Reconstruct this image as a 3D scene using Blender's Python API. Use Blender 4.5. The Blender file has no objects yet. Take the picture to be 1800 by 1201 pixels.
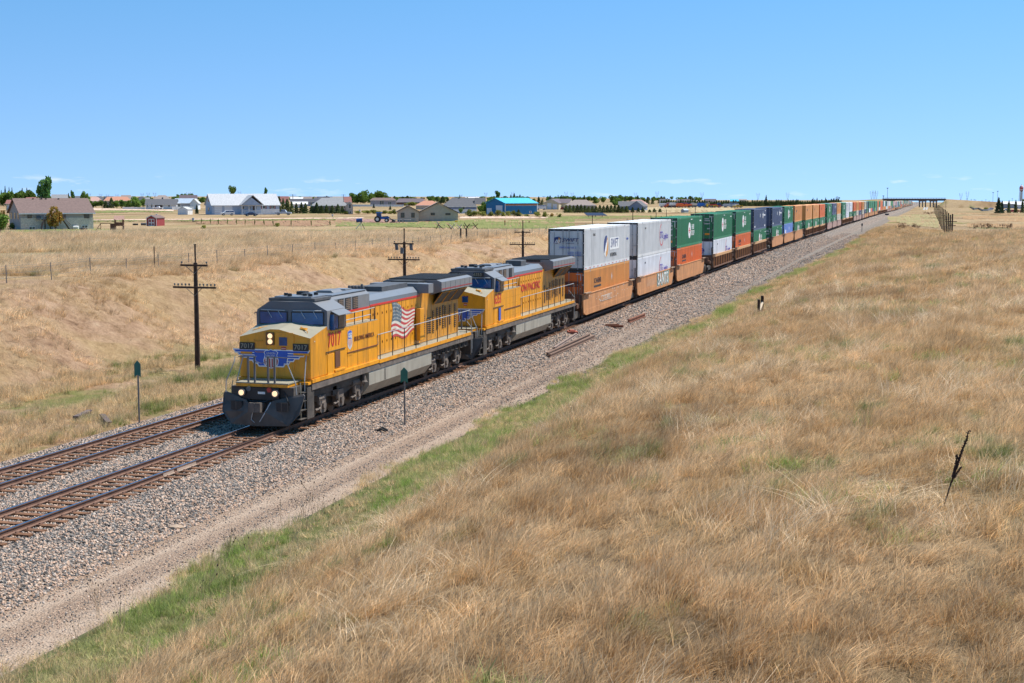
import bpy, bmesh, math, random
import numpy as np
from mathutils import Matrix, Vector

# ---------------------------------------------------------------- camera, sky, sun, exposure
scene = bpy.context.scene
COL = scene.collection
R = math.radians
CF, CPITCH, CYAW, CH = 2549.6, R(5.8766), R(15.9389), 9.0147      # focal length in px of an 1800 wide frame
FW = np.array([-math.sin(CYAW)*math.cos(CPITCH), math.cos(CYAW)*math.cos(CPITCH), -math.sin(CPITCH)])
RT = np.array([math.cos(CYAW), math.sin(CYAW), 0.0])
UP = np.cross(RT, FW)
cam_d = bpy.data.cameras.new('camera'); cam = bpy.data.objects.new('camera', cam_d); COL.objects.link(cam)
cam_d.sensor_width = 36.0; cam_d.lens = CF*36/1800; cam_d.clip_start = 0.5; cam_d.clip_end = 60000
M = Matrix.Identity(4)
for i in range(3):
    M[i][0] = RT[i]; M[i][1] = UP[i]; M[i][2] = -FW[i]
M[2][3] = CH
cam.matrix_world = M
scene.camera = cam

SUN_EL, SUN_AZ = R(60), R(48)                                      # azimuth from +Y towards +X
world = bpy.data.worlds.new("World"); scene.world = world; world.use_nodes = True
nt = world.node_tree; nt.nodes.clear()
wo = nt.nodes.new('ShaderNodeOutputWorld'); bg = nt.nodes.new('ShaderNodeBackground')
sky = nt.nodes.new('ShaderNodeTexSky'); sky.sky_type = 'NISHITA'; sky.sun_disc = False
sky.sun_elevation = SUN_EL; sky.sun_rotation = SUN_AZ
sky.altitude = 1900; sky.air_density = 1.0; sky.dust_density = 0.15; sky.ozone_density = 3.6
bg.inputs['Strength'].default_value = 0.133
# faint fair-weather clouds low over the horizon, part of the sky itself
tc = nt.nodes.new('ShaderNodeTexCoord'); mp = nt.nodes.new('ShaderNodeMapping'); mp.inputs['Scale'].default_value = (30, 30, 150)
nz = nt.nodes.new('ShaderNodeTexNoise'); nz.inputs['Scale'].default_value = 1.0; nz.inputs['Detail'].default_value = 4
rp = nt.nodes.new('ShaderNodeValToRGB'); rp.color_ramp.elements[0].position = 0.60; rp.color_ramp.elements[1].position = 0.74
sp = nt.nodes.new('ShaderNodeSeparateXYZ'); bandr = nt.nodes.new('ShaderNodeValToRGB')
be = bandr.color_ramp.elements
be[0].position = 0.0; be[0].color = (0.25, 0.25, 0.25, 1); be[1].position = 0.013; be[1].color = (0, 0, 0, 1)
e = be.new(0.004); e.color = (0.5, 0.5, 0.5, 1); e = be.new(0.008); e.color = (0.36, 0.36, 0.36, 1)
mul = nt.nodes.new('ShaderNodeMath'); mul.operation = 'MULTIPLY'
mixc = nt.nodes.new('ShaderNodeMixRGB'); mixc.inputs['Color2'].default_value = (6.6, 6.5, 6.7, 1)
L = nt.links.new
# look up the sky a little above the true direction: at this altitude the air just over the horizon is a clear pale blue
sm = nt.nodes.new('ShaderNodeMapping'); sm.vector_type = 'POINT'; sm.inputs['Location'].default_value = (0, 0, 0.125); sm.inputs['Scale'].default_value = (1, 1, 0.95)
L(tc.outputs['Generated'], sm.inputs['Vector']); L(sm.outputs['Vector'], sky.inputs['Vector'])
L(tc.outputs['Generated'], mp.inputs['Vector']); L(mp.outputs['Vector'], nz.inputs['Vector']); L(nz.outputs['Fac'], rp.inputs['Fac'])
L(tc.outputs['Generated'], sp.inputs['Vector']); L(sp.outputs['Z'], bandr.inputs['Fac'])
L(rp.outputs['Color'], mul.inputs[0]); L(bandr.outputs['Color'], mul.inputs[1]); L(mul.outputs[0], mixc.inputs['Fac'])
air = nt.nodes.new('ShaderNodeValToRGB'); ae = air.color_ramp.elements        # dry mountain air: a deeper, cleaner blue higher up
ae[0].position = 0.0; ae[0].color = (.86, .90, .93, 1); ae[1].position = 0.26; ae[1].color = (.44, .97, 1.04, 1)
tint = nt.nodes.new('ShaderNodeMixRGB'); tint.blend_type = 'MULTIPLY'; tint.inputs['Fac'].default_value = 1.0
L(sp.outputs['Z'], air.inputs['Fac']); L(sky.outputs['Color'], tint.inputs['Color1']); L(air.outputs['Color'], tint.inputs['Color2'])
L(tint.outputs['Color'], mixc.inputs['Color1']); L(mixc.outputs['Color'], bg.inputs['Color']); L(bg.outputs['Background'], wo.inputs['Surface'])

sun_d = bpy.data.lights.new('sun', 'SUN'); sun = bpy.data.objects.new('sun', sun_d); COL.objects.link(sun)
sun_d.energy = 5.0; sun_d.angle = R(0.53); sun_d.color = (1.0, 0.95, 0.865)
sdir = Vector((math.sin(SUN_AZ)*math.cos(SUN_EL), math.cos(SUN_AZ)*math.cos(SUN_EL), math.sin(SUN_EL)))
sun.rotation_euler = sdir.to_track_quat('Z', 'Y').to_euler(); sun.location = (0, 0, 60)
scene.view_settings.view_transform = 'Standard'; scene.view_settings.look = 'None'
scene.view_settings.exposure = 0.5; scene.view_settings.gamma = 1.0
scene.cycles.max_bounces = 6; scene.cycles.transparent_max_bounces = 8

random.seed(7); RNG = np.random.default_rng(11)

# ---------------------------------------------------------------- helpers
def tag(o, label=None, cat=None, group=None, kind=None):
    if label: o['label'] = label
    if cat: o['category'] = cat
    if group: o['group'] = group
    if kind: o['kind'] = kind
    return o
def thing(name, label, cat, loc=(0, 0, 0), rz=0.0, group=None):
    o = bpy.data.objects.new(name, None); COL.objects.link(o); o.empty_display_size = 0.3
    o.location = loc; o.rotation_euler = (0, 0, rz)
    return tag(o, label, cat, group)
def copy_tree(o, parent=None):
    c = o.copy(); COL.objects.link(c)
    if parent is not None: c.parent = parent
    for ch in list(o.children): copy_tree(ch, c)
    return c

class MB:
    """collects shapes and links them as ONE mesh object"""
    def __init__(s): s.v = []; s.f = []; s.m = []
    def add(s, vs, fs, mi=0):
        n = len(s.v); s.v += [tuple(map(float, a)) for a in vs]
        for f in fs: s.f.append([n+i for i in f]); s.m.append(mi)
        return s
    def box(s, x0, x1, y0, y1, z0, z1, mi=0):
        return s.add([(x0,y0,z0),(x1,y0,z0),(x1,y1,z0),(x0,y1,z0),(x0,y0,z1),(x1,y0,z1),(x1,y1,z1),(x0,y1,z1)],
                     [(0,3,2,1),(4,5,6,7),(0,1,5,4),(1,2,6,5),(2,3,7,6),(3,0,4,7)], mi)
    def prism(s, pts, axis, a, b, mi=0):
        """2-D outline (counter-clockwise or not) swept along an axis: 'x' -> pts are (y,z), 'y' -> (x,z), 'z' -> (x,y)"""
        def P(p, t): return {'x': (t, p[0], p[1]), 'y': (p[0], t, p[1]), 'z': (p[0], p[1], t)}[axis]
        n = len(pts); vs = [P(p, a) for p in pts]+[P(p, b) for p in pts]
        fs = [tuple(range(n-1, -1, -1)), tuple(range(n, 2*n))]+[(i, (i+1) % n, n+(i+1) % n, n+i) for i in range(n)]
        return s.add(vs, fs, mi)
    def poly(s, pts, mi=0): return s.add(pts, [tuple(range(len(pts)))], mi)
    def tube(s, pts, r, n=6, mi=0, r2=None):
        pts = [np.array(p, float) for p in pts]; k = len(pts); vs = []
        for i, p in enumerate(pts):
            t = pts[min(i+1, k-1)]-pts[max(i-1, 0)]; t = t/(np.linalg.norm(t)+1e-9)
            a = np.array([0, 0, 1.0]) if abs(t[2]) < 0.9 else np.array([1.0, 0, 0])
            u = np.cross(t, a); u /= np.linalg.norm(u); w = np.cross(t, u)
            rr = r if r2 is None else r+(r2-r)*i/(k-1)
            for j in range(n):
                q = 2*math.pi*j/n; vs.append(p+rr*(math.cos(q)*u+math.sin(q)*w))
        fs = [(i*n+j, i*n+(j+1) % n, (i+1)*n+(j+1) % n, (i+1)*n+j) for i in range(k-1) for j in range(n)]
        fs += [tuple(range(n-1, -1, -1)), tuple(range((k-1)*n, k*n))]
        return s.add(vs, fs, mi)
    def disc(s, c, axis, r, a, b, n=14, mi=0, r2=None):
        p1 = list(c); p2 = list(c); i = 'xyz'.index(axis); p1[i] = a; p2[i] = b
        return s.tube([p1, p2], r, n, mi, r2)
    def build(s, name, mats, parent=None, smooth=False, bevel=0.0, loc=None):
        me = bpy.data.meshes.new(name); me.from_pydata(s.v, [], s.f)
        mats = mats if isinstance(mats, (list, tuple)) else [mats]
        for m in mats: me.materials.append(m)
        me.polygons.foreach_set('material_index', s.m)
        if smooth: me.polygons.foreach_set('use_smooth', [True]*len(s.f))
        bm = bmesh.new(); bm.from_mesh(me); bmesh.ops.recalc_face_normals(bm, faces=bm.faces); bm.to_mesh(me); bm.free()
        o = bpy.data.objects.new(name, me); COL.objects.link(o)
        if parent is not None: o.parent = parent
        if loc is not None: o.location = loc
        if bevel:
            bv = o.modifiers.new('bevel', 'BEVEL'); bv.width = bevel; bv.segments = 2; bv.limit_method = 'ANGLE'; bv.angle_limit = R(40)
        return o

SIDE = Matrix(((0, 0, 1), (1, 0, 0), (0, 1, 0))).to_4x4()           # text on a +X face, reading towards +Y
FRONT = Matrix(((1, 0, 0), (0, 0, -1), (0, 1, 0))).to_4x4()         # text on a -Y face, reading towards +X
def text(body, size, m, parent, pos, mat4, bold=0.0, sx=1.0, align='CENTER', name='lettering', shear=0.0, ext=0.004):
    cu = bpy.data.curves.new(name, 'FONT'); cu.body = body; cu.size = size; cu.align_x = align; cu.align_y = 'CENTER'
    cu.offset = bold*.45*size; cu.space_character = 1.0+bold*1.6; cu.shear = shear; cu.extrude = ext; cu.resolution_u = 3
    to = bpy.data.objects.new(name, cu); me = bpy.data.meshes.new_from_object(to)
    bpy.data.objects.remove(to); bpy.data.curves.remove(cu)
    me.transform(Matrix.Translation(pos) @ mat4 @ Matrix.Diagonal((sx, 1, 1, 1)))
    me.materials.clear(); me.materials.append(m); me.name = name
    o = bpy.data.objects.new(name, me); COL.objects.link(o); o.parent = parent
    return o

# ---------------------------------------------------------------- materials
def mat(name, col, rough=0.6, var=0.15, scale=3.0, metal=0.0, bump=0.0, bscale=20.0, dirt=None, dirt_amt=0.0, dirt_scale=1.5, streak=False, spec=0.5):
    m = bpy.data.materials.new(name); m.use_nodes = True; t = m.node_tree; n = t.nodes
    b = n['Principled BSDF']; b.inputs['Roughness'].default_value = rough; b.inputs['Metallic'].default_value = metal
    b.inputs['Specular IOR Level'].default_value = spec
    tc = n.new('ShaderNodeTexCoord'); nz = n.new('ShaderNodeTexNoise'); nz.inputs['Scale'].default_value = scale; nz.inputs['Detail'].default_value = 6
    t.links.new(tc.outputs['Object'], nz.inputs['Vector'])
    r = n.new('ShaderNodeValToRGB'); e = r.color_ramp.elements
    e[0].position = 0.3; e[1].position = 0.7
    e[0].color = tuple(c*(1-var) for c in col)+(1,); e[1].color = tuple(min(1, c*(1+var)) for c in col)+(1,)
    t.links.new(nz.outputs['Fac'], r.inputs['Fac']); out = r.outputs['Color']
    if dirt is not None:
        mp = n.new('ShaderNodeMapping'); mp.inputs['Scale'].default_value = (1, 1, 0.18) if streak else (1, 1, 1)
        t.links.new(tc.outputs['Object'], mp.inputs['Vector'])
        n2 = n.new('ShaderNodeTexNoise'); n2.inputs['Scale'].default_value = dirt_scale; n2.inputs['Detail'].default_value = 9; n2.inputs['Roughness'].default_value = 0.65
        t.links.new(mp.outputs['Vector'], n2.inputs['Vector'])
        r2 = n.new('ShaderNodeValToRGB'); r2.color_ramp.elements[0].position = 0.46; r2.color_ramp.elements[1].position = 0.72
        r2.color_ramp.elements[1].color = (dirt_amt,)*3+(1,)
        t.links.new(n2.outputs['Fac'], r2.inputs['Fac'])
        mx = n.new('ShaderNodeMixRGB'); mx.inputs['Color2'].default_value = tuple(dirt)+(1,)
        t.links.new(r2.outputs['Color'], mx.inputs['Fac']); t.links.new(out, mx.inputs['Color1']); out = mx.outputs['Color']
    t.links.new(out, b.inputs['Base Color'])
    if bump:
        n3 = n.new('ShaderNodeTexNoise'); n3.inputs['Scale'].default_value = bscale; n3.inputs['Detail'].default_value = 5
        t.links.new(tc.outputs['Object'], n3.inputs['Vector'])
        bp = n.new('ShaderNodeBump'); bp.inputs['Strength'].default_value = bump; bp.inputs['Distance'].default_value = 0.05
        t.links.new(n3.outputs['Fac'], bp.inputs['Height']); t.links.new(bp.outputs['Normal'], b.inputs['Normal'])
    return m
def glow(name, col, s):
    m = bpy.data.materials.new(name); m.use_nodes = True; b = m.node_tree.nodes['Principled BSDF']
    b.inputs['Base Color'].default_value = (0.8, 0.75, 0.65, 1); b.inputs['Emission Color'].default_value = tuple(col)+(1,); b.inputs['Emission Strength'].default_value = s
    return m
GRIME = (0.055, 0.042, 0.032)
m_yel = mat('armour_yellow_paint', (0.80, 0.325, 0.014), 0.33, 0.08, 1.2, dirt=GRIME, dirt_amt=0.5, streak=True, dirt_scale=2.3)
m_yeld = mat('darker_yellow_paint', (0.62, 0.26, 0.018), 0.45, 0.12, 1.2, dirt=GRIME, dirt_amt=0.7, streak=True, dirt_scale=2.2)  # darker base and heavier streaks than the main yellow
m_grey = mat('harbor_grey_paint', (0.195, 0.197, 0.205), 0.4, 0.10, 1.5, dirt=GRIME, dirt_amt=0.35)
m_greyd = mat('sooty_grey_paint', (0.10, 0.098, 0.10), 0.55, 0.25, 1.5, dirt=(0.012, 0.011, 0.011), dirt_amt=0.8)
m_roofg = mat('pale_roof_grey', (0.165, 0.185, 0.215), 0.45, 0.10, 1.5, dirt=GRIME, dirt_amt=0.25)
m_black = mat('black_paint', (0.018, 0.018, 0.02), 0.5, 0.2)
m_blackr = mat('sooty_radiator_grille', (0.014, 0.015, 0.016), 0.75, 0.35, 3)
m_under = mat('dusty_underframe', (0.050, 0.043, 0.038), 0.8, 0.35, 2.0, dirt=(0.20, 0.155, 0.12), dirt_amt=0.45)
m_truck = mat('dusty_truck_steel', (0.15, 0.12, 0.10), 0.8, 0.3, 2.5, dirt=(0.05, 0.042, 0.036), dirt_amt=0.7)
m_tank = mat('dusty_tank_grey', (0.33, 0.305, 0.25), 0.6, 0.12, 1.0, dirt=(0.17, 0.14, 0.11), dirt_amt=0.55, streak=True)
m_red = mat('red_stripe_paint', (0.62, 0.03, 0.02), 0.4, 0.1)
m_redlet = mat('red_lettering', (0.55, 0.025, 0.03), 0.4, 0.1)
m_redout = mat('dark_letter_outline', (0.12, 0.03, 0.02), 0.4, 0.1)
m_white = mat('white_paint', (0.78, 0.78, 0.76), 0.4, 0.05)
m_silver = mat('silver_paint', (0.50, 0.52, 0.54), 0.35, 0.05)
m_blue = mat('emblem_blue', (0.02, 0.10, 0.50), 0.35, 0.06)
m_shr = mat('emblem_red', (0.42, 0.035, 0.03), 0.4, 0.1)
m_cream = mat('cream_deck', (0.29, 0.265, 0.195), 0.6, 0.12, 3, dirt=(0.2, 0.17, 0.13), dirt_amt=0.5)
m_glass = mat('sky_blue_glass', (0.010, 0.075, 0.22), 0.08, 0.5, 1.6, spec=0.45)  # blue of the reflected sky is put into the base colour
m_glassw = mat('house_window_glass', (0.04, 0.07, 0.085), 0.08, 0.3, 0.7, spec=0.8)
m_rubber = mat('black_rubber', (0.02, 0.02, 0.02), 0.7, 0.2)
m_wheel = mat('wheel_steel', (0.085, 0.065, 0.052), 0.6, 0.3, 5)
m_lamp = glow('lit_headlight', (1.0, 0.62, 0.27), 0.85)
m_lampbox = mat('headlight_housing', (0.16, 0.07, 0.015), 0.5)
m_rail = mat('rusty_rail_web', (0.145, 0.075, 0.050), 0.7, 0.2, 4, dirt=(0.26, 0.15, 0.10), dirt_amt=0.4)
m_railtop = mat('polished_rail_head', (0.42, 0.42, 0.44), 0.22, 0.05, metal=1.0)
m_tie = mat('weathered_tie_wood', (0.160, 0.072, 0.032), 0.9, 0.45, 3.5, dirt=(0.17, 0.085, 0.045), dirt_amt=0.65, dirt_scale=4)
m_creos = mat('old_pole_wood', (0.062, 0.036, 0.024), 0.9, 0.4, 4, dirt=(0.022, 0.015, 0.012), dirt_amt=0.7, streak=True)
m_steel = mat('dull_steel', (0.12, 0.12, 0.125), 0.5, 0.2)
m_rust = mat('rusted_steel', (0.17, 0.060, 0.030), 0.85, 0.35, 4)
# ---------------------------------------------------------------- lie of the land
U1, U2 = -24.351, -28.285                                         # centre lines of the two tracks
_RY = np.array([-50, 0, 100, 160, 210, 260, 300, 350, 400, 440, 480, 528, 611, 800, 1158, 1578, 2329, 4000, 9000, 40000.])
_RZ = np.array([0, 0, 0, .12, .2, .15, 0, -.2, -.3, -.4, -.6, -.85, -1.1, -2.1, -4.45, -6.3, -11, -16, -27, -120.])
def rz(Y): return np.interp(Y, _RY, _RZ)
def sst(a, b, x):
    t = np.clip((x-a)/(b-a), 0, 1); return t*t*(3-2*t)
def wav(X, Y): return (np.sin(X*.23+Y*.11)+np.sin(X*.41-Y*.19+1.3)+np.sin(X*.07+Y*.053+.4)*1.5)*0.33
_RX = np.array([-17.7, -14.6, -11.5, -8.7, -4, 0, 6, 12, 40, 9000]); _RH = np.array([-.68, -.25, 1.15, 2.15, 2.75, 3.2, 3.75, 4.15, 5, 5])
def plainL(D): return np.interp(D, [0, 95, 200, 300, 9000, 40000], [3.0, 3.3, 2.9, 1.2, -25, -118])
def height(X, Y):
    X = np.asarray(X, float); Y = np.asarray(Y, float); r = rz(Y)
    D = Y*math.cos(CYAW)-X*math.sin(CYAW)
    w = wav(X, Y); fine = (np.sin(X*1.9+Y*.7)*np.sin(Y*1.3-X*.5)+.6*np.sin(X*3.1-Y*2.3))*.06
    pl = plainL(D)+w*.12
    t = sst(41.2, 53.0, -X+w*1.4)
    left = (r-.62)*(1-t)+pl*t + fine*sst(33, 38, -X)*1.2+fine*2.6*np.sin(math.pi*np.clip(t, 0, 1))+.25*np.sin(Y*.6+X*.3)*np.sin(math.pi*np.clip(t, 0, 1))
    k = np.interp(Y, [20, 45, 75, 110, 150, 220, 320, 380], [0, 0, 0, 1.3, 1.5, 3.2, 3.6, 3.6])   # how far the bank reaches towards the road
    prof = np.interp(X, _RX, _RH); prof = np.where(X < -8, np.interp(X-k, _RX, _RH), prof)
    fade = 1-sst(198, 242, Y+np.clip(X, -6, 20)*.3)
    far = r-1.0-.35*sst(-16, 0, X)+1.4*np.exp(-((X+8)/5.0)**2-((Y-370)/90)**2)
    right = np.where(X > -17.7, prof*fade+far*(1-fade), r-.68)+(w*.14+fine)*sst(-16, -10, X)
    bed = np.interp(X, [-32.2, -31.4, -30.3, -27.0, -26.3, -25.6, -22.4, -20.7, -20.2, -19.3, -18.5, -17.7],
                    [-.62, -.60, -.225, -.225, -.26, -.225, -.225, -.66, -.69, -.72, -.68, -.70])+r
    z = np.where(X < -31.4, left, np.where(X <= -17.7, bed, right))
    far_mix = sst(2600, 6000, np.hypot(X, Y))
    h_ = np.hypot(X, Y); low = sst(-.30, -.08, X/np.maximum(np.abs(Y), 1))*.0036*np.maximum(0, h_-1500)
    return z*(1-far_mix)+(plainL(h_)-low)*far_mix
def hz(x, y): return float(height(np.array([x]), np.array([y]))[0])
def ray(px, py):
    d = FW+RT*(px-900)/CF-UP*(py-600.5)/CF; return d
def G(px, py):
    """ground point seen at a photograph pixel -> (x, y, z, depth, metres per pixel)"""
    d = ray(px, py); t = np.exp(np.linspace(math.log(12), math.log(14000), 700))
    P = np.array([0, 0, CH])+d*t[:, None]; below = P[:, 2] < height(P[:, 0], P[:, 1])
    i = int(np.argmax(below)) if below.any() else len(t)-1
    lo, hi = t[max(i-1, 0)], t[i]
    for _ in range(2):
        tt = np.linspace(lo, hi, 40); P = np.array([0, 0, CH])+d*tt[:, None]; bl = P[:, 2] < height(P[:, 0], P[:, 1]); bl[-1] = True
        i = int(np.argmax(bl)); lo, hi = tt[max(i-1, 0)], tt[i]
    p = np.array([0, 0, CH])+d*hi
    return p[0], p[1], hz(p[0], p[1]), hi, hi/CF
def GD(px, D):
    """ground point under a photograph column at a given depth"""
    p = np.array([0, 0, CH])+ray(px, 345.0)*D
    return p[0], p[1], hz(p[0], p[1]), D, D/CF

def pos_mat(name, build):
    m = bpy.data.materials.new(name); m.use_nodes = True; build(m.node_tree); return m
class NT:
    """tiny node helper"""
    def __init__(s, t): s.t = t; s.n = t.nodes; s.b = t.nodes['Principled BSDF']; s.b.inputs['Roughness'].default_value = 0.95; s.b.inputs['Specular IOR Level'].default_value = 0.1
    def new(s, k, **kw):
        q = s.n.new('ShaderNode'+k)
        for a, v in kw.items(): setattr(q, a, v)
        return q
    def l(s, a, b): s.t.links.new(a, b)
    def noise(s, vec, scale, detail=5, rough=0.55):
        q = s.new('TexNoise'); q.inputs['Scale'].default_value = scale; q.inputs['Detail'].default_value = detail; q.inputs['Roughness'].default_value = rough
        s.l(vec, q.inputs['Vector']); return q.outputs['Fac']
    def ramp(s, fac, stops, interp='LINEAR'):
        q = s.new('ValToRGB'); q.color_ramp.interpolation = interp; e = q.color_ramp.elements
        while len(e) < len(stops): e.new(0.5)
        for i, (p, c) in enumerate(stops): e[i].position = p; e[i].color = (tuple(c)+(1,)) if len(c) == 3 else c
        s.l(fac, q.inputs['Fac']); return q.outputs['Color']
    def mix(s, fac, a, b):
        q = s.new('MixRGB')
        for v, k in ((fac, 'Fac'), (a, 'Color1'), (b, 'Color2')):
            if hasattr(v, 'is_output'): s.l(v, q.inputs[k])
            elif k == 'Fac': q.inputs[k].default_value = v
            else: q.inputs[k].default_value = tuple(v)+(1,)
        return q.outputs['Color']
    def pos(s, sc=(1, 1, 1)):
        g = s.new('NewGeometry'); mp = s.new('Mapping'); mp.inputs['Scale'].default_value = sc; s.l(g.outputs['Position'], mp.inputs['Vector']); return mp.outputs['Vector']
    def bump(s, h, st=0.5, d=0.05):
        q = s.new('Bump'); q.inputs['Strength'].default_value = st; q.inputs['Distance'].default_value = d; s.l(h, q.inputs['Height']); s.l(q.outputs['Normal'], s.b.inputs['Normal'])
g3 = lambda v: (v, v, v)

def b_grassland(t):
    s = NT(t); p = s.pos(); ps = s.pos((1, .45, 1))
    big = s.ramp(s.noise(ps, .035, 5), [(.30, (.21, .13, .065)), (.43, (.33, .22, .12)), (.54, (.42, .30, .175)), (.62, (.36, .25, .135)), (.72, (.24, .15, .078))])
    fin = s.ramp(s.noise(p, 2.2, 8, .75), [(.28, g3(.35)), (.5, g3(.85)), (.72, g3(1.25))])
    q = s.new('MixRGB', blend_type='MULTIPLY'); q.inputs['Fac'].default_value = 1; s.l(big, q.inputs['Color1']); s.l(fin, q.inputs['Color2'])
    gm = s.ramp(s.noise(ps, .055, 6, .6), [(.52, g3(0)), (.64, g3(.6))])
    c = s.mix(gm, q.outputs['Color'], (.15, .17, .055))
    lo = s.ramp(s.noise(s.pos((.25, 1, 1)), .012, 6, .6), [(.35, g3(.72)), (.5, g3(1)), (.66, g3(1.28))])
    q2 = s.new('MixRGB', blend_type='MULTIPLY'); q2.inputs['Fac'].default_value = 1; s.l(c, q2.inputs['Color1']); s.l(lo, q2.inputs['Color2']); c = q2.outputs['Color']
    g = s.new('NewGeometry'); sx = s.new('SeparateXYZ'); s.l(g.outputs['Position'], sx.inputs['Vector'])
    # the gravel spreads over the toe of the bank farther along
    yk = s.new('MapRange'); s.l(sx.outputs['Y'], yk.inputs['Value']); yk.inputs['From Min'].default_value = 70; yk.inputs['From Max'].default_value = 240; yk.inputs['To Min'].default_value = .15; yk.inputs['To Max'].default_value = 3.5
    xk = s.new('Math', operation='SUBTRACT'); s.l(sx.outputs['X'], xk.inputs[0]); s.l(yk.outputs['Result'], xk.inputs[1])
    xn = s.new('Math', operation='MULTIPLY_ADD'); s.l(s.noise(s.pos((.6, .35, 1)), .5, 6, .7), xn.inputs[0]); xn.inputs[1].default_value = -1.7; s.l(xk.outputs[0], xn.inputs[2])
    gm1 = s.new('MapRange'); s.l(xn.outputs[0], gm1.inputs['Value']); gm1.inputs['From Min'].default_value = -18.2; gm1.inputs['From Max'].default_value = -18.8
    gm2 = s.new('MapRange'); s.l(sx.outputs['X'], gm2.inputs['Value']); gm2.inputs['From Min'].default_value = -25; gm2.inputs['From Max'].default_value = -24
    gm3 = s.new('Math', operation='MULTIPLY'); s.l(gm1.outputs['Result'], gm3.inputs[0]); s.l(gm2.outputs['Result'], gm3.inputs[1])
    c = s.mix(gm3.outputs[0], c, s.ramp(s.noise(p, 9, 6, .8), [(.32, (.09, .075, .062)), (.5, (.20, .168, .14)), (.68, (.36, .31, .265))]))
    def band(o_, a_, b_):
        m_ = s.new('MapRange'); s.l(sx.outputs[o_], m_.inputs['Value']); m_.inputs['From Min'].default_value = a_; m_.inputs['From Max'].default_value = b_; return m_.outputs['Result']
    vz = s.new('Math', operation='MULTIPLY'); s.l(band('X', -14.0, -15.0), vz.inputs[0]); s.l(band('X', -18.5, -17.4), vz.inputs[1])
    v2 = s.new('Math', operation='MULTIPLY'); s.l(vz.outputs[0], v2.inputs[0]); s.l(band('Y', 110, 80), v2.inputs[1])
    v3 = s.new('Math', operation='MULTIPLY'); s.l(v2.outputs[0], v3.inputs[0]); s.l(s.ramp(s.noise(p, .7, 5, .6), [(.35, g3(.3)), (.55, g3(.95))]), v3.inputs[1])
    c = s.mix(v3.outputs[0], c, (.13, .15, .045))
    s.l(c, s.b.inputs['Base Color']); s.bump(s.noise(p, 3.0, 8, .7), 1.0, .25)
m_land = pos_mat('dry_grassland', b_grassland)
def b_soil(t):
    s = NT(t); p = s.pos(); g = s.new('NewGeometry'); sx = s.new('SeparateXYZ'); s.l(g.outputs['Position'], sx.inputs['Vector'])
    soil = s.ramp(s.noise(p, .9, 9, .72), [(.28, (.11, .065, .04)), (.42, (.33, .205, .125)), (.58, (.47, .31, .20)), (.75, (.58, .42, .28))])
    dry = s.ramp(s.noise(p, 1.6, 9, .75), [(.25, (.16, .105, .05)), (.5, (.40, .27, .14)), (.75, (.55, .41, .24))])
    c = s.mix(s.ramp(s.noise(p, .11, 5), [(.42, g3(0)), (.58, g3(.9))]), soil, dry)
    gm = s.ramp(s.noise(p, .16, 6, .65), [(.5, g3(0)), (.62, g3(.8))])
    mr = s.new('MapRange'); s.l(sx.outputs['X'], mr.inputs['Value']); mr.inputs['From Min'].default_value = -45; mr.inputs['From Max'].default_value = -40
    mu = s.new('Math', operation='MULTIPLY'); s.l(gm, mu.inputs[0]); s.l(mr.outputs['Result'], mu.inputs[1])
    c = s.mix(mu.outputs[0], c, (.16, .19, .05))
    s.l(c, s.b.inputs['Base Color']); s.bump(s.noise(p, 2.2, 9, .75), 1.0, .35)
m_bank = pos_mat('cut_bank_soil', b_soil)
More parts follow.
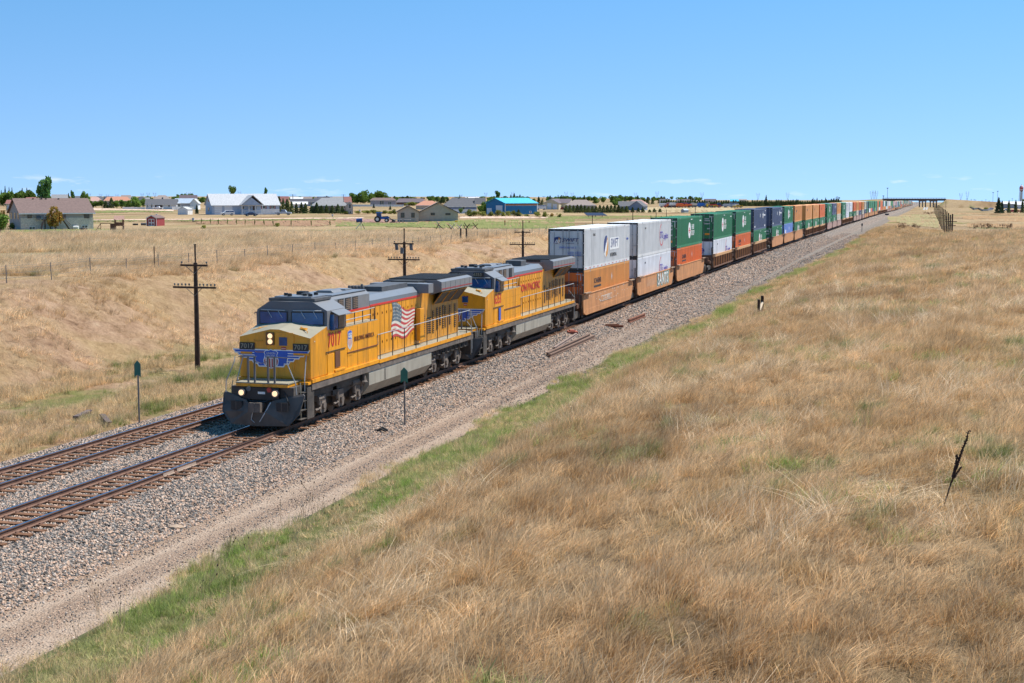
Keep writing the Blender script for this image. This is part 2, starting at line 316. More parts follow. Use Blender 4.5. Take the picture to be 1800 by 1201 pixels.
def b_bed(t):
    s = NT(t); p = s.pos(); g = s.new('NewGeometry'); sx = s.new('SeparateXYZ'); s.l(g.outputs['Position'], sx.inputs['Vector'])
    v = s.new('TexVoronoi'); v.inputs['Scale'].default_value = 17; s.l(p, v.inputs['Vector'])
    sp = s.new('SeparateColor'); s.l(v.outputs['Color'], sp.inputs['Color'])
    stone = s.ramp(sp.outputs['Red'], [(.0, (.10, .097, .095)), (.22, (.22, .21, .205)), (.42, (.32, .30, .28)), (.6, (.44, .33, .265)), (.8, (.50, .40, .325)), (1, (.56, .51, .46))])
    gap_shade = s.ramp(v.outputs['Distance'], [(.28, g3(1)), (.62, g3(.18))])  # shade between the stones, darkened into the colour
    q = s.new('MixRGB', blend_type='MULTIPLY'); q.inputs['Fac'].default_value = .85; s.l(stone, q.inputs['Color1']); s.l(gap_shade, q.inputs['Color2'])
    # fine grit and dust of the service road to the right
    v2 = s.new('TexVoronoi'); v2.inputs['Scale'].default_value = 34; s.l(p, v2.inputs['Vector'])
    sp2 = s.new('SeparateColor'); s.l(v2.outputs['Color'], sp2.inputs['Color'])
    grit = s.ramp(sp2.outputs['Green'], [(0, (.10, .078, .064)), (.4, (.23, .155, .11)), (.8, (.33, .225, .155)), (1, (.45, .35, .27))])
    dust = s.ramp(s.noise(p, 3.0, 8, .7), [(.3, (.33, .24, .175)), (.7, (.44, .345, .27))])
    ps = s.pos((1, .06, 1)); wob = s.noise(ps, 1.3, 3)
    ma = s.new('Math', operation='MULTIPLY_ADD'); s.l(wob, ma.inputs[0]); ma.inputs[1].default_value = 1.1; s.l(sx.outputs['X'], ma.inputs[2])   # X + wobble
    rut = s.ramp(s.new('MapRange').outputs['Result'], [(0, g3(0)), (1, g3(0))])
    mr = s.new('MapRange'); s.l(ma.outputs[0], mr.inputs['Value']); mr.inputs['From Min'].default_value = -21.0; mr.inputs['From Max'].default_value = -16.5
    rut = s.ramp(mr.outputs['Result'], [(.18, g3(.0)), (.30, g3(.30)), (.40, g3(.95)), (.50, g3(.25)), (.60, g3(.15)), (.72, g3(.9)), (.86, g3(.6)), (1, g3(.5))])
    road = s.mix(rut, grit, dust)
    fines = s.ramp(mr.outputs['Result'], [(0, g3(.0)), (.10, g3(.7)), (.20, g3(.75)), (.30, g3(0))]); road = s.mix(fines, road, (.33, .205, .12))
    fy = s.new('MapRange'); s.l(sx.outputs['Y'], fy.inputs['Value']); fy.inputs['From Min'].default_value = 60; fy.inputs['From Max'].default_value = 130; fy.inputs['To Max'].default_value = .75
    road = s.mix(fy.outputs['Result'], road, q.outputs['Color'])
    mr2 = s.new('MapRange'); s.l(ma.outputs[0], mr2.inputs['Value']); mr2.inputs['From Min'].default_value = -20.8; mr2.inputs['From Max'].default_value = -19.7
    c = s.mix(mr2.outputs['Result'], q.outputs['Color'], road)
    s.l(c, s.b.inputs['Base Color']); s.bump(v.outputs['Distance'], .8, -.06)
m_bed = pos_mat('ballast_and_grit', b_bed)

YS = np.concatenate([np.arange(8, 130, 1.0), np.arange(130, 300, 2.0), 300*np.exp(np.linspace(0, math.log(40000/300), 150))])
def sheet(name, xs, m, dz=0.0, ys=YS, kind='structure', label=None, cat=None):
    XX, YY = np.meshgrid(xs, ys); ZZ = height(XX, YY)+dz; n = len(xs)
    me = bpy.data.meshes.new(name); V = np.stack([XX, YY, ZZ], -1).reshape(-1, 3)
    F = [(j*n+i, j*n+i+1, (j+1)*n+i+1, (j+1)*n+i) for j in range(len(ys)-1) for i in range(n-1)]
    me.from_pydata(V.tolist(), [], F); me.materials.append(m); me.polygons.foreach_set('use_smooth', [True]*len(F))
    o = bpy.data.objects.new(name, me); COL.objects.link(o); tag(o, label, cat, None, kind); return o
farx = lambda a, b, k: a*np.exp(np.linspace(0, math.log(b/a), k))
sheet('cut_bank', np.concatenate([np.arange(-58, -41, .45), np.arange(-41, -31.39, .5), [-31.4]]), m_bank, label='dry cut bank of bare soil and dead grass left of the tracks', cat='bank')
sheet('prairie', np.concatenate([-farx(58, 30000, 60)[::-1]]), m_land, label='dry prairie with houses beyond the cut', cat='ground')
sheet('trackbed', np.concatenate([np.arange(-31.4, -20.2, .28), [-20.2]]), m_bed, label='grey and pink crushed stone ballast under both tracks', cat='ballast')
sheet('service_road', np.concatenate([np.arange(-20.2, -17.7, .25), [-17.7]]), m_bed, label='dusty two-rut gravel service road beside the tracks', cat='road')
sheet('grassy_bank', np.concatenate([np.arange(-17.7, 14, .5), farx(14, 30000, 44)]), m_land, label='bank and field of tall dry grass right of the road', cat='field')
m_bedfar = m_bed

# patches of other ground, laid as sheets 3 cm above the prairie
def patch(name, top, bot, m, label, cat, kind='structure', dz=0.03, rag=0.0):
    """top and bot: photograph outlines (far edge, near edge) of a patch of ground"""
    xs = np.arange(top[0][0], top[-1][0]+.01, 2.5); vs = []; fs = []
    ty = np.interp(xs, [a[0] for a in top], [a[1] for a in top]); by = np.interp(xs, [a[0] for a in bot], [a[1] for a in bot])
    K = 6
    for i, x in enumerate(xs):
        jt, jb = random.uniform(-rag, rag), random.uniform(-rag, rag)
        for k in range(K+1):
            p = G(x, ty[i]+jt+(by[i]+jb-ty[i]-jt)*k/K); vs.append((p[0], p[1], p[2]+dz))
    for i in range(len(xs)-1):
        for k in range(K): a = i*(K+1)+k; fs.append((a, a+1, a+K+2, a+K+1))
    me = bpy.data.meshes.new(name); me.from_pydata(vs, [], fs); me.materials.append(m)
    o = bpy.data.objects.new(name, me); COL.objects.link(o); return tag(o, label, cat, None, kind)
def b_lawn(c1, c2, sc=.25):
    def f(t):
        s = NT(t); p = s.pos(); s.l(s.ramp(s.noise(p, sc, 7, .7), [(.35, c1), (.65, c2)]), s.b.inputs['Base Color'])
    return f
m_lawn = pos_mat('watered_grass', b_lawn((.10, .135, .03), (.25, .235, .09)))
m_dirt = pos_mat('pink_dirt', b_lawn((.50, .345, .25), (.62, .47, .37), .1))
m_till = pos_mat('tilled_soil', b_lawn((.23, .125, .075), (.33, .21, .12), .3))
m_redg = pos_mat('red_gravel', b_lawn((.26, .15, .12), (.34, .21, .17), .3))
m_pale = pos_mat('pale_dry_grass', b_lawn((.32, .25, .135), (.47, .37, .22), .2))
patch('lawn', [(0, 405), (160, 402), (215, 404)], [(0, 411.5), (110, 412.5), (190, 409), (215, 407)], m_lawn, 'green lawn behind the brown-roofed house', 'lawn', rag=.6)
patch('dirt_lane', [(160, 386), (340, 384.8), (470, 384), (640, 382.2)], [(160, 387.6), (340, 386.4), (470, 385.6), (640, 384)], m_dirt, 'narrow pink dirt lane across the prairie', 'lane', rag=.15)
patch('green_verge', [(160, 388), (340, 387), (590, 385)], [(160, 389.5), (340, 389), (470, 388), (590, 387)], m_lawn, 'green verge along the pink dirt lane', 'verge', rag=.5)
patch('tilled_plot', [(345, 389.5), (520, 387.5), (600, 388)], [(345, 393), (470, 397), (560, 398), (600, 393)], m_till, 'tilled reddish garden plot inside the young tree row', 'plot', rag=.6)
patch('gravel_yard', [(592, 384.5), (640, 385), (700, 387)], [(592, 386), (640, 390.5), (700, 391.3)], m_redg, 'reddish gravel yard behind the blue tractor', 'yard', rag=.3)
patch('green_pasture', [(590, 392), (700, 392.5), (840, 386), (965, 387), (1010, 385)], [(590, 398), (700, 399), (840, 402), (965, 402.5), (1010, 402)], m_lawn, 'green pasture in front of the tan house and the blue barn', 'pasture', rag=.8)
patch('barn_road', [(808, 381), (900, 380.5), (965, 381.5)], [(808, 383.6), (900, 384.2), (965, 383.5)], m_dirt, 'pink dirt road in front of the blue barn', 'road', rag=.2)
patch('green_field', [(960, 380.5), (1130, 379.8), (1230, 379)], [(960, 386.5), (1130, 384), (1230, 382)], m_lawn, 'pale green field above the white containers', 'field', rag=.6)
patch('green_strip', [(160, 370.3), (260, 370.3), (306, 371.5)], [(160, 374.8), (260, 373), (306, 373)], m_lawn, 'green strip before the grey farmhouse', 'grass strip', rag=.4)
patch('driveway', [(160, 366), (260, 368.2), (306, 368.6)], [(160, 369.5), (260, 370), (306, 371.8)], m_dirt, 'pink dirt driveway before the grey farmhouse', 'driveway', rag=.2)
m_brn = pos_mat('brown_field_soil', b_lawn((.27, .16, .075), (.38, .245, .13), .08))
m_olv = pos_mat('olive_field_grass', b_lawn((.20, .19, .085), (.36, .27, .14), .1))
patch('brown_field', [(1692, 379.5), (1740, 380.5), (1812, 379)], [(1692, 384.5), (1740, 387.5), (1812, 391)], m_brn, 'long brown strip of stubble in the far right field', 'field', rag=.5)
patch('brown_hollow', [(1700, 393.5), (1812, 394.5)], [(1700, 399), (1812, 401.5)], m_brn, 'brown hollow just behind the crest of the right field', 'field', rag=.8)
patch('olive_meadow', [(1560, 382), (1600, 378.5), (1650, 377)], [(1560, 386), (1600, 396), (1650, 401)], m_olv, 'olive green meadow left of the receding poles', 'meadow', rag=.8)
patch('brown_stubble', [(1655, 374.7), (1812, 376.3)], [(1655, 375.8), (1812, 378)], m_brn, 'thin brown strip below the parked trailers', 'field', rag=.25)
patch('tan_stubble', [(1120, 364.5), (1290, 365)], [(1120, 374), (1290, 372)], m_pale, 'pale stubble field around the small grey shed', 'field', rag=.4)
# ---------------------------------------------------------------- tracks
def make_track(uc, label):
    root = thing('railway_track', label, 'railway track', (uc, 0, 0), group='railway tracks')
    ys = np.concatenate([np.arange(10, 150, 2.0), np.arange(150, 420, 5.0), np.arange(420, 2500, 20.0)])
    prof = [(-.075, -.175), (.075, -.175), (.075, -.155), (.012, -.135), (.012, -.045), (.037, -.035), (.037, -.004), (.028, 0), (-.028, 0), (-.037, -.004), (-.037, -.035), (-.012, -.045), (-.012, -.135), (-.075, -.155)]
    for s in (-1, 1):
        b = MB(); n = len(prof); vs = [(s*.7525+p[0], y, rz(y)+p[1]) for y in ys for p in prof]
        b.v = vs
        for i in range(len(ys)-1):
            for j in range(n):
                b.f.append([i*n+j, i*n+(j+1) % n, (i+1)*n+(j+1) % n, (i+1)*n+j]); b.m.append(1 if j in (6, 7, 8) else 0)
        b.f.append(list(range(n))); b.m.append(0)
        b.build('rail', [m_rail, m_railtop], root)
    def tie(b, y):
        o = random.uniform(-.07, .07); a = random.uniform(-.03, .03); z = rz(y)-.172+random.uniform(-.008, .004); w = .115
        x0, x1 = -1.32+o, 1.32+o
        q = [(x0, y-w-a), (x1, y-w+a), (x1, y+w+a), (x0, y+w-a)]
        b.prism(q, 'z', z-.15, z)
        for s in (-1, 1):
            b.box(s*.7525-.17, s*.7525+.17, y-.09, y+.09, z, z+.018, 1)
            for k in (-.12, .12): b.box(s*.7525+k-.02, s*.7525+k+.02, y-.03, y+.03, z+.018, z+.05, 1)
    yy = 23.0; k = 0; rest = MB()
    while yy < 1200:
        if k < 100:
            b = MB(); tie(b, yy); b.build('sleeper', [m_tie, m_rail], root)
        else: tie(rest, yy)
        yy += .545 if yy < 300 else 1.6; k += 1
    tag(rest.build('sleepers', [m_tie, m_rail], root), kind='stuff')
    return root
T1 = make_track(U1, 'right-hand railway track that the yellow locomotives and train stand on')
T2 = make_track(U2, 'empty left-hand railway track beside the dry cut bank')
pal = mat('fresh_rail_metal', (.40, .30, .235), .5, .1)
for s, y0, y1 in ((-1, 32.6, 33.9), (1, 41.4, 42.1), (1, 42.3, 43.6)):
    b = MB(); x = s*.7525; b.box(x+.013, x+.03, y0, y1, -.13, -.05); b.box(x+.03, x+.085, y0, y1, -.155, -.135); b.build('joint_bar', pal, T1)

# ---------------------------------------------------------------- scatter (points + instances)
def scatter(name, pts, rots, scl, protos, label, cat):
    me = bpy.data.meshes.new(name); me.from_pydata(np.asarray(pts).tolist(), [], [])
    a = me.attributes.new('rot', 'FLOAT_VECTOR', 'POINT'); a.data.foreach_set('vector', np.asarray(rots, np.float32).ravel())
    a = me.attributes.new('scl', 'FLOAT_VECTOR', 'POINT'); sc = np.asarray(scl, np.float32)
    if sc.ndim == 1: sc = np.repeat(sc[:, None], 3, 1)
    a.data.foreach_set('vector', sc.ravel())
    a = me.attributes.new('idx', 'INT', 'POINT'); a.data.foreach_set('value', RNG.integers(0, len(protos), len(pts)).astype(np.int32))
    o = bpy.data.objects.new(name, me); COL.objects.link(o)
    ng = bpy.data.node_groups.new(name, 'GeometryNodeTree')
    ng.interface.new_socket('Geometry', in_out='INPUT', socket_type='NodeSocketGeometry'); ng.interface.new_socket('Geometry', in_out='OUTPUT', socket_type='NodeSocketGeometry')
    N = ng.nodes; gi = N.new('NodeGroupInput'); go = N.new('NodeGroupOutput'); ip = N.new('GeometryNodeInstanceOnPoints'); jn = N.new('GeometryNodeJoinGeometry')
    for p in protos[::-1]:
        oi = N.new('GeometryNodeObjectInfo'); oi.inputs['Object'].default_value = p; oi.inputs['As Instance'].default_value = True
        ng.links.new(oi.outputs['Geometry'], jn.inputs['Geometry'])
    def at(nm, ty):
        q = N.new('GeometryNodeInputNamedAttribute'); q.data_type = ty; q.inputs['Name'].default_value = nm
        return [x for x in q.outputs if x.enabled and x.name == 'Attribute'][0]
    ng.links.new(gi.outputs[0], ip.inputs['Points']); ng.links.new(jn.outputs['Geometry'], ip.inputs['Instance'])
    ip.inputs['Pick Instance'].default_value = True
    ng.links.new(at('rot', 'FLOAT_VECTOR'), ip.inputs['Rotation']); ng.links.new(at('scl', 'FLOAT_VECTOR'), ip.inputs['Scale']); ng.links.new(at('idx', 'INT'), ip.inputs['Instance Index'])
    ng.links.new(ip.outputs['Instances'], go.inputs[0])
    md = o.modifiers.new('scatter', 'NODES'); md.node_group = ng
    return tag(o, label, cat, None, 'stuff')
def proto(name, vs, fs, m, h=None, bv=None):
    me = bpy.data.meshes.new(name); me.from_pydata([tuple(map(float, v)) for v in vs], [], fs)
    for q in (m if isinstance(m, list) else [m]): me.materials.append(q)
    if h is not None:
        a = me.attributes.new('h', 'FLOAT', 'POINT'); a.data.foreach_set('value', np.asarray(h, np.float32))
    if bv is not None:
        a = me.attributes.new('bv', 'FLOAT', 'POINT'); a.data.foreach_set('value', np.asarray(bv, np.float32))
    return bpy.data.objects.new(name, me)                          # referenced by the scatter only
def tuft(name, n, hmin, hmax, spread, w, lean, m, seg=4, seed=0, head=0.0):
    r = np.random.default_rng(seed); vs = []; fs = []; hh = []; bv = []
    for _ in range(n):
        a = r.uniform(0, 6.283); q = spread*math.sqrt(r.uniform()); x, y = q*math.cos(a), q*math.sin(a)
        h = r.uniform(hmin, hmax); fa = r.uniform(0, 6.283); wx, wy = math.cos(fa)*w, math.sin(fa)*w
        lx = lean*(.85+.3*r.normal())+.30*r.normal(); ly = .10*lean+.36*r.normal()
        b0 = len(vs); bq = r.uniform(.5, 1.6)
        for k in range(seg+1):
            t = k/seg; bend = t**1.7; z = h*(t-.22*abs(lx)*t*t); px = x+lx*h*bend; py = y+ly*h*bend
            ww = (1-.75*t) if not head else (1-.7*t+(head if k == seg-1 else 0))
            vs += [(px-wx*ww, py-wy*ww, z), (px+wx*ww, py+wy*ww, z)]; hh += [t, t]; bv += [bq, bq]
        for k in range(seg):
            i = b0+2*k; fs.append((i, i+1, i+3, i+2))
    return proto(name, vs, fs, m, hh, bv)
def grass_mat(name, stops, green=None, gthr=(.58, .68), gscale=.16, tip=(.86, .68, .46), tipamt=.45):
    def f(t):
        s = NT(t); g = s.new('ObjectInfo'); p = s.pos((1, .55, 1))
        c = s.ramp(s.noise(p, .13, 7, .72), stops)
        if green is not None:
            gm = s.ramp(s.noise(p, gscale, 6, .68), [(gthr[0], g3(0)), (gthr[1], g3(1))]); c = s.mix(gm, c, green)
        hv = s.ramp(g.outputs['Random'], [(0, g3(.62)), (.5, g3(1.0)), (1, g3(1.35))])
        q = s.new('MixRGB', blend_type='MULTIPLY'); q.inputs['Fac'].default_value = 1; s.l(c, q.inputs['Color1']); s.l(hv, q.inputs['Color2'])
        ab = s.new('Attribute'); ab.attribute_name = 'bv'; qb = s.new('MixRGB', blend_type='MULTIPLY'); qb.inputs['Fac'].default_value = 1; s.l(q.outputs['Color'], qb.inputs['Color1']); s.l(ab.outputs['Fac'], qb.inputs['Color2']); q = qb
        at = s.new('Attribute'); at.attribute_name = 'h'
        tm = s.new('Math', operation='POWER'); s.l(at.outputs['Fac'], tm.inputs[0]); tm.inputs[1].default_value = 3.0
        t2 = s.new('Math', operation='MULTIPLY'); s.l(tm.outputs[0], t2.inputs[0]); t2.inputs[1].default_value = tipamt
        c = s.mix(t2.outputs[0], q.outputs['Color'], tip)
        df = s.new('BsdfDiffuse'); tr = s.new('BsdfTranslucent'); mx = s.new('MixShader'); mx.inputs['Fac'].default_value = .45
        s.l(c, df.inputs['Color']); s.l(c, tr.inputs['Color']); s.l(df.outputs[0], mx.inputs[1]); s.l(tr.outputs[0], mx.inputs[2])
        s.l(mx.outputs[0], s.n['Material Output'].inputs['Surface'])
    return pos_mat(name, f)
mg_tan = grass_mat('tall_dry_grass', [(.25, (.22, .118, .048)), (.36, (.40, .235, .10)), (.45, (.58, .365, .165)), (.50, (.72, .50, .275)), (.56, (.52, .315, .14)), (.66, (.36, .212, .092)), (.76, (.24, .145, .064))], (.15, .21, .045), (.585, .655), .50, tip=(.88, .71, .50))
mg_straw = grass_mat('bleached_straw', [(.3, (.78, .60, .38)), (.7, (.90, .74, .52))], None, tip=(.95, .84, .66))
mg_green = grass_mat('green_verge_grass', [(.3, (.14, .24, .03)), (.46, (.22, .33, .06)), (.60, (.52, .46, .22))], None, tip=(.55, .52, .30), tipamt=.4)
mg_bank = grass_mat('bank_tussock', [(.27, (.34, .215, .10)), (.42, (.62, .42, .22)), (.55, (.82, .60, .36)), (.7, (.86, .64, .40))], (.20, .21, .08), (.60, .70), tip=(.82, .68, .49))
mg_strip = grass_mat('strip_grass', [(.3, (.62, .45, .235)), (.5, (.74, .55, .32)), (.7, (.68, .48, .26))], (.17, .24, .05), (.52, .60), .30, tip=(.68, .56, .38))

tan_near = [tuft('tuft', 36, .18, .50, .21, .0034, (.75, .45, .6, .95, .3)[i], mg_tan, seed=i, head=.5) for i in range(5)]
tan_far = [tuft('tuft', 34, .22, .50, .42, .009, .60, mg_tan, 3, seed=20+i) for i in range(3)]
grn = [tuft('tuft', 30, .10, .26, .17, .0050, .15, mg_green, 3, seed=40+i) for i in range(4)]
tus = [tuft('tuft', 30, .25, .55, .26, .0075, .55, mg_bank, 3, seed=60+i) for i in range(4)]
stp = [tuft('tuft', 26, .18, .42, .20, .0065, .30, mg_strip, 3, seed=80+i) for i in range(4)]

def spread(dens, x0, x1, y0, y1, keep=None):
    n = int((x1-x0)*(y1-y0)*dens); X = RNG.uniform(x0, x1, n); Y = RNG.uniform(y0, y1, n)
    # only what the frame could show, with a margin
    px = (X*RT[0]+Y*RT[1])/(X*FW[0]+Y*FW[1]); k = (px < .40) & (px > -.42)
    if keep is not None: k &= keep(X, Y)
    return X[k], Y[k]
def rots(n, yawj=.5, tilt=.2):
    return np.stack([RNG.normal(0, tilt, n), RNG.normal(0, tilt, n), RNG.normal(.18, yawj, n)], 1)
kY = lambda Y: np.interp(Y, [20, 45, 75, 110, 150, 220, 320, 380], [0, 0, 0, 1.3, 1.5, 3.2, 3.6, 3.6])
edge = lambda X, Y: -14.4+kY(Y)+.55*np.sin(Y*.33)+.35*np.sin(Y*.9+2)
P_ = []; R_ = []; S_ = []
def collect(X, Y, s0, s1, yawj=.65, hvar=None, tilt=.2):
    n = len(X); z = height(X, Y); s = RNG.uniform(s0, s1, n)
    # clumps and hollows in the height of the stand
    c = .88+.30*np.sin(X*.9+np.sin(Y*.5)*1.7)*np.sin(Y*.62-X*.3)+.22*np.sin(X*2.7+Y*1.9)*np.sin(Y*2.1-X*1.1)+RNG.normal(0, .12, n)
    return np.stack([X, Y, z-.02], 1), rots(n, yawj, tilt), np.stack([s, s, s*c], 1)
def cat3(L_): return [np.concatenate([l[i] for l in L_]) for i in range(3)]
near = [collect(*spread(15, -17, 6, 15, 42, lambda X, Y: X > edge(X, Y)), .75, 1.2),
        collect(*spread(10, -16, 10, 42, 75, lambda X, Y: X > edge(X, Y)), .8, 1.35)]
lodged = [tuft('tuft', 16, .35, .75, .25, .0042, ln, mg_straw, seed=100+i) for i, ln in enumerate((1.5, 1.1, -.6, 1.9))]
lk = lambda X, Y: (X > edge(X, Y)+.2) & (np.sin(X*.7+np.sin(Y*.31)*2)+np.sin(Y*.47-X*.35+1)+np.sin(X*1.9+Y*.8)*.5 > .75)
a = cat3([collect(*spread(4, -16, 8, 15, 60, lk), .7, 1.25, 1.2), collect(*spread(2.6, -16, 12, 60, 130, lk), .9, 1.6, 1.2)]); scatter('bleached_straw', *a, lodged, 'bleached flattened straw lying in streaks through the tall dry grass', 'grass')
tk = lambda X, Y: (X > edge(X, Y)+.3) & (np.sin(X*1.7+Y*.6)+np.sin(Y*1.35-X*.8)+np.sin(X*.33+Y*.27) > 1.55)
a = cat3([collect(*spread(8, -15, 6, 15, 75, tk), .9, 1.6, 2), collect(*spread(3, -15, 12, 75, 170, tk), 1.2, 2.2, 2)]); scatter('green_tufts', *a, grn, 'small fresh green tufts showing between the tall dry grass', 'grass')
a = cat3(near); scatter('tall_dry_grass', *a, tan_near, 'tall wind-bent tan grass covering the near right bank', 'grass')
far_ = [collect(*spread(5.5, -16, 12, 75, 130, lambda X, Y: X > edge(X, Y)), .8, 1.3),
        collect(*spread(3.6, -14, 18, 130, 225, lambda X, Y: X > edge(X, Y)), .9, 1.5),
        collect(*spread(1.3, -14.6, 10, 238, 430, lambda X, Y: X > -14.2+.5*np.sin(Y*.2)), .7, 1.6),
        collect(*spread(2.6, -17.6, -6, 95, 240, lambda X, Y: (X > -17.3+kY(Y)*.8+.4*np.sin(Y*.4)) & (X < edge(X, Y)+1)), .45, .9)]
a = cat3(far_); scatter('field_grass', *a, tan_far, 'tan grass covering the farther right field up to its crest', 'grass')
gk = lambda X, Y: (X < edge(X, Y)+.8) & (X > -17.6+kY(Y)+.45*np.sin(Y*.5)+.3*np.sin(Y*1.7)) & (np.sin(X*1.3+Y*.35)+np.sin(Y*.22+X)+RNG.normal(0, .5, len(X)) > np.interp(Y, [20, 27, 36, 60], [1.0, .45, -.4, -.55]))
wk = lambda X, Y: (abs(X+16.6-kY(Y)-.5*np.sin(Y*.3)) < .75) & (np.sin(Y*.11+1)+np.sin(Y*.23) > -.1)
gr = [collect(*spread(9, -17.5, -12, 105, 330, wk), 1.1, 2.3, 3), collect(*spread(34, -18.5, -13, 20, 60, gk), .7, 1.3, 3), collect(*spread(16, -18.5, -12, 60, 105, gk), .8, 1.5, 3)]
a = cat3(gr); scatter('green_verge', *a, grn, 'bright green grass strip between the service road and the tall dry grass', 'grass')
dk = lambda X, Y: (X < edge(X, Y)+.3) & (X > -17.9+kY(Y)+.5*np.sin(Y*.5))
a = collect(*spread(9, -18.5, -12, 18, 250, dk), .5, 1.0, 2); scatter('verge_straw', *a, stp, 'pale straw stems among the green verge', 'grass')
# cut bank, strip beside the far track and prairie
bk = lambda X, Y: (np.sin(X*.8+Y*.21)+np.sin(Y*.33-X*.4)+np.sin(X*.31+Y*.57+2)+RNG.normal(0, .6, len(X)) > .1)
ba = [collect(*spread(3.4, -53, -41, 55, 130, bk), .6, 1.3, .9), collect(*spread(2.0, -56, -41, 130, 290, bk), .9, 1.8, .9)]
a = cat3(ba); scatter('bank_tussocks', *a, tus, 'tussocks of dead grass scattered over the cut bank', 'grass')
pr = [collect(*spread(4.2, -75, -51, 85, 150), .9, 1.5), collect(*spread(1.6, -130, -54, 120, 320, lambda X, Y: Y*.9615-X*.2746 < 232), 1.2, 2.0)]
a = cat3(pr); scatter('prairie_grass', *a, tus, 'pale dead grass standing on the prairie around the wire fence', 'grass')
sk = lambda X, Y: ((X < -31.9-.35*np.sin(Y*.7)) & ((X > -37.3-.4*np.sin(Y*.4)) | (X < -39.4+.3*np.sin(Y*.5))) | (RNG.uniform(0, 1, len(X)) < .05))
st = [collect(*spread(13, -42.5, -31.5, 35, 75, sk), .7, 1.4, 1.5), collect(*spread(4, -42, -31.5, 75, 140, sk), .8, 1.5, 1.5)]
a = cat3(st); scatter('strip_grass', *a, stp, 'straw and green grass between the far track and the cut bank', 'grass')

# crushed stones
def stone_mat(t):
    s = NT(t); g = s.new('ObjectInfo')
    s.l(s.ramp(g.outputs['Random'], [(0, (0.051, 0.049, 0.047)), (.15, (0.121, 0.114, 0.109)), (.34, (0.227, 0.208, 0.190)), (.48, (0.353, 0.307, 0.267)), (.60, (0.520, 0.355, 0.258)), (.8, (0.594, 0.433, 0.323)), (.92, (0.427, 0.269, 0.186)), (1, (0.668, 0.572, 0.485))]), s.b.inputs['Base Color'])
    s.b.inputs['Roughness'].default_value = .85
m_stone = pos_mat('crushed_stone', stone_mat)
def stone(seed):
    bm = bmesh.new(); bmesh.ops.create_icosphere(bm, subdivisions=1, radius=1); r = np.random.default_rng(seed)
    for v in bm.verts:
        v.co *= r.uniform(.7, 1.15)
    sx, sy, sz = r.uniform(.7, 1.2, 3); vs = [(v.co.x*sx, v.co.y*sy, v.co.z*sz*.8) for v in bm.verts]; fs = [tuple(v.index for v in f.verts) for f in bm.faces]; bm.free()
    return proto('stone', vs, fs, m_stone)
stones = [stone(i) for i in range(5)]
def stone_pts(d, x0, x1, y0, y1, s0, s1, keep=None):
    X, Y = spread(d, x0, x1, y0, y1, keep); n = len(X); z = height(X, Y)
    return np.stack([X, Y, z+.006], 1), RNG.uniform(0, 6.28, (n, 3)), RNG.uniform(s0, s1, n)**1.0
ntie = lambda X, Y: ~(((abs(X-U1) < 1.3) | (abs(X-U2) < 1.3)) & (np.mod(Y-23.0+.14, .545) < .25)) 
sp1 = [stone_pts(200, -31.6, -22.4, 23, 62, .024, .050, ntie), stone_pts(240, -22.4, -20.35, 23, 62, .026, .054), stone_pts(95, -26, -20.4, 62, 110, .035, .065, lambda X, Y: X > -23.2), stone_pts(34, -23.2, -19.6, 110, 190, .05, .09), stone_pts(22, -23.2, -17.5, 150, 330, .07, .12, lambda X, Y: RNG.uniform(0, 1, len(X)) < np.exp(-(Y-150)/75))]
a = cat3(sp1); scatter('ballast_stones', *a, stones, 'loose grey and pink crushed stones of the track ballast', 'ballast')
sp2 = [stone_pts(30, -20.4, -17.5, 23, 80, .010, .028), stone_pts(90, -20.7, -19.8, 23, 90, .014, .036), stone_pts(60, -19.25, -18.4, 23, 80, .012, .034)]
sp2 += [stone_pts(26, -20.4, -16.6, 62, 120, .02, .055), stone_pts(16, -19.8, -14.6, 105, 200, .035, .085, lambda X, Y: X < -17.4+kY(Y)), stone_pts(9, -19.8, -13.6, 200, 360, .06, .12, lambda X, Y: X < -17.5+kY(Y))]
a = cat3(sp2); scatter('road_pebbles', *a, stones, 'pebbles scattered over the gravel service road', 'pebbles')
# tall dead flower stalks at the road edge, each with dark seed heads
m_stalk = mat('dead_stalk', (.42, .30, .18), .9, .2); m_head = mat('seed_head', (.035, .018, .012), .9, .2)
def stalk(seed):
    r = np.random.default_rng(seed); vs = []; fs = []; mi = []; b = MB()
    for _ in range(4):
        a0 = r.uniform(0, 6.28); lx, ly = r.normal(.2, .22), r.normal(0, .22); h = r.uniform(.45, .95)
        p = [np.array([.06*math.cos(a0)+lx*h*t*t, .06*math.sin(a0)+ly*h*t*t, h*t]) for t in (0, .35, .7, 1)]
        b.tube(p, .004, 3, 0)
        if r.uniform() < .75:
            e = p[-1]; b.tube([e-(0, 0, .018), e, e+(0, 0, .02)], .012, 5, 1)
    me = bpy.data.meshes.new('stalk'); me.from_pydata(b.v, [], b.f); me.materials.append(m_stalk); me.materials.append(m_head); me.polygons.foreach_set('material_index', b.m)
    return bpy.data.objects.new('stalk', me)
X, Y = spread(.8, -18.6, -15.5, 19, 40, lambda X, Y: (X > -18.3+.5*np.sin(Y*.8)) & (np.sin(Y*.55+X*.5) > -.45)); n = len(X)
scatter('dead_flower_stalks', np.stack([X, Y, height(X, Y)], 1), rots(n, 3, .1), RNG.uniform(.8, 1.35, n), [stalk(i) for i in range(5)], 'dead stalks with dark seed heads at the road edge', 'weeds')
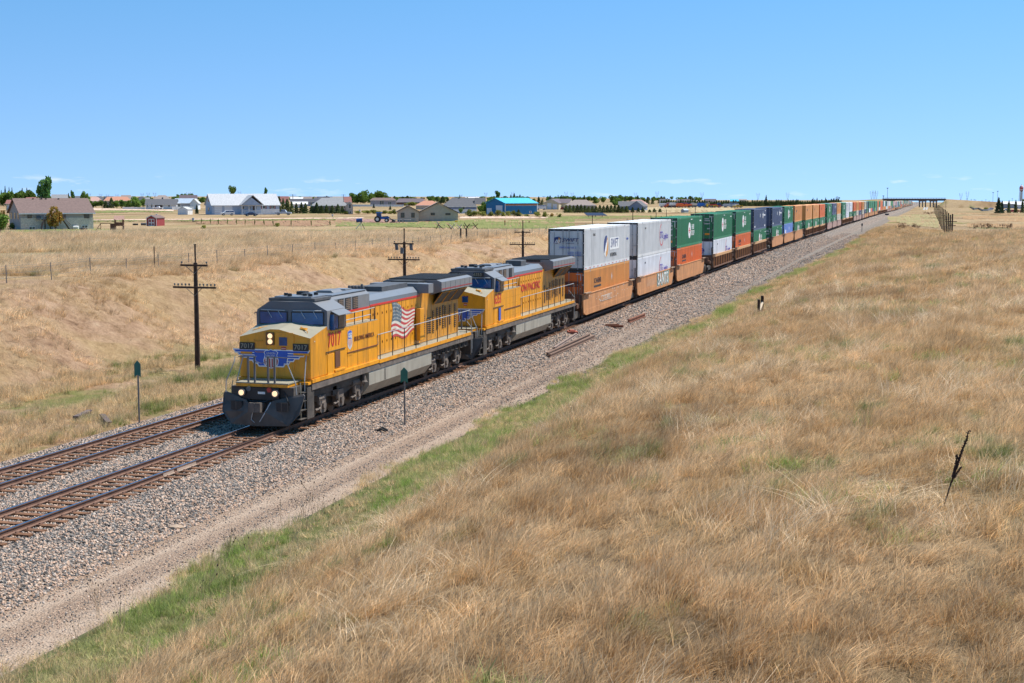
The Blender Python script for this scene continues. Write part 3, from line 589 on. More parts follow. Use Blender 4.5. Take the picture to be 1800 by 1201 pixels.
# ---------------------------------------------------------------- locomotives
def emblem(root, x0, z0, y, full=True, shade=m_blue):
    """winged shield on a -Y face centred on x0; z0 = top of the shield"""
    e = MB()
    def P(pts, d, mi): e.prism([(x0+a, z0+b) for a, b in pts], 'y', y-d, y-.002, mi)
    def inset(p, k):
        c = np.mean(p, 0); return [tuple(np.array(q)+(c-np.array(q))/np.linalg.norm(c-np.array(q))*k) for q in p]
    F_ = [(-.045, -.16, 1.63), (-.16, -.255, 1.47), (-.255, -.35, 1.27), (-.35, -.46, 1.04), (-.46, -.57, .84), (-.57, -.68, .62)]
    for s in (-1, 1):
        for j, (za, zb, xe) in enumerate(F_):
            P([(s*.12, za+.028), (s*(xe+.02), za+.028), (s*(xe-.09), zb-.028), (s*.12, zb-.028)], .006+.0004*j, 0)
            P([(s*.12, za-.018), (s*(xe-.055), za-.018), (s*(xe-.12), zb+.018), (s*.12, zb+.018)], .0105+.0004*j, 1)
        P([(s*.12, -.06), (s*.5, -.06), (s*.72, -.16), (s*.66, -.45), (s*.45, -.655), (s*.2, -.60)], .0145, 1)
    sh = [(-.31, -.13), (-.22, -.05), (-.10, -.045), (0, 0), (.10, -.045), (.22, -.05), (.31, -.13), (.26, -.24), (.33, -.45), (.30, -.62), (.17, -.73), (0, -.765), (-.17, -.73), (-.30, -.62), (-.33, -.45), (-.26, -.24)]
    P(sh, .016, 0)
    si = inset(sh, .03); P([q for q in si if q[1] > -.36]+[(.22, -.33), (-.22, -.33)][::1] if False else [(-.275, -.135), (-.21, -.08), (-.10, -.075), (0, -.035), (.10, -.075), (.21, -.08), (.275, -.135), (.235, -.24), (.26, -.345), (-.26, -.345), (-.235, -.24)], .020, 1)
    P([(-.262, -.37), (.262, -.37), (.295, -.46), (.27, -.60), (.155, -.70), (0, -.735), (-.155, -.70), (-.27, -.60), (-.295, -.46)], .020, 2)
    for k in range(-2, 3):
        xx = k*.105; zb = -.715+abs(k)*.035; e.prism([(x0+xx-.02, z0-.37), (x0+xx+.02, z0-.37), (x0+xx+.02, z0+zb), (x0+xx-.02, z0+zb)], 'y', y-.023, y-.002, 0)
    o = e.build('emblem', [m_white, shade, m_shr], root)
    for i, wd in enumerate(('UNION', 'PACIFIC')):
        text(wd, .115, m_silver, o, (x0, y-.0215, z0-.17-.105*i), FRONT, .02, .9 if i else 1.0)
    return o
def number_board(root, num, x, z, y, w, h, mside=None, tsize=None):
    b = MB(); b.box(x-w/2, x+w/2, y-.03, y, z-h/2, z+h/2); o = b.build('number_board', m_black, root, bevel=.01)
    text(num, tsize or h*.95, m_cream, o, (x, y-.034, z), FRONT, .02, 1.02); return o

m_hand = mat('handrail_grey', (.36, .37, .38), .4, .1)
def locomotive(num, label, Y0, lead):
    root = thing('locomotive', label, 'locomotive', (U1, Y0, float(rz(Y0+10))), group='yellow locomotives')
    B = MB
    # ---- nose: flat front, roof folded down to both sides
    zc, zp = 3.38, 3.70
    front = [(-1.51, 1.78), (1.51, 1.78), (1.51, zc), (.18, zp), (-.18, zp), (-1.51, zc)]
    n = B(); nv = [(x, 0, z) for x, z in front]+[(-1.51, 1.75, 1.78), (1.51, 1.75, 1.78), (1.51, 1.75, 3.73), (.18, 1.45, 3.88), (-.18, 1.45, 3.88), (-1.51, 1.75, 3.73)]
    n.add(nv, [(0, 1, 2, 3, 4, 5), (0, 6, 7, 1), (1, 7, 8, 2), (5, 11, 6, 0), (6, 11, 10, 9, 8, 7)], 0)
    n.add(nv, [(2, 8, 9, 3), (3, 9, 10, 4), (4, 10, 11, 5)], 1)
    nose = n.build('nose', [m_yel, m_cream], root, bevel=.035)
    d = B(); d.box(.02, .80, -.022, 0, 1.86, 3.58); d.box(.78, .84, -.03, 0, 2.2, 2.45); d.box(.78, .84, -.03, 0, 3.2, 3.45); dr = d.build('door', m_yel, nose, bevel=.01)
    w = B(); w.box(.20, .54, -.035, -.02, 3.07, 3.40); w.build('window', m_glass, dr, bevel=.03)
    w = B(); w.box(.29, .49, -.03, -.02, 2.90, 3.02, 0); w.box(.30, .48, -.034, -.02, 2.95, 2.965, 1); w.build('warning_plate', [m_shr, m_white], dr)
    w = B()
    for (x0, x1, z) in ((-.86, -.5, 3.22), (-.8, -.45, 2.8)): w.tube([(x0, 0, z+.07), (x0, -.05, z), (x1, -.05, z), (x1, 0, z+.07)], .014, 5)
    for x in (-1.3, 1.3): w.tube([(x*.9, .5, 3.52), (x*.9, .5, 3.60), (x*.55, .9, 3.74), (x*.55, .9, 3.66)], .016, 5)
    w.box(-1.05, -.8, .75, .95, 3.6, 3.68); w.box(.75, 1.0, .7, .9, 3.62, 3.70)
    w.build('grab_irons', m_yel, nose)
    if lead:
        h = B(); h.box(-.36, .0, -.05, 0, 3.08, 3.58); hb = h.build('headlight_housing', m_lampbox, root, bevel=.02)
        for z in (3.44, 3.22):
            q = B(); q.disc((-.17, 0, z), 'y', .098, -.075, -.05, 20); q.build('headlight', m_lamp, hb)
        for x in (-1.17, 1.11): number_board(root, num, x, 3.02, -.012, .66, .28)
        emblem(root, -.15, 2.93, -.024)
        z = B(); z.box(.82, 1.43, -.08, 0, 2.72, 2.80); z.box(-1.43, -.95, -.08, 0, 2.72, 2.80); z.build('step_bracket', m_yel, nose)
    else:
        emblem(root, -.15, 2.75, -.024)
        q = B(); q.prism([(.3, 3.45), (.42, 3.40), (.55, 3.45), (.55, 3.36), (.425, 3.24), (.3, 3.36)], 'y', -.03, -.022); q.build('badge', m_shr, dr)
        q = B(); q.disc((-.6, 0, 3.2), 'y', .09, -.06, 0, 16); q.build('headlight', m_glass, nose)
    # ---- cab
    yc0, yc1 = 1.42, 3.52
    c = B(); side = [(1.52, 3.55), (1.52, 4.32), (.92, 4.68), (-.92, 4.68), (-1.52, 4.32), (-1.52, 3.55)]
    rows = []
    for y, pts in ((yc0, side), (yc1, side)):
        rows.append([(x, y+(.22*abs(x)/1.52 if y == yc0 else 0), z) for x, z in pts])
    apex = (0, yc0-.02, 4.68); base = (0, yc0-.02, 3.62)
    v = rows[0]+rows[1]+[apex, base]
    c.add(v, [(0, 1, 7, 6), (5, 11, 10, 4), (11, 6, 7, 8, 9, 10), (0, 6, 11, 5, 13)], 0)
    c.add(v, [(1, 2, 8, 7), (3, 4, 10, 9), (2, 12, 3, 9, 8)], 1)
    c.add(v, [(13, 0, 1, 2, 12), (12, 3, 4, 5, 13)], 2)
    m_cabf = m_greyd if False else mat('cab_front_grey', (.105, .115, .14), .5, .1, dirt=GRIME, dirt_amt=.2)
    cab = c.build('cab', [m_grey, m_grey, m_cabf], root, bevel=.015)
    lo = B(); lo.box(-1.515, 1.515, 1.745, yc1, 1.50, 3.56, 0); lo.box(-1.518, 1.518, 1.62, yc1, 3.565, 3.66, 1); lo.box(-1.2, 1.2, yc0-.02, 1.5, 3.64, 3.69, 1)
    lob = lo.build('cab_lower_side', [m_yel, m_red], root)
    def pane(x0, x1, z0, z1, name='windshield'):
        s = np.sign(x0+x1); q = B(); f = lambda x: yc0-.02+.24*abs(x)/1.52
        fr = [(x0-.04, z0-.04), (x1+.04, z0-.04), (x1+.04, z1+.04), (x0-.04, z1+.04)]
        q.add([(x, f(x)-.03+dy, z) for dy in (0, .03) for x, z in fr], [(0, 1, 2, 3), (0, 4, 5, 1), (1, 5, 6, 2), (2, 6, 7, 3), (3, 7, 4, 0)], 1)
        pn = [(x0, z0), (x1, z0), (x1, z1), (x0, z1)]
        q.add([(x, f(x)-.036+dy, z) for dy in (0, .02) for x, z in pn], [(0, 1, 2, 3), (0, 4, 5, 1), (1, 5, 6, 2), (2, 6, 7, 3), (3, 7, 4, 0)], 0)
        for k in (.3, .7):
            xm = x0+(x1-x0)*k; q.tube([(xm, f(xm)-.06, z1+.06), (xm+.18, f(xm)-.07, z1-.22)], .012, 4, 2)
        q.tube([(x0+.05, f(x0)-.06, z1+.09), (x1-.05, f(x1)-.06, z1+.09)], .013, 4, 2)
        q.build(name, [m_glass, m_black, m_silver], cab)
    pane(.12, 1.36, 3.78, 4.24); pane(-1.36, -.12, 3.78, 4.24)
    for s in (-1, 1):
        q = B(); X = s*1.525; q.box(min(X, X+s*.03), max(X, X+s*.03), 1.95, 3.40, 3.50, 4.22, 1)
        q.box(min(X+s*.03, X+s*.04), max(X+s*.03, X+s*.04), 2.08, 2.62, 3.56, 4.17, 0); q.box(min(X+s*.03, X+s*.045), max(X+s*.03, X+s*.045), 2.70, 3.34, 3.56, 4.17, 2)
        q.build('side_window', [m_glass, m_black, mat('tinted_side_glass', (.07, .075, .08), .1, .1, spec=.8)], cab)
        q = B(); q.add([(X, 2.0, 4.30), (X, 3.40, 4.30), (X+s*.34, 3.38, 4.13), (X+s*.34, 2.02, 4.13), (X, 2.0, 4.27), (X, 3.40, 4.27), (X+s*.33, 3.38, 4.11), (X+s*.33, 2.02, 4.11)], [(0, 1, 2, 3), (4, 7, 6, 5), (0, 3, 7, 4), (1, 5, 6, 2), (2, 6, 7, 3), (0, 4, 5, 1)]); q.build('sunshade', m_grey, cab)
        q = B(); q.box(min(X, X+s*.16), max(X, X+s*.16), 1.92, 1.95, 3.55, 4.15); q.build('wind_deflector', m_glass, cab)
    r = B(); r.box(-1.0, 1.0, 1.62, 3.3, 4.68, 4.80, 0); r.box(-.8, .8, 1.75, 3.15, 4.80, 4.86, 1)
    for x, y in ((-.5, 2.2), (.2, 2.5), (.65, 2.0), (-.2, 1.9), (.5, 2.9)): r.disc((x, y, 0), 'z', .09, 4.84, 4.97, 10, 2)
    r.box(-.3, .1, 2.75, 3.1, 4.86, 5.0, 2)
    for k in range(3): r.tube([(.25+.09*k, 2.0, 4.95), (.25+.09*k, 2.45, 4.95)], .035, 6, 2)
    r.build('roof_equipment', [m_greyd, m_roofg, m_black], cab, bevel=.01)
    if not lead:
        for x in (-.62, .62): number_board(cab, num, x, 4.50, yc0+.07, .72, .24)
    # cab side lettering, vents, hatches
    if lead: text(num, .78, m_redout, lob, (1.519, 2.34, 3.11), SIDE, .05, .80)
    text(num, .78, m_redlet, lob, (1.5235, 2.34, 3.11), SIDE, .03, .82)
    q = B()
    q.box(1.515, 1.55, 1.45, 3.45, 2.66, 2.69, 1); q.box(1.515, 1.53, 1.60, 2.25, 1.55, 2.58, 0); q.box(1.515, 1.545, 2.36, 2.88, 1.98, 2.62, 2); q.box(1.515, 1.57, 2.3, 3.4, 1.80, 1.88, 0)
    q.box(1.515, 1.527, .35, .40, 3.20, 3.25, 3)
    if not lead: q.box(1.55, 1.56, 2.45, 2.82, 1.90, 2.6, 4)
    q.build('vents', [m_yel, m_black, mat('brown_vent', (.13, .05, .02), .7), m_white, m_blue], lob, bevel=.008)
    # ---- full-width body behind the cab with roof walkway
    b = B(); b.box(-1.50, 1.50, yc1+.003, 7.18, 1.50, 3.50, 0); b.box(-1.5, 1.5, yc1+.003, 7.18, 3.503, 3.53, 1)
    for y in (4.85, 6.0): b.box(1.5, 1.506, y-.008, y+.008, 2.44, 3.46, 2)
    b.box(1.5, 1.53, 3.7, 7.1, 2.40, 2.44, 2)
    for y in (3.75, 4.85, 6.05, 7.12): b.box(1.5, 1.506, y-.008, y+.008, 1.8, 2.40, 2)
    if not lead:
        for y in np.arange(3.7, 7.1, .28):
            for z in (2.0, 2.35, 2.7, 3.05, 3.4): b.box(1.5, 1.507, y-.012, y+.012, z-.012, z+.012, 2)
    if lead: b.box(1.5, 1.512, 3.72, 4.28, 2.30, 3.40, 0)
    bd = b.build('equipment_cabinet', [m_yel, m_cream, m_redout], root, bevel=.012)
    if lead:
        text('BUILDING AMERICA', .27, m_redout, bd, (1.514, 5.60, 2.92), SIDE, .008, .92)
        s = MB(); yy, zz = 3.99, 3.34
        out = [(-.24, -.10), (-.17, -.02), (-.07, -.03), (0, .03), (.07, -.03), (.17, -.02), (.24, -.10), (.21, -.22), (.25, -.5), (.2, -.68), (0, -.8), (-.2, -.68), (-.25, -.5), (-.21, -.22)]
        s.prism([(yy+a*1.05, zz+z*1.02) for a, z in out], 'x', 1.512, 1.516, 0)
        s.prism([(yy+a*.92, zz+max(z*.96-.005, -.36)) for a, z in out if z > -.3]+[(yy+.20, zz-.36), (yy-.20, zz-.36)], 'x', 1.512, 1.519, 1)
        for k in range(-3, 4): s.box(1.512, 1.519, yy+k*.058-.017, yy+k*.058+.017, zz-.72+abs(k)*.05, zz-.385, 2)
        so = s.build('shield', [m_silver, m_blue, mat('faded_shield_red', (.60, .30, .22), .5)], bd)
        text('UNION', .13, m_white, so, (1.5195, yy, zz-.16), SIDE, .02, .85); text('PACIFIC', .13, m_white, so, (1.5195, yy, zz-.28), SIDE, .02, .75)
    u = B(); u.prism([(-.97, 3.52), (.97, 3.52), (.97, 4.62), (.80, 4.76), (-.80, 4.76), (-.97, 4.62)], 'y', yc1+.004, 7.6, 0)
    up = u.build('upper_cabinet', [m_grey], root, bevel=.015)
    q = B(); q.box(.97, .985, yc1+.1, 7.55, 3.98, 4.06, 0); q.box(.97, .982, 3.6, 7.58, 3.54, 3.978, 1); q.build('stripe', [m_red, m_yel], up)
    for y in ((4.05, 4.85, 5.65) if lead else (4.4, 5.3, 6.5)):
        q = B(); q.box(.968, .99, y, y+.58, 4.08, 4.60, 0)
        if not (not lead and y > 6):
            for k in range(1, 7): q.box(.99, 1.0, y+.03, y+.55, 4.08+k*.075-.02, 4.08+k*.075+.012, 1)
            q.box(.99, 1.005, y+.27, y+.31, 4.1, 4.58, 1)
        q.build('grille', [m_black, mat('grille_brown', (.22, .15, .10), .7)], up)
    q = B(); q.box(-.86, .86, 3.7, 7.5, 4.762, 4.80, 0); q.prism([(-.45, 4.80), (.45, 4.80), (.3, 4.90), (-.3, 4.90)], 'y', 4.9, 5.9, 1); q.box(-.3, .3, 6.5, 7.2, 4.80, 4.86, 1); q.build('roof_hatch', [m_roofg, m_grey], up, bevel=.01)
    # ---- engine hood
    h = B(); prof = [(-.96, 1.78), (.96, 1.78), (.96, 4.28), (.72, 4.50), (-.72, 4.50), (-.96, 4.28)]
    h.prism(prof, 'y', 7.604, 14.2, 0)
    for y in np.arange(7.75, 14.1, .56): h.box(.96, .967, y-.011, y+.011, 1.85, 4.12, 2)
    for y in np.arange(7.9, 14.0, .56):
        for z in (2.3, 3.6): h.box(.96, .985, y+.1, y+.13, z, z+.10, 2)
    hood = h.build('engine_hood', [m_yel, m_grey, m_redout], root)
    q = B(); q.prism([(.9605, 4.10), (.972, 4.10), (.972, 4.285), (.727, 4.512), (-.727, 4.512), (-.972, 4.285), (-.972, 4.10), (-.9605, 4.10), (-.9605, 4.28), (-.72, 4.501), (.72, 4.501), (.9605, 4.28)], 'y', 7.61, 14.19, 0)
    q.box(.972, .979, 7.65, 14.15, 4.02, 4.11, 1); q.build('roof_stripe', [m_roofg, m_red], hood)
    q = B()
    if lead:                                                      # dark exhaust silencer
        q.box(-.55, .55, 10.2, 13.6, 4.512, 4.74); q.box(-.75, -.3, 9.6, 10.3, 4.55, 4.78)
        for k in range(5): q.disc((-.7+.16*k, 9.45, 4.74), 'x', .09, -.78+.16*k, -.66+.16*k, 10)
        q.tube([(-.1, 9.4, 4.5), (-.1, 9.4, 4.9)], .06, 8)
    else:
        q.box(-.5, .5, 10.8, 12.0, 4.512, 4.85); q.box(-.4, .4, 12.3, 13.2, 4.512, 4.6)
        for k in range(3): q.disc((-.5+.2*k, 9.9, 4.66), 'x', .09, -.58+.2*k, -.44+.2*k, 10)
    q.build('exhaust_stack', m_greyd, hood, bevel=.03)
    if lead:                                                      # waving flag painted on the doors
        fl = MB(); ny = 28; y0, y1 = 10.35, 13.35
        top = lambda t: 4.02-.55*t**.8+.10*math.sin(t*7.5); bot = lambda t: 2.28+.12*t+.13*math.sin(t*7.5+.6)
        for i in range(ny):
            for k in range(13):
                P = []
                for tt, kk in ((i/ny, k), ((i+1)/ny, k), ((i+1)/ny, k+1), (i/ny, k+1)):
                    z = top(tt)+(bot(tt)-top(tt))*kk/13; P.append((.9745, y0+(y1-y0)*tt+.12*math.sin(kk*.5), z))
                t = (i+.5)/ny; mi = 2 if (k < 7 and t < .40) else (0 if k % 2 == 0 else 1)
                fl.poly(P, mi)
        for r_ in range(5):
            for c_ in range(6):
                t = .035+c_*.062; z = top(t)+(bot(t)-top(t))*(.6+r_*1.35)/13; y = y0+(y1-y0)*t+.05
                fl.box(.9745, .978, y-.028, y+.028, z-.03, z+.03, 1)
        fl.build('flag_mural', [mat('mural_red', (.50, .06, .06), .5, .15), mat('mural_white', (.66, .62, .52), .5, .15), mat('mural_blue', (.10, .14, .17), .5, .3)], hood)
    else:
        text('UNION PACIFIC', .64, m_redlet, hood, (.979, 10.65, 3.24), SIDE, .02, 1.24)
    bx = B(); bx.box(.98, 1.22, 13.5, 14.1, 1.95, 3.50); bx.box(.98, 1.12, 14.1, 14.19, 2.3, 3.3)
    if lead: bx.build('door', m_yel, hood, bevel=.03)
    # ---- radiator section
    k = B(); k.prism([(-.96, 1.78), (.96, 1.78), (.96, 4.15), (-.96, 4.15)], 'y', 14.204, 20.1, 0)
    for y in np.arange(15.2, 20.0, .62): k.box(.96, .966, y-.01, y+.01, 1.85, 3.3, 1)
    rad = k.build('radiator_hood', [m_yeld, m_redout], root)
    q = B()
    if lead: q.prism([(-1.5, 4.20), (1.5, 4.20), (1.5, 4.64), (.9, 4.66), (-.9, 4.66), (-1.5, 4.64)], 'y', 13.92, 14.62, 0)
    y0w = 15.75 if lead else 14.7
    q.prism([(-.96, 4.0), (.96, 4.0), (1.54, 4.17), (1.54, 4.63), (1.30, 4.72), (-1.30, 4.72), (-1.54, 4.63), (-1.54, 4.17)], 'y', y0w, 20.7, 0)
    q.box(-.8, .8, 14.62, y0w, 4.15, 4.6, 0)
    q.box(1.54, 1.544, y0w+.05, 20.65, 4.25, 4.31, 2)
    for y in np.arange(y0w+.6, 20.6, .78): q.box(1.54, 1.546, y-.012, y+.012, 4.18, 4.62, 3)
    wing = q.build('radiator_wing', [m_grey, m_black, mat('sooty_red', (.28, .03, .03), .6), m_greyd], root, bevel=.012)
    q = B(); q.box(-1.25, 1.25, y0w+.1, 20.6, 4.722, 4.76, 0)
    for y in np.arange(y0w+.15, 20.6, .16): q.box(-1.24, 1.24, y-.025, y+.025, 4.76, 4.78, 1)
    q.box(-.7, .7, 14.64, y0w-.02, 4.6, 4.72, 0)
    q.build('radiator_grille', [m_blackr, mat('grille_bar', (.05, .05, .052), .6)], wing)
    for a_, b_ in ((16.1, 17.3), (17.38, 18.5), (18.58, 20.05)) if lead else ((17.0, 18.4), (18.5, 20.0)):
        q = B(); q.add([(.975, a_, 3.50), (.975, b_, 3.50), (1.46, b_, 4.10), (1.46, a_, 4.10), (.965, a_, 3.55), (.965, b_, 3.55), (1.40, b_, 4.16), (1.40, a_, 4.16)], [(0, 1, 2, 3), (7, 6, 5, 4), (0, 3, 7, 4), (1, 5, 6, 2), (0, 4, 5, 1), (2, 6, 7, 3)], 0)
        q.tube([(.975, a_, 3.50), (1.46, a_, 4.10), (1.46, b_, 4.10), (.975, b_, 3.50), (.975, a_, 3.50)], .028, 4, 1)
        q.build('radiator_screen', [m_black, m_yeld], rad)
    for y, w_, z0, z1 in ((14.6, .26, 2.0, 3.1), (15.15, .3, 2.15, 2.9), (15.5, .3, 2.15, 2.9), (16.0, .22, 2.1, 3.2), (16.6, .24, 2.2, 3.3), (17.05, .24, 2.4, 3.3), (17.5, .24, 2.2, 3.35), (17.9, .18, 2.2, 3.3), (18.6, .2, 2.3, 3.3), (19.4, .26, 2.1, 3.3)):
        q = B(); q.box(.96, .984, y, y+w_, z0, z1, 0)
        for z in np.arange(z0+.06, z1-.03, .10): q.box(.984, .99, y+.02, y+w_-.02, z-.012, z+.012, 1)
        q.build('louvre', [m_black, m_yeld], rad)
    # ---- walkway, sill, handrails
    q = B()
    q.box(.967, 1.56, 7.19, 20.35, 1.70, 1.76, 0); q.box(-1.56, -.967, 7.19, 20.35, 1.70, 1.76, 0); q.box(-1.45, 1.45, 20.1, 20.9, 1.70, 1.76, 0)
    q.build('walkway', m_cream, root)
    q = B(); q.box(-1.57, 1.57, .02, 7.18, 1.63, 1.775, 0); q.box(1.561, 1.58, 7.19, 20.4, 1.60, 1.755, 0); q.box(-1.58, -1.561, 7.19, 20.4, 1.60, 1.755, 0)
    q.box(-1.55, 1.55, .02, 20.85, 1.36, 1.597, 1); q.box(-1.3, 1.3, .3, 20.8, 1.0, 1.36, 2)
    q.build('underframe', [m_yel, m_truck, m_under], root)
    def rail_(pts, posts, zb, m2=m_hand, r_=.019):
        q = B(); q.tube(pts, r_, 6, 0)
        for (x, y, zt) in posts: q.tube([(x, y, zb), (x, y, zt)], .022, 5, 1)
        return q.build('handrail', [m2, m_black], root)
    for s in (-1, 1):
        ys_ = np.linspace(7.35, 19.7, 9)
        rail_([(s*1.54, 7.1, 2.42), (s*1.54, 7.1, 2.86), (s*1.54, 20.3, 2.90)], [(s*1.54, y, 2.88) for y in ys_], 1.45)
        rail_([(s*1.48, 3.6, 4.02), (s*1.48, 6.85, 4.06)], [(s*1.48, y, 4.05) for y in (3.62, 4.6, 5.5, 6.4, 6.85)], 3.5)
        rail_([(s*1.48, 3.6, 3.78), (s*1.48, 6.4, 3.80)], [], 3.5)
        rail_([(s*1.48, 6.85, 4.06), (s*1.2, 7.65, 3.2), (s*1.2, 7.7, 2.4)], [], 3.5, m_black, .022)
        # stepwell rails front and rear
        rail_([(s*1.35, -.02, 2.72), (s*1.35, -.10, 2.50), (s*1.42, -.40, 1.78), (s*1.42, -.40, .62)], [], 0)
        rail_([(s*1.1, -1.22, 2.74), (s*1.1, -1.28, 2.55), (s*1.45, -1.30, 1.78), (s*1.48, -1.28, 1.35)], [], 0)
        rail_([(s*1.42, -.8, 1.75), (s*1.45, -.85, 1.50), (s*1.45, -.85, .40)], [], 0, m_cream, .018)
        rail_([(s*1.54, 20.3, 2.90), (s*1.45, 20.9, 2.0), (s*1.45, 20.9, .6)], [], 0)
        rail_([(s*1.0, 21.05, 2.4), (s*1.4, 21.1, 1.9), (s*1.4, 21.1, .8)], [], 0)
    q = B()
    for x in (-.55, -.28, .28, .55): q.box(x-.035, x+.035, -1.24, -1.19, 1.74, 2.75)
    q.tube([(-.95, -1.22, 2.74), (-.55, -1.22, 2.76), (-.2, -1.22, 2.76)], .022, 5); q.tube([(.2, -1.22, 2.76), (.55, -1.22, 2.76), (1.1, -1.22, 2.74)], .022, 5)
    q.tube([(-.28, -1.22, 2.6), (0, -1.22, 2.5), (.28, -1.22, 2.6)], .012, 4)
    q.build('front_rail_posts', m_steel, root)
    for e_, yy0, yy1 in ((0, -1.25, -.003), (1, 20.9, 21.2)):
        q = B(); q.box(-1.08, 1.12, yy0, yy1, 1.72, 1.76, 1); q.box(-1.06, 1.10, yy0-.01, yy1, 1.60, 1.717, 0)
        if not e_: q.box(-1.53, 1.53, -.30, -.004, 1.60, 1.70, 0)
        q.build('end_platform', [m_yel, m_cream], root)
    # pilot, plow, coupler, steps, ditch lights
    q = B(); q.box(-1.3, 1.3, -1.15, -.3, .45, 1.59); q.box(-1.48, 1.48, -.30, .3, .35, 1.59)
    for s in (-1, 1):
        for z in (.32, .66, 1.0, 1.33): q.box(s*1.2-.3, s*1.2+.3, -.95 if z < 1.1 else -.7, -.30, z, z+.03)
        q.box(s*1.5-.02, s*1.5+.02, -.4, .25, .28, 1.5)
    q.build('pilot', m_under, root)
    q = B()
    for s in (-1, 1):
        ny = 8
        out = [(0, .16), (1.20, .16), (1.62, .62), (1.70, 1.28), (1.62, 1.36), (.55, 1.10), (.40, .98), (.36, .70), (.0, .66)]
        f = lambda x, z: -1.72+.42*(x/1.7)**1.0+.30*((z-.16)/1.2)-.18*(1-abs(z-.7)/.7)
        vs = [(s*x, f(x, z), z) for x, z in out]; vb = [(s*x, f(x, z)+.05, z) for x, z in out]; k_ = len(out)
        q.add(vs+vb, [tuple(range(k_)), tuple(range(2*k_-1, k_-1, -1))]+[(i, (i+1) % k_, k_+(i+1) % k_, k_+i) for i in range(k_)], 0)
        xx = s*.95; q.box(xx-.23, xx+.23, f(.95, .9)-.05, f(.95, .9)+.03, .72, 1.05, 1)
        q.box(xx-.03, xx+.0, f(.95, .9)-.06, f(.95, .9)+.03, .72, 1.05, 0)
    q.build('plow', [mat('worn_plow_steel', (.075, .063, .055), .5, .35, 2.5, dirt=(.15, .12, .10), dirt_amt=.5, streak=True), m_black], root)
    q = B(); q.box(-.16, .16, -1.75, -1.1, .74, 1.0, 0); q.box(-.24, .02, -1.92, -1.72, .70, 1.06, 0); q.prism([(.02, -1.9), (.22, -1.85), (.24, -1.70), (.1, -1.66), (.02, -1.72)], 'z', .70, 1.06, 0)
    q.tube([(-.1, -1.8, .75), (-.2, -1.75, .4), (.05, -1.72, .2)], .016, 5, 1); q.tube([(.5, -1.5, 1.05), (.3, -1.7, .6), (.05, -1.72, .2)], .022, 5, 1)
    q.tube([(-.8, -1.2, 1.2), (-.4, -1.35, 1.05), (.2, -1.35, 1.05), (.6, -1.2, 1.2)], .03, 6, 2); q.tube([(.9, -1.15, 1.45), (1.15, -1.35, 1.1), (1.2, -1.2, .8)], .025, 5, 2)
    q.build('coupler', [m_rust if False else m_truck, m_silver, m_black], root)
    q = B(); q.box(-.75, .75, -1.3, -1.15, 1.12, 1.58, 0); q.box(-.12, .18, -1.31, -1.30, 1.33, 1.42, 1); q.disc((.36, 0, 1.50), 'y', .10, -1.33, -1.28, 12, 2); q.disc((-.5, 0, 1.52), 'y', .10, -1.33, -1.28, 12, 3)
    q.build('uncoupling_plate', [m_black, m_white, m_shr, m_steel], root)
    for x in (-.76, .64):
        q = B(); q.disc((x, 0, 1.38), 'y', .15, -1.42, -1.2, 18, 0, .11); o = q.build('ditch_light_housing', m_steel, root)
        q = B(); q.disc((x, 0, 1.38), 'y', .105, -1.445, -1.421, 18); q.build('ditch_light', m_lamp if lead else m_glass, o)
    # ---- tank, bell, air reservoirs
    q = B(); ts = [(-1.50, 1.36), (1.50, 1.36), (1.53, 1.30), (1.53, .78), (1.18, .34), (-1.18, .34), (-1.53, .78), (-1.53, 1.30)]
    q.prism(ts, 'y', 6.05, 14.2, 0); q.box(1.53, 1.536, 7.9, 8.0, .8, 1.3, 1)
    q.box(1.0, 1.5, 6.3, 6.9, 1.36, 1.52, 1); q.tube([(1.35, 8.5, 1.36), (1.35, 8.5, 1.52)], .06, 8, 2); q.tube([(1.4, 8.8, 1.36), (1.4, 8.8, 1.60)], .05, 8, 1)
    q.build('fuel_tank', [m_tank, m_black, m_shr], root, bevel=.03)
    q = B(); q.tube([(1.42, 5.7, 1.30), (1.42, 5.7, 1.05), (1.42, 5.7, .98)], .07, 10, 0, .17); q.build('bell', m_truck, root)
    q = B(); q.tube([(1.2, 4.7, 1.02), (1.2, 5.5, 1.02)], .16, 10); q.tube([(1.2, 5.5, 1.02), (1.3, 5.9, .9), (1.3, 6.05, .8)], .05, 6); q.tube([(1.2, 14.3, 1.1), (1.2, 15.0, 1.1)], .17, 10)
    q.build('air_reservoir', m_truck, root)
    q = B()
    for y in np.arange(14.6, 20, .7): q.tube([(1.35, y, 1.35), (1.42, y+.1, 1.1), (1.42, y+.45, 1.05), (1.4, y+.6, 1.3)], .03, 5)
    q.build('brake_pipes', m_under, root)
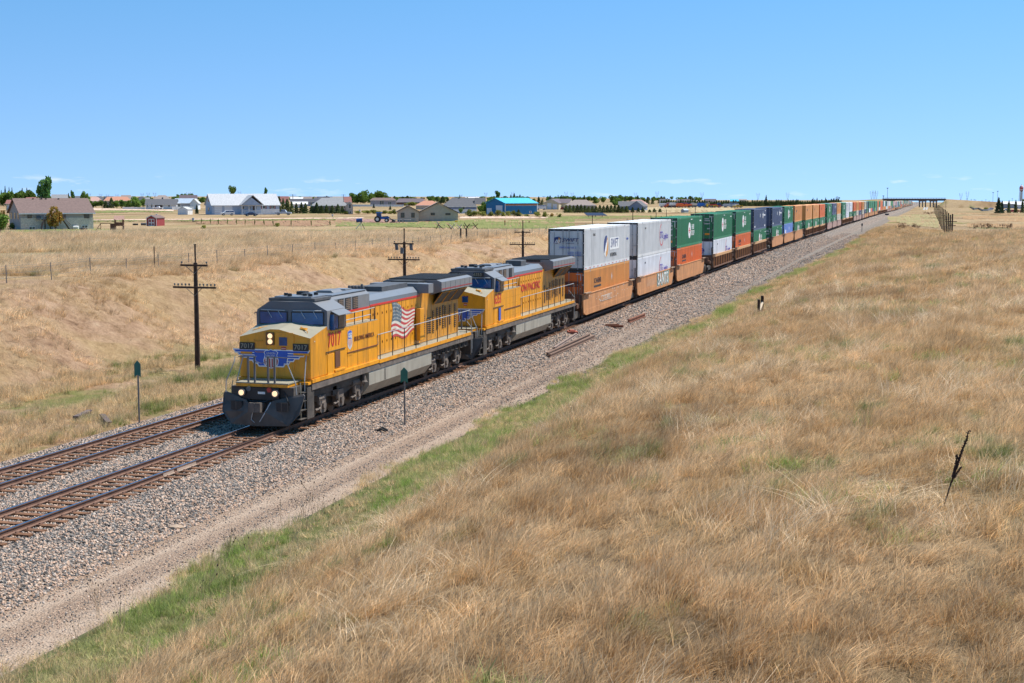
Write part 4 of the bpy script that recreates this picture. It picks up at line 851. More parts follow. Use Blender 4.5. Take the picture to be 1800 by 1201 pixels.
    # ---- trucks
    for y0 in (3.55, 17.15):
        tr = B()
        for s in (-1, 1):
            X0, X1 = (s*1.02, s*1.22) if s > 0 else (s*1.22, s*1.02)
            pts = [(y0-2.45, .78), (y0-2.3, 1.0), (y0-1.2, 1.08), (y0+1.2, 1.08), (y0+2.3, 1.0), (y0+2.45, .78), (y0+2.2, .66), (y0+1.2, .82), (y0+.55, .70), (y0-.55, .70), (y0-1.2, .82), (y0-2.2, .66)]
            tr.prism(pts, 'x', X0, X1, 1)
            for k in (-1.85, 0, 1.85):
                yy = y0+k; tr.prism([(yy-.24, .95), (yy+.24, .95), (yy+.30, .32), (yy+.2, .24), (yy-.2, .24), (yy-.30, .32)], 'x', X0-.02*s, X1+.06*s, 0)
                tr.disc((0, yy, .53), 'x', .15, X1 if s > 0 else X0, s*1.36, 10, 0)
                tr.tube([(s*1.26, yy-.42, .60), (s*1.26, yy-.42, 1.0)], .10, 8, 0)
                tr.tube([(s*1.26, yy-.30, .45), (s*1.26, yy-.75, .42)], .05, 6, 0)
            tr.tube([(s*1.25, y0-2.45, .85), (s*1.25, y0-1.95, .85)], .13, 10, 0); tr.box(min(s*1.22, s*1.3), max(s*1.22, s*1.3), y0-.9, y0-.5, .8, 1.15, 1)
            tr.tube([(s*1.3, y0+1.9, 1.1), (s*1.3, y0+2.2, .8), (s*1.3, y0+2.1, .5)], .06, 6, 0)
        tr.box(-1.0, 1.0, y0-2.2, y0+2.2, .45, .95, 2)
        to = tr.build('bogie', [m_truck, m_under, m_black], root)
        for k in (-1.85, 0, 1.85):
            wv = B()
            for s in (-1, 1):
                wv.disc((0, y0+k, .53), 'x', .53, s*.68, s*.82, 26, 0); wv.disc((0, y0+k, .53), 'x', .57, s*.66, s*.68, 26, 0); wv.disc((0, y0+k, .53), 'x', .30, s*.815, s*.84, 18, 1)
            wv.disc((0, y0+k, .53), 'x', .1, -.8, .8, 10, 1); wv.build('wheelset', [m_wheel, m_under], to)
    q = B(); q.box(-.2, .2, 20.9, 21.75, .74, 1.02); q.tube([(.5, 20.9, 1.2), (.6, 21.3, .7), (.5, 21.7, 1.1)], .04, 6); q.tube([(-.5, 20.9, 1.2), (-.6, 21.3, .7), (-.5, 21.7, 1.1)], .04, 6); q.tube([(.9, 20.9, 1.3), (1.0, 21.2, .6), (.9, 21.4, 1.0)], .035, 6); q.box(-1.4, 1.4, 20.86, 20.95, .5, 1.69); q.build('rear_coupler', m_under, root)
    return root
LOCO1 = locomotive('7017', 'leading yellow locomotive 7017 with lit headlights and a flag mural', 51.56, True)
LOCO2 = locomotive('6353', 'second yellow locomotive 6353 with red lettering, unlit, coupled behind 7017', 74.73, False)
# ---------------------------------------------------------------- the container train
def cpaint(name, col, rough=.5, d=.5): return mat(name, col, rough, .08, .8, dirt=tuple(c*.45+.02 for c in col), dirt_amt=d, streak=True, dirt_scale=1.3)
CW = 2.59; CL = 16.15; CHT = 2.895
PAL = {'white': (.66, .66, .65), 'bright white': (.78, .79, .82), 'green': (.020, .19, .070), 'orange': (.74, .155, .022), 'tan orange': (.70, .30, .075), 'dark blue': (.060, .085, .165),
       'light blue': (.18, .30, .66), 'cream': (.62, .58, .47), 'teal': (.10, .20, .20), 'lime green': (.16, .42, .12), 'red': (.50, .035, .03), 'amber': (.72, .36, .05), 'grey': (.30, .32, .35)}
CM = {k: cpaint('container_'+k.replace(' ', '_'), v) for k, v in PAL.items()}
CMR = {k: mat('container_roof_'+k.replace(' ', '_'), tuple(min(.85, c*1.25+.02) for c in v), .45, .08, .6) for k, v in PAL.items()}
m_rod = mat('door_hardware', (.28, .29, .30), .5, .2); m_frame = mat('container_dark_frame', (.03, .032, .036), .6, .2)
m_orng = mat('orange_sticker', (.85, .30, .02), .5, .05); m_dkblue = mat('dark_blue_lettering', (.025, .045, .16), .5, .05); m_gold = mat('gold_mark', (.60, .28, .06), .5, .05)
m_purp = mat('violet_lettering', (.10, .07, .36), .5, .05); m_redmk = mat('red_mark', (.55, .05, .06), .5, .05)
_cache = {}
def keep(key, o):                                                  # later copies share the mesh
    _cache[key] = o.data; return o
def inst(key, name, parent):
    o = bpy.data.objects.new(name, _cache[key]); COL.objects.link(o); o.parent = parent; return o
def cont_body(col, lod, parent):
    key = ('body', col, lod)
    if key in _cache: return inst(key, 'body', parent)
    b = MB(); h = CW/2; L_ = CL; H = CHT
    if lod == 0:
        for s in (-1, 1):
            xo, xi = s*(h-.004), s*(h-.07); y = .12; pts = []
            pit = .285; n = int((L_-.24)/pit)
            for k in range(n): y0 = .12+k*(L_-.24)/n; pts += [(xo, y0), (xo, y0+.165), (xi, y0+.19), (xi, y0+.26)]
            pts.append((xo, L_-.12)); vs = [(x, y, z) for x, y in pts for z in (.22, H-.12)]
            b.add(vs, [(2*i, 2*i+2, 2*i+3, 2*i+1) for i in range(len(pts)-1)], 0)
            b.box(min(xo, xo-s*.10), max(xo, xo-s*.10), 0, L_, H-.13, H, 0); b.box(min(xo, xo-s*.12), max(xo, xo-s*.12), 0, L_, 0, .23, 0)
            for y in (0, 1.93, L_-2.05, L_-.12): b.box(min(xo+s*.004, xo-s*.1), max(xo+s*.004, xo-s*.1), y, y+.12, 0, H+.001, 0)
            for y in (1.90, L_-2.08):
                for z in (0, H-.15): b.box(min(xo+s*.006, xo-s*.1), max(xo+s*.006, xo-s*.1), y, y+.18, z, z+.152, 2)
        b.box(-h+.02, h-.02, .07, L_-.02, .15, .20, 0); b.box(-h+.08, h-.08, L_-.06, L_-.005, .1, H-.02, 0)
        n = 40
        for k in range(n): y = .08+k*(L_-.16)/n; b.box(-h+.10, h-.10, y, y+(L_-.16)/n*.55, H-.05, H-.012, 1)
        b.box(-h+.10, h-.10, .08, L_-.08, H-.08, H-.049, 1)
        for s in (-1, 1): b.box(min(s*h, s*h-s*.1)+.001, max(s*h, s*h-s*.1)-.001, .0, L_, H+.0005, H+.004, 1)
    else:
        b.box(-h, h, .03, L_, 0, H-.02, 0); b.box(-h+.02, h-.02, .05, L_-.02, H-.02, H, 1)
        if lod == 1:
            for y in (1.95, L_-2.05): b.box(h, h+.012, y, y+.1, 0, H-.02, 0)
            for k in range(26): y = 2.2+k*.46; b.box(h, h+.008, y, y+.06, .25, H-.15, 0)
            b.box(h, h+.015, .03, L_, 0, .18, 0)
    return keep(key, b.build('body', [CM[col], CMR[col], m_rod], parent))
def cont_doors(col, parent, lod):
    key = ('door', col, lod)
    if lod > 1: return
    h = CW/2; H = CHT; out = []
    if lod == 0:
        fk = ('frame', col)
        if fk in _cache: inst(fk, 'door_frame', parent)
        else:
            b = MB()
            for s in (-1, 1): b.box(min(s*h, s*(h-.1)), max(s*h, s*(h-.1)), -.015, .075, .002, H-.002, 0)
            b.box(-h+.1, h-.1, -.015, .075, H-.14, H-.002, 0); b.box(-h+.1, h-.1, -.015, .075, .002, .14, 0)
            keep(fk, b.build('door_frame', m_frame, parent))
        for s in (-1, 1):
            k2 = ('door', col, s)
            if k2 in _cache: d = inst(k2, 'door', parent)
            else:
                b = MB(); x0, x1 = (.012, h-.11) if s > 0 else (-h+.11, -.012)
                b.box(x0, x1, 0, .06, .15, H-.15, 0)
                for z in (.5, .95, 1.4, 1.85, 2.3): b.box(x0+.06, x1-.06, -.012, 0, z, z+.05, 0)
                d = keep(k2, b.build('door', CM[col], parent, bevel=.008))
            k3 = ('rod', s)
            if k3 in _cache: inst(k3, 'lock_rod', d)
            else:
                b = MB()
                for x in (.22, .85):
                    x *= s; b.tube([(x, -.04, .05), (x, -.04, H-.05)], .019, 6)
                    for z in (.1, .7, 1.9, H-.12): b.box(x-.05, x+.05, -.05, -.005, z-.03, z+.03)
                    b.tube([(x, -.05, 1.0), (x+.35*s, -.055, 1.0)], .014, 5)
                for z in (.3, 1.1, 1.9, 2.6): b.box(min(s*(h-.14), s*(h-.02)), max(s*(h-.14), s*(h-.02)), -.03, -.016, z-.05, z+.05)
                keep(k3, b.build('lock_rod', m_rod, d))
            out.append(d)
    else:
        if key in _cache: inst(key, 'door', parent)
        else:
            b = MB(); b.box(-h, h, 0, .029, .0, H-.02, 1); b.box(-h+.12, -.02, -.01, 0, .12, H-.14, 0); b.box(.02, h-.12, -.01, 0, .12, H-.14, 0)
            for x in (-.9, -.3, .3, .9): b.box(x-.02, x+.02, -.03, -.01, .05, H-.08, 2)
            keep(key, b.build('door', [CM[col], m_frame, m_rod], parent))
    return out
def disc_mark(b, y, z, r, x, mi, n=24, r_in=None, a0=0, a1=360):
    if r_in is None: b.prism([(y+r*math.cos(2*math.pi*k/n), z+r*math.sin(2*math.pi*k/n)) for k in range(n)], 'x', x, x+.004, mi)
    else:
        for k in range(n):
            p, q = R(a0+(a1-a0)*k/n), R(a0+(a1-a0)*(k+1)/n)
            b.prism([(y+r*math.cos(p), z+r*math.sin(p)), (y+r*math.cos(q), z+r*math.sin(q)), (y+r_in*math.cos(q), z+r_in*math.sin(q)), (y+r_in*math.cos(p), z+r_in*math.sin(p))], 'x', x, x+.004, mi)
HX = CW/2+.002
def marks(col, root, style, lod):
    key = ('mark', style)
    if lod > 1 and style != 'hub': return
    if style == 'hub':
        if key in _cache: inst(key, 'emblem', root)
        else:
            b = MB(); disc_mark(b, 7.6, 1.55, .80, HX, 0); disc_mark(b, 7.6, 1.55, .30, HX+.003, 1, 18, .16); b.box(HX+.003, HX+.008, 7.05, 8.15, 1.50, 1.60, 1)
            b.box(HX, HX+.005, 14.3, 15.3, 2.35, 2.47, 0); b.box(HX, HX+.005, 8.4, 9.3, 2.6, 2.68, 0)
            keep(key, b.build('emblem', [m_white, m_redmk], root))
        for i, wd in enumerate(('HUB', 'GROUP')):
            k2 = (key, wd)
            if k2 in _cache: inst(k2, 'lettering', root)
            else: keep(k2, text(wd, .72, m_white, root, (HX+.002, 9.7, 1.85-.62*i), SIDE, .03, 1.05 if i == 0 else .8))
        if lod < 2:
            k2 = (key, 'door')
            if k2 in _cache: inst(k2, 'door_marking', root)
            else:
                b = MB(); b.box(.35, .85, -.062, -.056, .55, .75, 1)
                for x, z, w in ((.3, 2.3, .6), (.3, 2.1, .7), (.3, 1.75, .65), (.6, 1.2, .35), (-.8, 2.3, .5)):
                    for q in range(int(w/.1)): b.box(x+q*.1, x+q*.1+.06, -.062, -.056, z, z+.12, 0)
                b.box(.8, 1.12, -.062, -.056, 2.55, 2.62, 0); b.box(1.06, 1.12, -.062, -.056, 2.0, 2.55, 0)
                keep(k2, b.build('door_marking', [m_white, m_orng], root))
    elif style == 'swift':
        b = MB(); disc_mark(b, 7.2, 1.45, .82, HX, 2); disc_mark(b, 7.2, 1.45, .80, HX+.003, 0, 20, .05, 60, 220); disc_mark(b, 7.2, 1.45, .80, HX+.003, 1, 20, .22, -95, 55)
        for k in range(3): b.prism([(6.55+k*.28, .85+k*.1), (6.75+k*.28, .85+k*.1), (7.35+k*.2, 1.7+k*.1), (7.2+k*.2, 1.7+k*.1)], 'x', HX+.006, HX+.010, 2)
        b.box(HX, HX+.004, 8.55, 11.9, 1.12, 2.02, 2)
        o = b.build('emblem', [m_dkblue, m_gold, m_white], root)
        text('SWIFT', .95, m_dkblue, o, (HX+.006, 10.2, 1.57), SIDE, .03, .98, shear=.2); text('INTERMODAL', .40, m_frame, o, (HX+.003, 9.9, .72), SIDE, .0, .95)
        text('531165', .26, m_frame, root, (HX+.003, 3.2, 2.40), SIDE); text('UMXU', .24, m_blue, root, (HX+.003, 15.2, 1.75), SIDE, .02)
        q = MB()
        for k in range(12): q.box(HX+.001, HX+.004, .4+k*1.3, .75+k*1.3, .07, .13, 0)
        q.build('reflective_strip', m_redmk, root)
        d = MB(); d.prism([(-.86, 1.88), (-.66, 1.84), (-.40, 1.92), (-.36, 2.24), (-.5, 2.35), (-.86, 2.28)], 'y', -.066, -.060, 0); d.prism([(-.60, 1.86), (-.44, 1.92), (-.40, 2.18), (-.52, 2.32)], 'y', -.069, -.061, 1)
        for k in range(3): d.prism([(-.84+k*.13, 1.88), (-.76+k*.13, 1.88), (-.62+k*.11, 2.14), (-.69+k*.11, 2.14)], 'y', -.072, -.062, 2)
        d.prism([(.85, 1.72), (1.02, 1.55), (.85, 1.38), (.68, 1.55)], 'y', -.064, -.060, 3); d.box(.25, .55, -.064, -.060, .78, 1.0, 4)
        for x0, x1, z0, z1 in ((.75, 1.1, 2.66, 2.71), (-1.1, -.75, 2.66, 2.71), (1.05, 1.1, 2.2, 2.6), (-1.1, -1.05, 2.2, 2.6)): d.box(x0, x1, -.066, -.060, z0, z1, 2)
        d.build('door_marking', [m_dkblue, m_gold, m_white, m_silver, m_orng], root)
        text('SWIFT', .36, m_dkblue, root, (.28, -.066, 2.10), FRONT, .03, 1.1, shear=.25); text('INTERMODAL', .10, m_dkblue, root, (.3, -.066, 1.87), FRONT)
        text('SWFU 531165 2', .17, m_blue, root, (.12, -.066, 1.58), FRONT, .03)
        for i, s_ in enumerate(('67,200 LB', '30,480 KG', '10,600 LB')): text(s_, .10, m_blue, root, (.34, -.066, 1.26-.11*i), FRONT, .02); text(s_[::1], .10, m_blue, root, (.88, -.066, 1.26-.11*i), FRONT, .02)
    elif style == 'schneider':
        b = MB(); b.box(HX, HX+.004, 3.2, 5.6, 1.52, 1.66, 0); b.prism([(9.2, 2.0), (9.35, 1.7), (9.5, 2.0), (9.35, 2.35)], 'x', HX, HX+.004, 1); b.box(-.72, .88, -.066, -.060, 1.78, 1.86, 0)
        for x0, x1, z0, z1 in ((.75, 1.1, 2.62, 2.67), (1.05, 1.1, 2.2, 2.6)): b.box(x0, x1, -.066, -.060, z0, z1, 1)
        b.build('emblem', [m_frame, m_silver], root)
        text('SCHNEIDER', .52, m_frame, root, (HX+.003, 4.4, 1.98), SIDE, .03, .85); text('SCHNEIDER', .31, m_frame, root, (.08, -.064, 2.02), FRONT, .04, 1.0, shear=.12)
    elif style == 'stg':
        b = MB(); disc_mark(b, 11.2, 1.6, 1.0, HX, 0, 26, .88, 100, 330)
        b.build('emblem', [m_redmk], root)
        text('STG', .85, m_purp, root, (HX+.003, 11.15, 1.55), SIDE, .04, .9); text('Logistics', .74, m_purp, root, (HX+.003, 13.35, 1.42), SIDE, .03, .95); text('532771', .2, m_frame, root, (HX+.003, 3.4, 2.35), SIDE)
        d = MB(); disc_mark_y = [(.30*math.cos(k*.2618), 1.7+.30*math.sin(k*.2618)) for k in range(22)]
        for k in range(21):
            p, q = disc_mark_y[k], disc_mark_y[k+1]; f = lambda u: (u[0]*.62, 1.7+(u[1]-1.7)*.62)
            d.prism([p, q, f(q), f(p)], 'y', -.066, -.060, 0)
        d.box(0, .3, -.066, -.060, 1.62, 1.75, 0); d.build('door_marking', [m_purp], root)
    elif style == 'star':
        if key in _cache: inst(key, 'emblem', root)
        else:
            b = MB(); pts = []
            for k in range(10): r_ = .62 if k % 2 == 0 else .26; pts.append((11.6+r_*math.sin(k*.6283)*1.3, 1.95+r_*math.cos(k*.6283)))
            b.prism(pts, 'x', HX, HX+.004, 0); b.box(HX, HX+.004, 12.6, 14.6, 1.85, 2.05, 0); b.box(HX, HX+.004, 1.0, 1.9, .35, .6, 0); b.box(HX, HX+.004, 13.6, 14.6, .3, .55, 0); b.box(HX, HX+.004, 14.2, 15.0, 2.5, 2.62, 0); b.box(HX, HX+.003, 7.7, 8.3, 1.7, 2.2, 1)
            keep(key, b.build('emblem', [m_white, m_silver], root))
    elif style == 'bars':
        b = MB(); b.box(HX, HX+.004, 2.0, 3.6, .3, 1.9, 0); b.box(HX, HX+.004, 2.4, 3.2, .45, .7, 1); b.box(HX, HX+.004, 6.5, 11.0, .25, .62, 0); b.box(HX, HX+.004, 8.5, 9.6, .62, 1.0, 0); b.box(HX, HX+.004, 8.8, 9.4, 1.8, 2.3, 0)
        b.build('emblem', [m_white, CM['light blue']], root)
    elif style == 'plate':
        b = MB(); b.box(HX, HX+.004, 3.2, 4.6, 1.75, 2.15, 0); b.box(HX, HX+.004, 9.2, 9.45, 1.3, 1.7, 1); b.build('emblem', [m_frame, m_silver], root)

m_car = mat('rusty_tan_well_car', (.52, .235, .09), .75, .14, 1.2, dirt=(.24, .10, .045), dirt_amt=.55, streak=True)
m_carp = mat('faded_pink_well_car', (.40, .25, .20), .75, .14, 1.2, dirt=(.22, .12, .09), dirt_amt=.6, streak=True)
m_carb = mat('dark_brown_well_car', (.135, .062, .034), .8, .3, 2, dirt=(.30, .15, .08), dirt_amt=.7, streak=True)
m_chord = mat('tan_top_chord', (.58, .32, .14), .7, .12, 1.5, dirt=(.25, .12, .06), dirt_amt=.4)
m_tag = mat('stencil_white', (.55, .52, .46), .6, .2)
def car_side(kind, parent, lod):
    key = ('car', kind, lod)
    if lod < 2 and kind == 'ribbed': pass
    if key in _cache: inst(key, 'well_sides', parent); return
    b = MB(); L_ = CL; m1 = m_carp if kind == 'pink' else m_car
    for s in (-1, 1):
        a, c = (s*1.32, s*1.44) if s > 0 else (s*1.44, s*1.32)
        if kind != 'ribbed':
            b.prism([(-.55, 1.90), (L_+.55, 1.90), (L_+.75, 1.55), (L_+.45, .9), (L_-.1, .44), (-.1, .44), (-.65, .62), (-.75, 1.4)], 'x', a, c, 0)
            b.prism([(.1, .80), (L_-.1, .80), (L_-.3, .40), (.0, .40)], 'x', min(s*1.44, s*1.455), max(s*1.44, s*1.455), 0)
            b.box(min(s*1.44, s*1.47), max(s*1.44, s*1.47), -.5, L_+.5, 1.84, 1.915, 0)
        else:
            b.box(a, c, -.5, L_+.5, 1.62, 1.92, 1); b.box(min(s*1.44, s*1.40), max(s*1.44, s*1.40)-.0, -.2, L_+.2, .42, .58, 2)
            b.box(min(s*1.33, s*1.30), max(s*1.33, s*1.30), -.2, L_+.2, .5, 1.62, 2)
            for k in range(24 if lod == 0 else 12):
                y = .1+k*(L_-.3)/(23 if lod == 0 else 11); b.box(min(s*1.335, s*1.43), max(s*1.335, s*1.43), y, y+.11, .585, 1.617, 2 if k % 3 else 0)
        for y in (-.65, L_-1.0): b.box(min(s*1.40, s*1.62), max(s*1.40, s*1.62), y, y+1.65, 1.92, 2.0, 3)
    keep(key, b.build('well_sides', [m1, m_chord, m_carb, mat('worn_bracket', (.26, .17, .11), .8, .3)], parent, bevel=.012 if lod == 0 else 0))
def car_ends(parent, lod):
    key = ('ends', lod)
    if key in _cache: inst(key, 'end_platform', parent); return
    b = MB()
    for y0, y1 in ((-1.45, -.2), (CL+.2, CL+1.45)): b.box(-1.15, 1.15, y0, y1, .95, 1.25, 0); b.box(-.35, .35, y0-.1, y1+.1, .7, .95, 0); b.box(-1.3, 1.3, -.3 if y0 < 0 else CL+.05, -.05 if y0 < 0 else CL+.3, .6, 1.85, 0)
    b.box(-1.28, 1.28, -.2, CL+.2, .40, .60, 0)
    if lod == 0:
        for y in (-1.2, -.7): b.tube([(1.25, y, 1.2), (1.25, y, 2.75)], .03, 6, 1)
        b.tube([(1.25, -1.2, 2.3), (1.25, -.7, 2.3)], .02, 5, 1); b.tube([(1.32, -1.0, 1.2), (1.38, -1.1, .9), (1.38, -1.1, .35), (1.38, -.7, .35), (1.38, -.7, 1.0)], .02, 5, 1)
        b.box(.2, .9, -1.3, -.9, 1.25, 1.6, 0)
    keep(key, b.build('end_platform', [m_carb, m_under], parent))
def car_truck(parent, y0, lod):
    key = ('truck', lod)
    if key in _cache: o = inst(key, 'bogie', parent); o.location = (0, y0, 0); return
    b = MB()
    for s in (-1, 1):
        for k in (-.9, .9):
            b.disc((0, k, .46), 'x', .46, s*.68, s*.82, 18 if lod == 0 else 10, 0)
            b.box(min(s*.95, s*1.16), max(s*.95, s*1.16), k-.16, k+.16, .28, .62, 1)
        b.prism([(-1.1, .62), (-.5, .78), (.5, .78), (1.1, .62), (1.1, .5), (.45, .30), (-.45, .30), (-1.1, .5)], 'x', min(s*.98, s*1.12), max(s*.98, s*1.12), 1)
    b.box(-1.0, 1.0, -.25, .25, .4, .7, 1)
    o = keep(key, b.build('bogie', [m_wheel, m_under], parent)); o.location = (0, y0, 0)

SEQ = [('white', 'tan orange', 'tan'), ('white', 'bright white', 'tan'), ('green', 'orange', 'tan'), ('green', 'bright white', 'ribbed'), ('green', 'orange', 'ribbed'), ('dark blue', 'green', 'ribbed'),
       ('dark blue', 'green', 'tan'), ('green', 'light blue', 'tan'), ('tan orange', 'green', 'tan'), ('tan orange', 'green', 'ribbed'), ('tan orange', 'green', 'ribbed'), ('orange', 'green', 'ribbed'),
       ('green', 'green', 'pink'), ('dark blue', 'green', 'pink'), ('tan orange', 'cream', 'pink'), ('green', 'green', 'ribbed'), ('white', 'bright white', 'ribbed'), ('bright white', 'green', 'ribbed'),
       ('orange', 'green', 'pink'), ('tan orange', 'cream', 'pink'), ('orange', 'dark blue', 'pink'), ('tan orange', 'cream', 'pink'), ('cream', 'dark blue', 'tan'), ('teal', 'green', 'tan'),
       ('green', 'bright white', 'tan'), ('green', 'orange', 'tan'), ('green', 'dark blue', 'tan'), ('green', 'lime green', 'tan'), ('green', 'dark blue', 'tan'), ('orange', 'amber', 'ribbed'),
       ('green', 'bright white', 'ribbed'), ('orange', 'orange', 'ribbed'), ('orange', 'orange', 'ribbed'), ('teal', 'tan orange', 'ribbed'), ('bright white', 'orange', 'ribbed'), ('green', 'amber', 'ribbed'),
       ('dark blue', 'bright white', 'ribbed'), ('cream', 'cream', 'pink'), ('cream', 'tan orange', 'pink')]
ck = ['green', 'green', 'dark blue', 'teal', 'orange', 'cream', 'red', 'green', 'tan orange', 'bright white', 'lime green', 'grey']
rr = random.Random(5)
while len(SEQ) < 104: SEQ.append((rr.choice(ck), rr.choice(ck), rr.choice(('tan', 'ribbed', 'pink'))))
ORD = lambda n: f'{n}'+('th' if 10 <= n % 100 <= 20 else {1: 'st', 2: 'nd', 3: 'rd'}.get(n % 10, 'th'))
STY = {0: ('swift', 'schneider'), 1: ('stg', 'stg'), 2: ('hub', 'schneider'), 3: ('hub', 'stg'), 4: ('hub', 'schneider'), 5: ('star', 'hub'), 6: ('star', 'hub'), 7: ('hub', 'bars')}
SPECIAL = {(0, 0): 'white container with a SWIFT logo riding on top right behind the locomotives', (0, 1): 'tan orange SCHNEIDER container under the white SWIFT container',
           (1, 0): 'white STG Logistics container stacked on another white one', (1, 1): 'bright white STG Logistics container in the graffiti car, under a matching one',
           (7, 1): 'light blue container under a green one, the only light blue box near', (3, 1): 'bright white STG container under a green container'}
for i, (ct, cb, kind) in enumerate(SEQ):
    Y = 99.1+63.9*(i//3)+(0, 19.6, 39.2)[i % 3]
    if Y > 2310: break
    lod = 0 if i < 9 else (1 if i < 24 else 2); z0 = float(rz(Y+8))
    kn = {'tan': 'rusty tan smooth-sided', 'ribbed': 'dark brown ribbed-sided', 'pink': 'faded pinkish smooth-sided'}[kind]
    car = thing('well_car', f'{kn} well car carrying {ct} over {cb}, {ORD(i+1)} car behind the locomotives', 'rail car', (U1, Y, z0), group='well cars of the train')
    if i == 1: car['label'] = 'rusty tan well car with white graffiti on its side'
    if i == 0: car['label'] = 'rusty tan well car with boxed white numbers, coupled to the second locomotive'
    car_side(kind, car, lod); 
    if lod < 2: car_ends(car, lod)
    if lod < 2 or i < 40:
        car_truck(car, -1.72, lod)
        if i % 3 == 2: car_truck(car, CL+1.55, lod)
    for lev, col in ((0, ct), (1, cb)):
        zz = z0+(.62 if lev else .62+CHT+.035)
        lab = SPECIAL.get((i, lev)) or f'{col} container {"inside" if lev else "on top of the stack in"} the {ORD(i+1)} rail car behind the locomotives'
        c = thing('shipping_container', lab, 'shipping container', (U1, Y, zz), group='shipping containers on the train')
        if lod == 2 and i >= 30:
            # too small in the picture to show parts: one mesh
            COL.objects.unlink(c); bpy.data.objects.remove(c)
            c = cont_body(col, 2, None); c.name = 'shipping_container'; c.location = (U1, Y, zz); tag(c, lab, 'shipping container', 'shipping containers on the train'); continue
        cont_body(col, lod, c); cont_doors('orange' if (i, lev) == (0, 1) else col, c, lod)  # SCHNEIDER doors take a deeper orange: the end's shade put into the colour
        if lod == 2:
            k = ('end_shade',)
            if k in _cache: inst(k, 'door', c)
            else: b = MB(); b.box(-1.2, 1.2, 0, .029, .1, CHT-.1); keep(k, b.build('door', m_frame, c))  # near-black plate for every box colour: shade of the end painted in
        st = STY.get(i, (None, None))[lev]
        if st is None: st = {'green': 'hub', 'dark blue': 'star'}.get(col, 'plate' if i < 18 else None)
        if st and i < 24: marks(col, c, st, lod)
    if i == 0:
        q = MB(); q.box(1.456, 1.462, 4.9, 8.7, 1.03, 1.43, 0); q.box(1.462, 1.464, 4.96, 8.64, 1.07, 1.39, 1); o = q.build('number_panel', [m_tag, m_car], car)
        text('DTTX 748730', .36, m_tag, o, (1.466, 6.8, 1.23), SIDE, .02, 1.15)
        q = MB(); rs = random.Random(3)
        for _ in range(26):
            y, z, w = rs.uniform(.5, 15), rs.uniform(1.0, 1.75), rs.uniform(.04, .22); q.box(1.4405, 1.4445, y, y+w, z, z+rs.uniform(.03, .12))
        q.build('stencil_marks', m_tag, car)
    if i == 1:
        gw = mat('graffiti_white', (.66, .66, .62), .6, .15); gk = mat('graffiti_black', (.03, .035, .035), .6); gt = mat('graffiti_teal', (.22, .48, .44), .6, .2)
        o = text('SANTS', 1.50, gt, car, (1.456, 11.3, 1.16), SIDE, .13, 1.18, name='graffiti')
        text('SANTS', 1.44, gk, o, (1.4605, 11.2, 1.18), SIDE, .09, 1.22); text('SANTS', 1.36, gw, o, (1.465, 11.2, 1.18), SIDE, .05, 1.25)
        q = MB()
        for k in range(9): q.prism([(3.6+k*.45, .9+.1*math.sin(k)), (3.72+k*.45, .9), (3.9+k*.45, 1.5+.1*math.sin(k*2)), (3.8+k*.45, 1.5)], 'x', 1.441, 1.445, 0)
        q.build('scrawl', [mat('faint_scrawl', (.50, .34, .24), .7)], o)
# locomotive pushing at the far end
def far_loco(Y):
    b = MB(); b.box(-1.5, 1.5, 0, 3.5, 1.4, 4.5, 0); b.box(-.95, .95, 3.5, 20, 1.7, 4.4, 0); b.box(-1.5, 1.5, 15, 20.5, 4.1, 4.6, 1); b.box(-1.5, 1.5, -.5, 21, .6, 1.7, 2); b.box(-1.4, 1.4, -.02, 0, 3.6, 4.2, 1); b.box(-.7, .7, -1, 22, .2, .6, 2)
    o = b.build('locomotive', [m_greyd, m_black, m_under]); o.location = (U1, Y, float(rz(Y))); return tag(o, 'tiny dark helper locomotive at the very far end of the train', 'locomotive')
far_loco(2316)
# ---------------------------------------------------------------- telegraph poles, signs, small things by the track
def telegraph_pole(label, x, y, h=6.85, variant=0, group='telegraph poles left of the tracks'):
    t = thing('telegraph_pole', label, 'utility pole', (x, y, hz(x, y)-.05), group=group)
    b = MB(); b.tube([(0, 0, 0), (.01, 0, h*.45), (0, 0, h*.86)], .155, 9, 0, .105); b.tube([(0, 0, h*.84), (0, 0, h)], .045, 6, 0); b.disc((0, 0, 0), 'z', .07, h, h+.05, 6); b.build('pole', m_creos, t, smooth=False)
    for z, w, n in ((h*.84, .80, 2), (h*.665, 1.28, 10)):
        b = MB(); b.box(-w, w, -.20, -.10, z-.05, z+.05); a = b.build('crossarm', m_creos, t)
        b = MB()
        for s in (-1, 1): b.tube([(s*.48, -.21, z-.03), (0, -.14, z-.45)], .018, 4)
        b.build('brace', m_steel, a)
        b = MB()
        xs = [-w+.06, w-.06] if n == 2 else [-1.2, -.98, -.76, -.54, -.32, .32, .54, .76, .98, 1.2]
        for q in xs: b.tube([(q, -.15, z+.05), (q, -.15, z+.14)], .014, 4); b.tube([(q, -.15, z+.11), (q, -.15, z+.21)], .045, 6)
        b.build('insulators', mat('insulator_glass', (.10, .13, .13), .25, .2), a)
    if variant:
        b = MB()
        for q in (-.62, -.5, .55, .68): b.tube([(q, -.22, h*.84-.05), (q+.05, -.25, h*.84-.48)], .06, 6)
        b.box(-.2, .02, -.35, -.15, h*.84-.75, h*.84-.3); b.build('cutouts', m_steel, t)
    return t
def fxY(px, X, z=0):
    lo, hi = 10., 5000.
    for _ in range(60):
        m = (lo+hi)/2; d = np.array([X, m, z-CH])
        if 900+CF*(d@RT)/(d@FW) < px: lo = m
        else: hi = m
    return lo
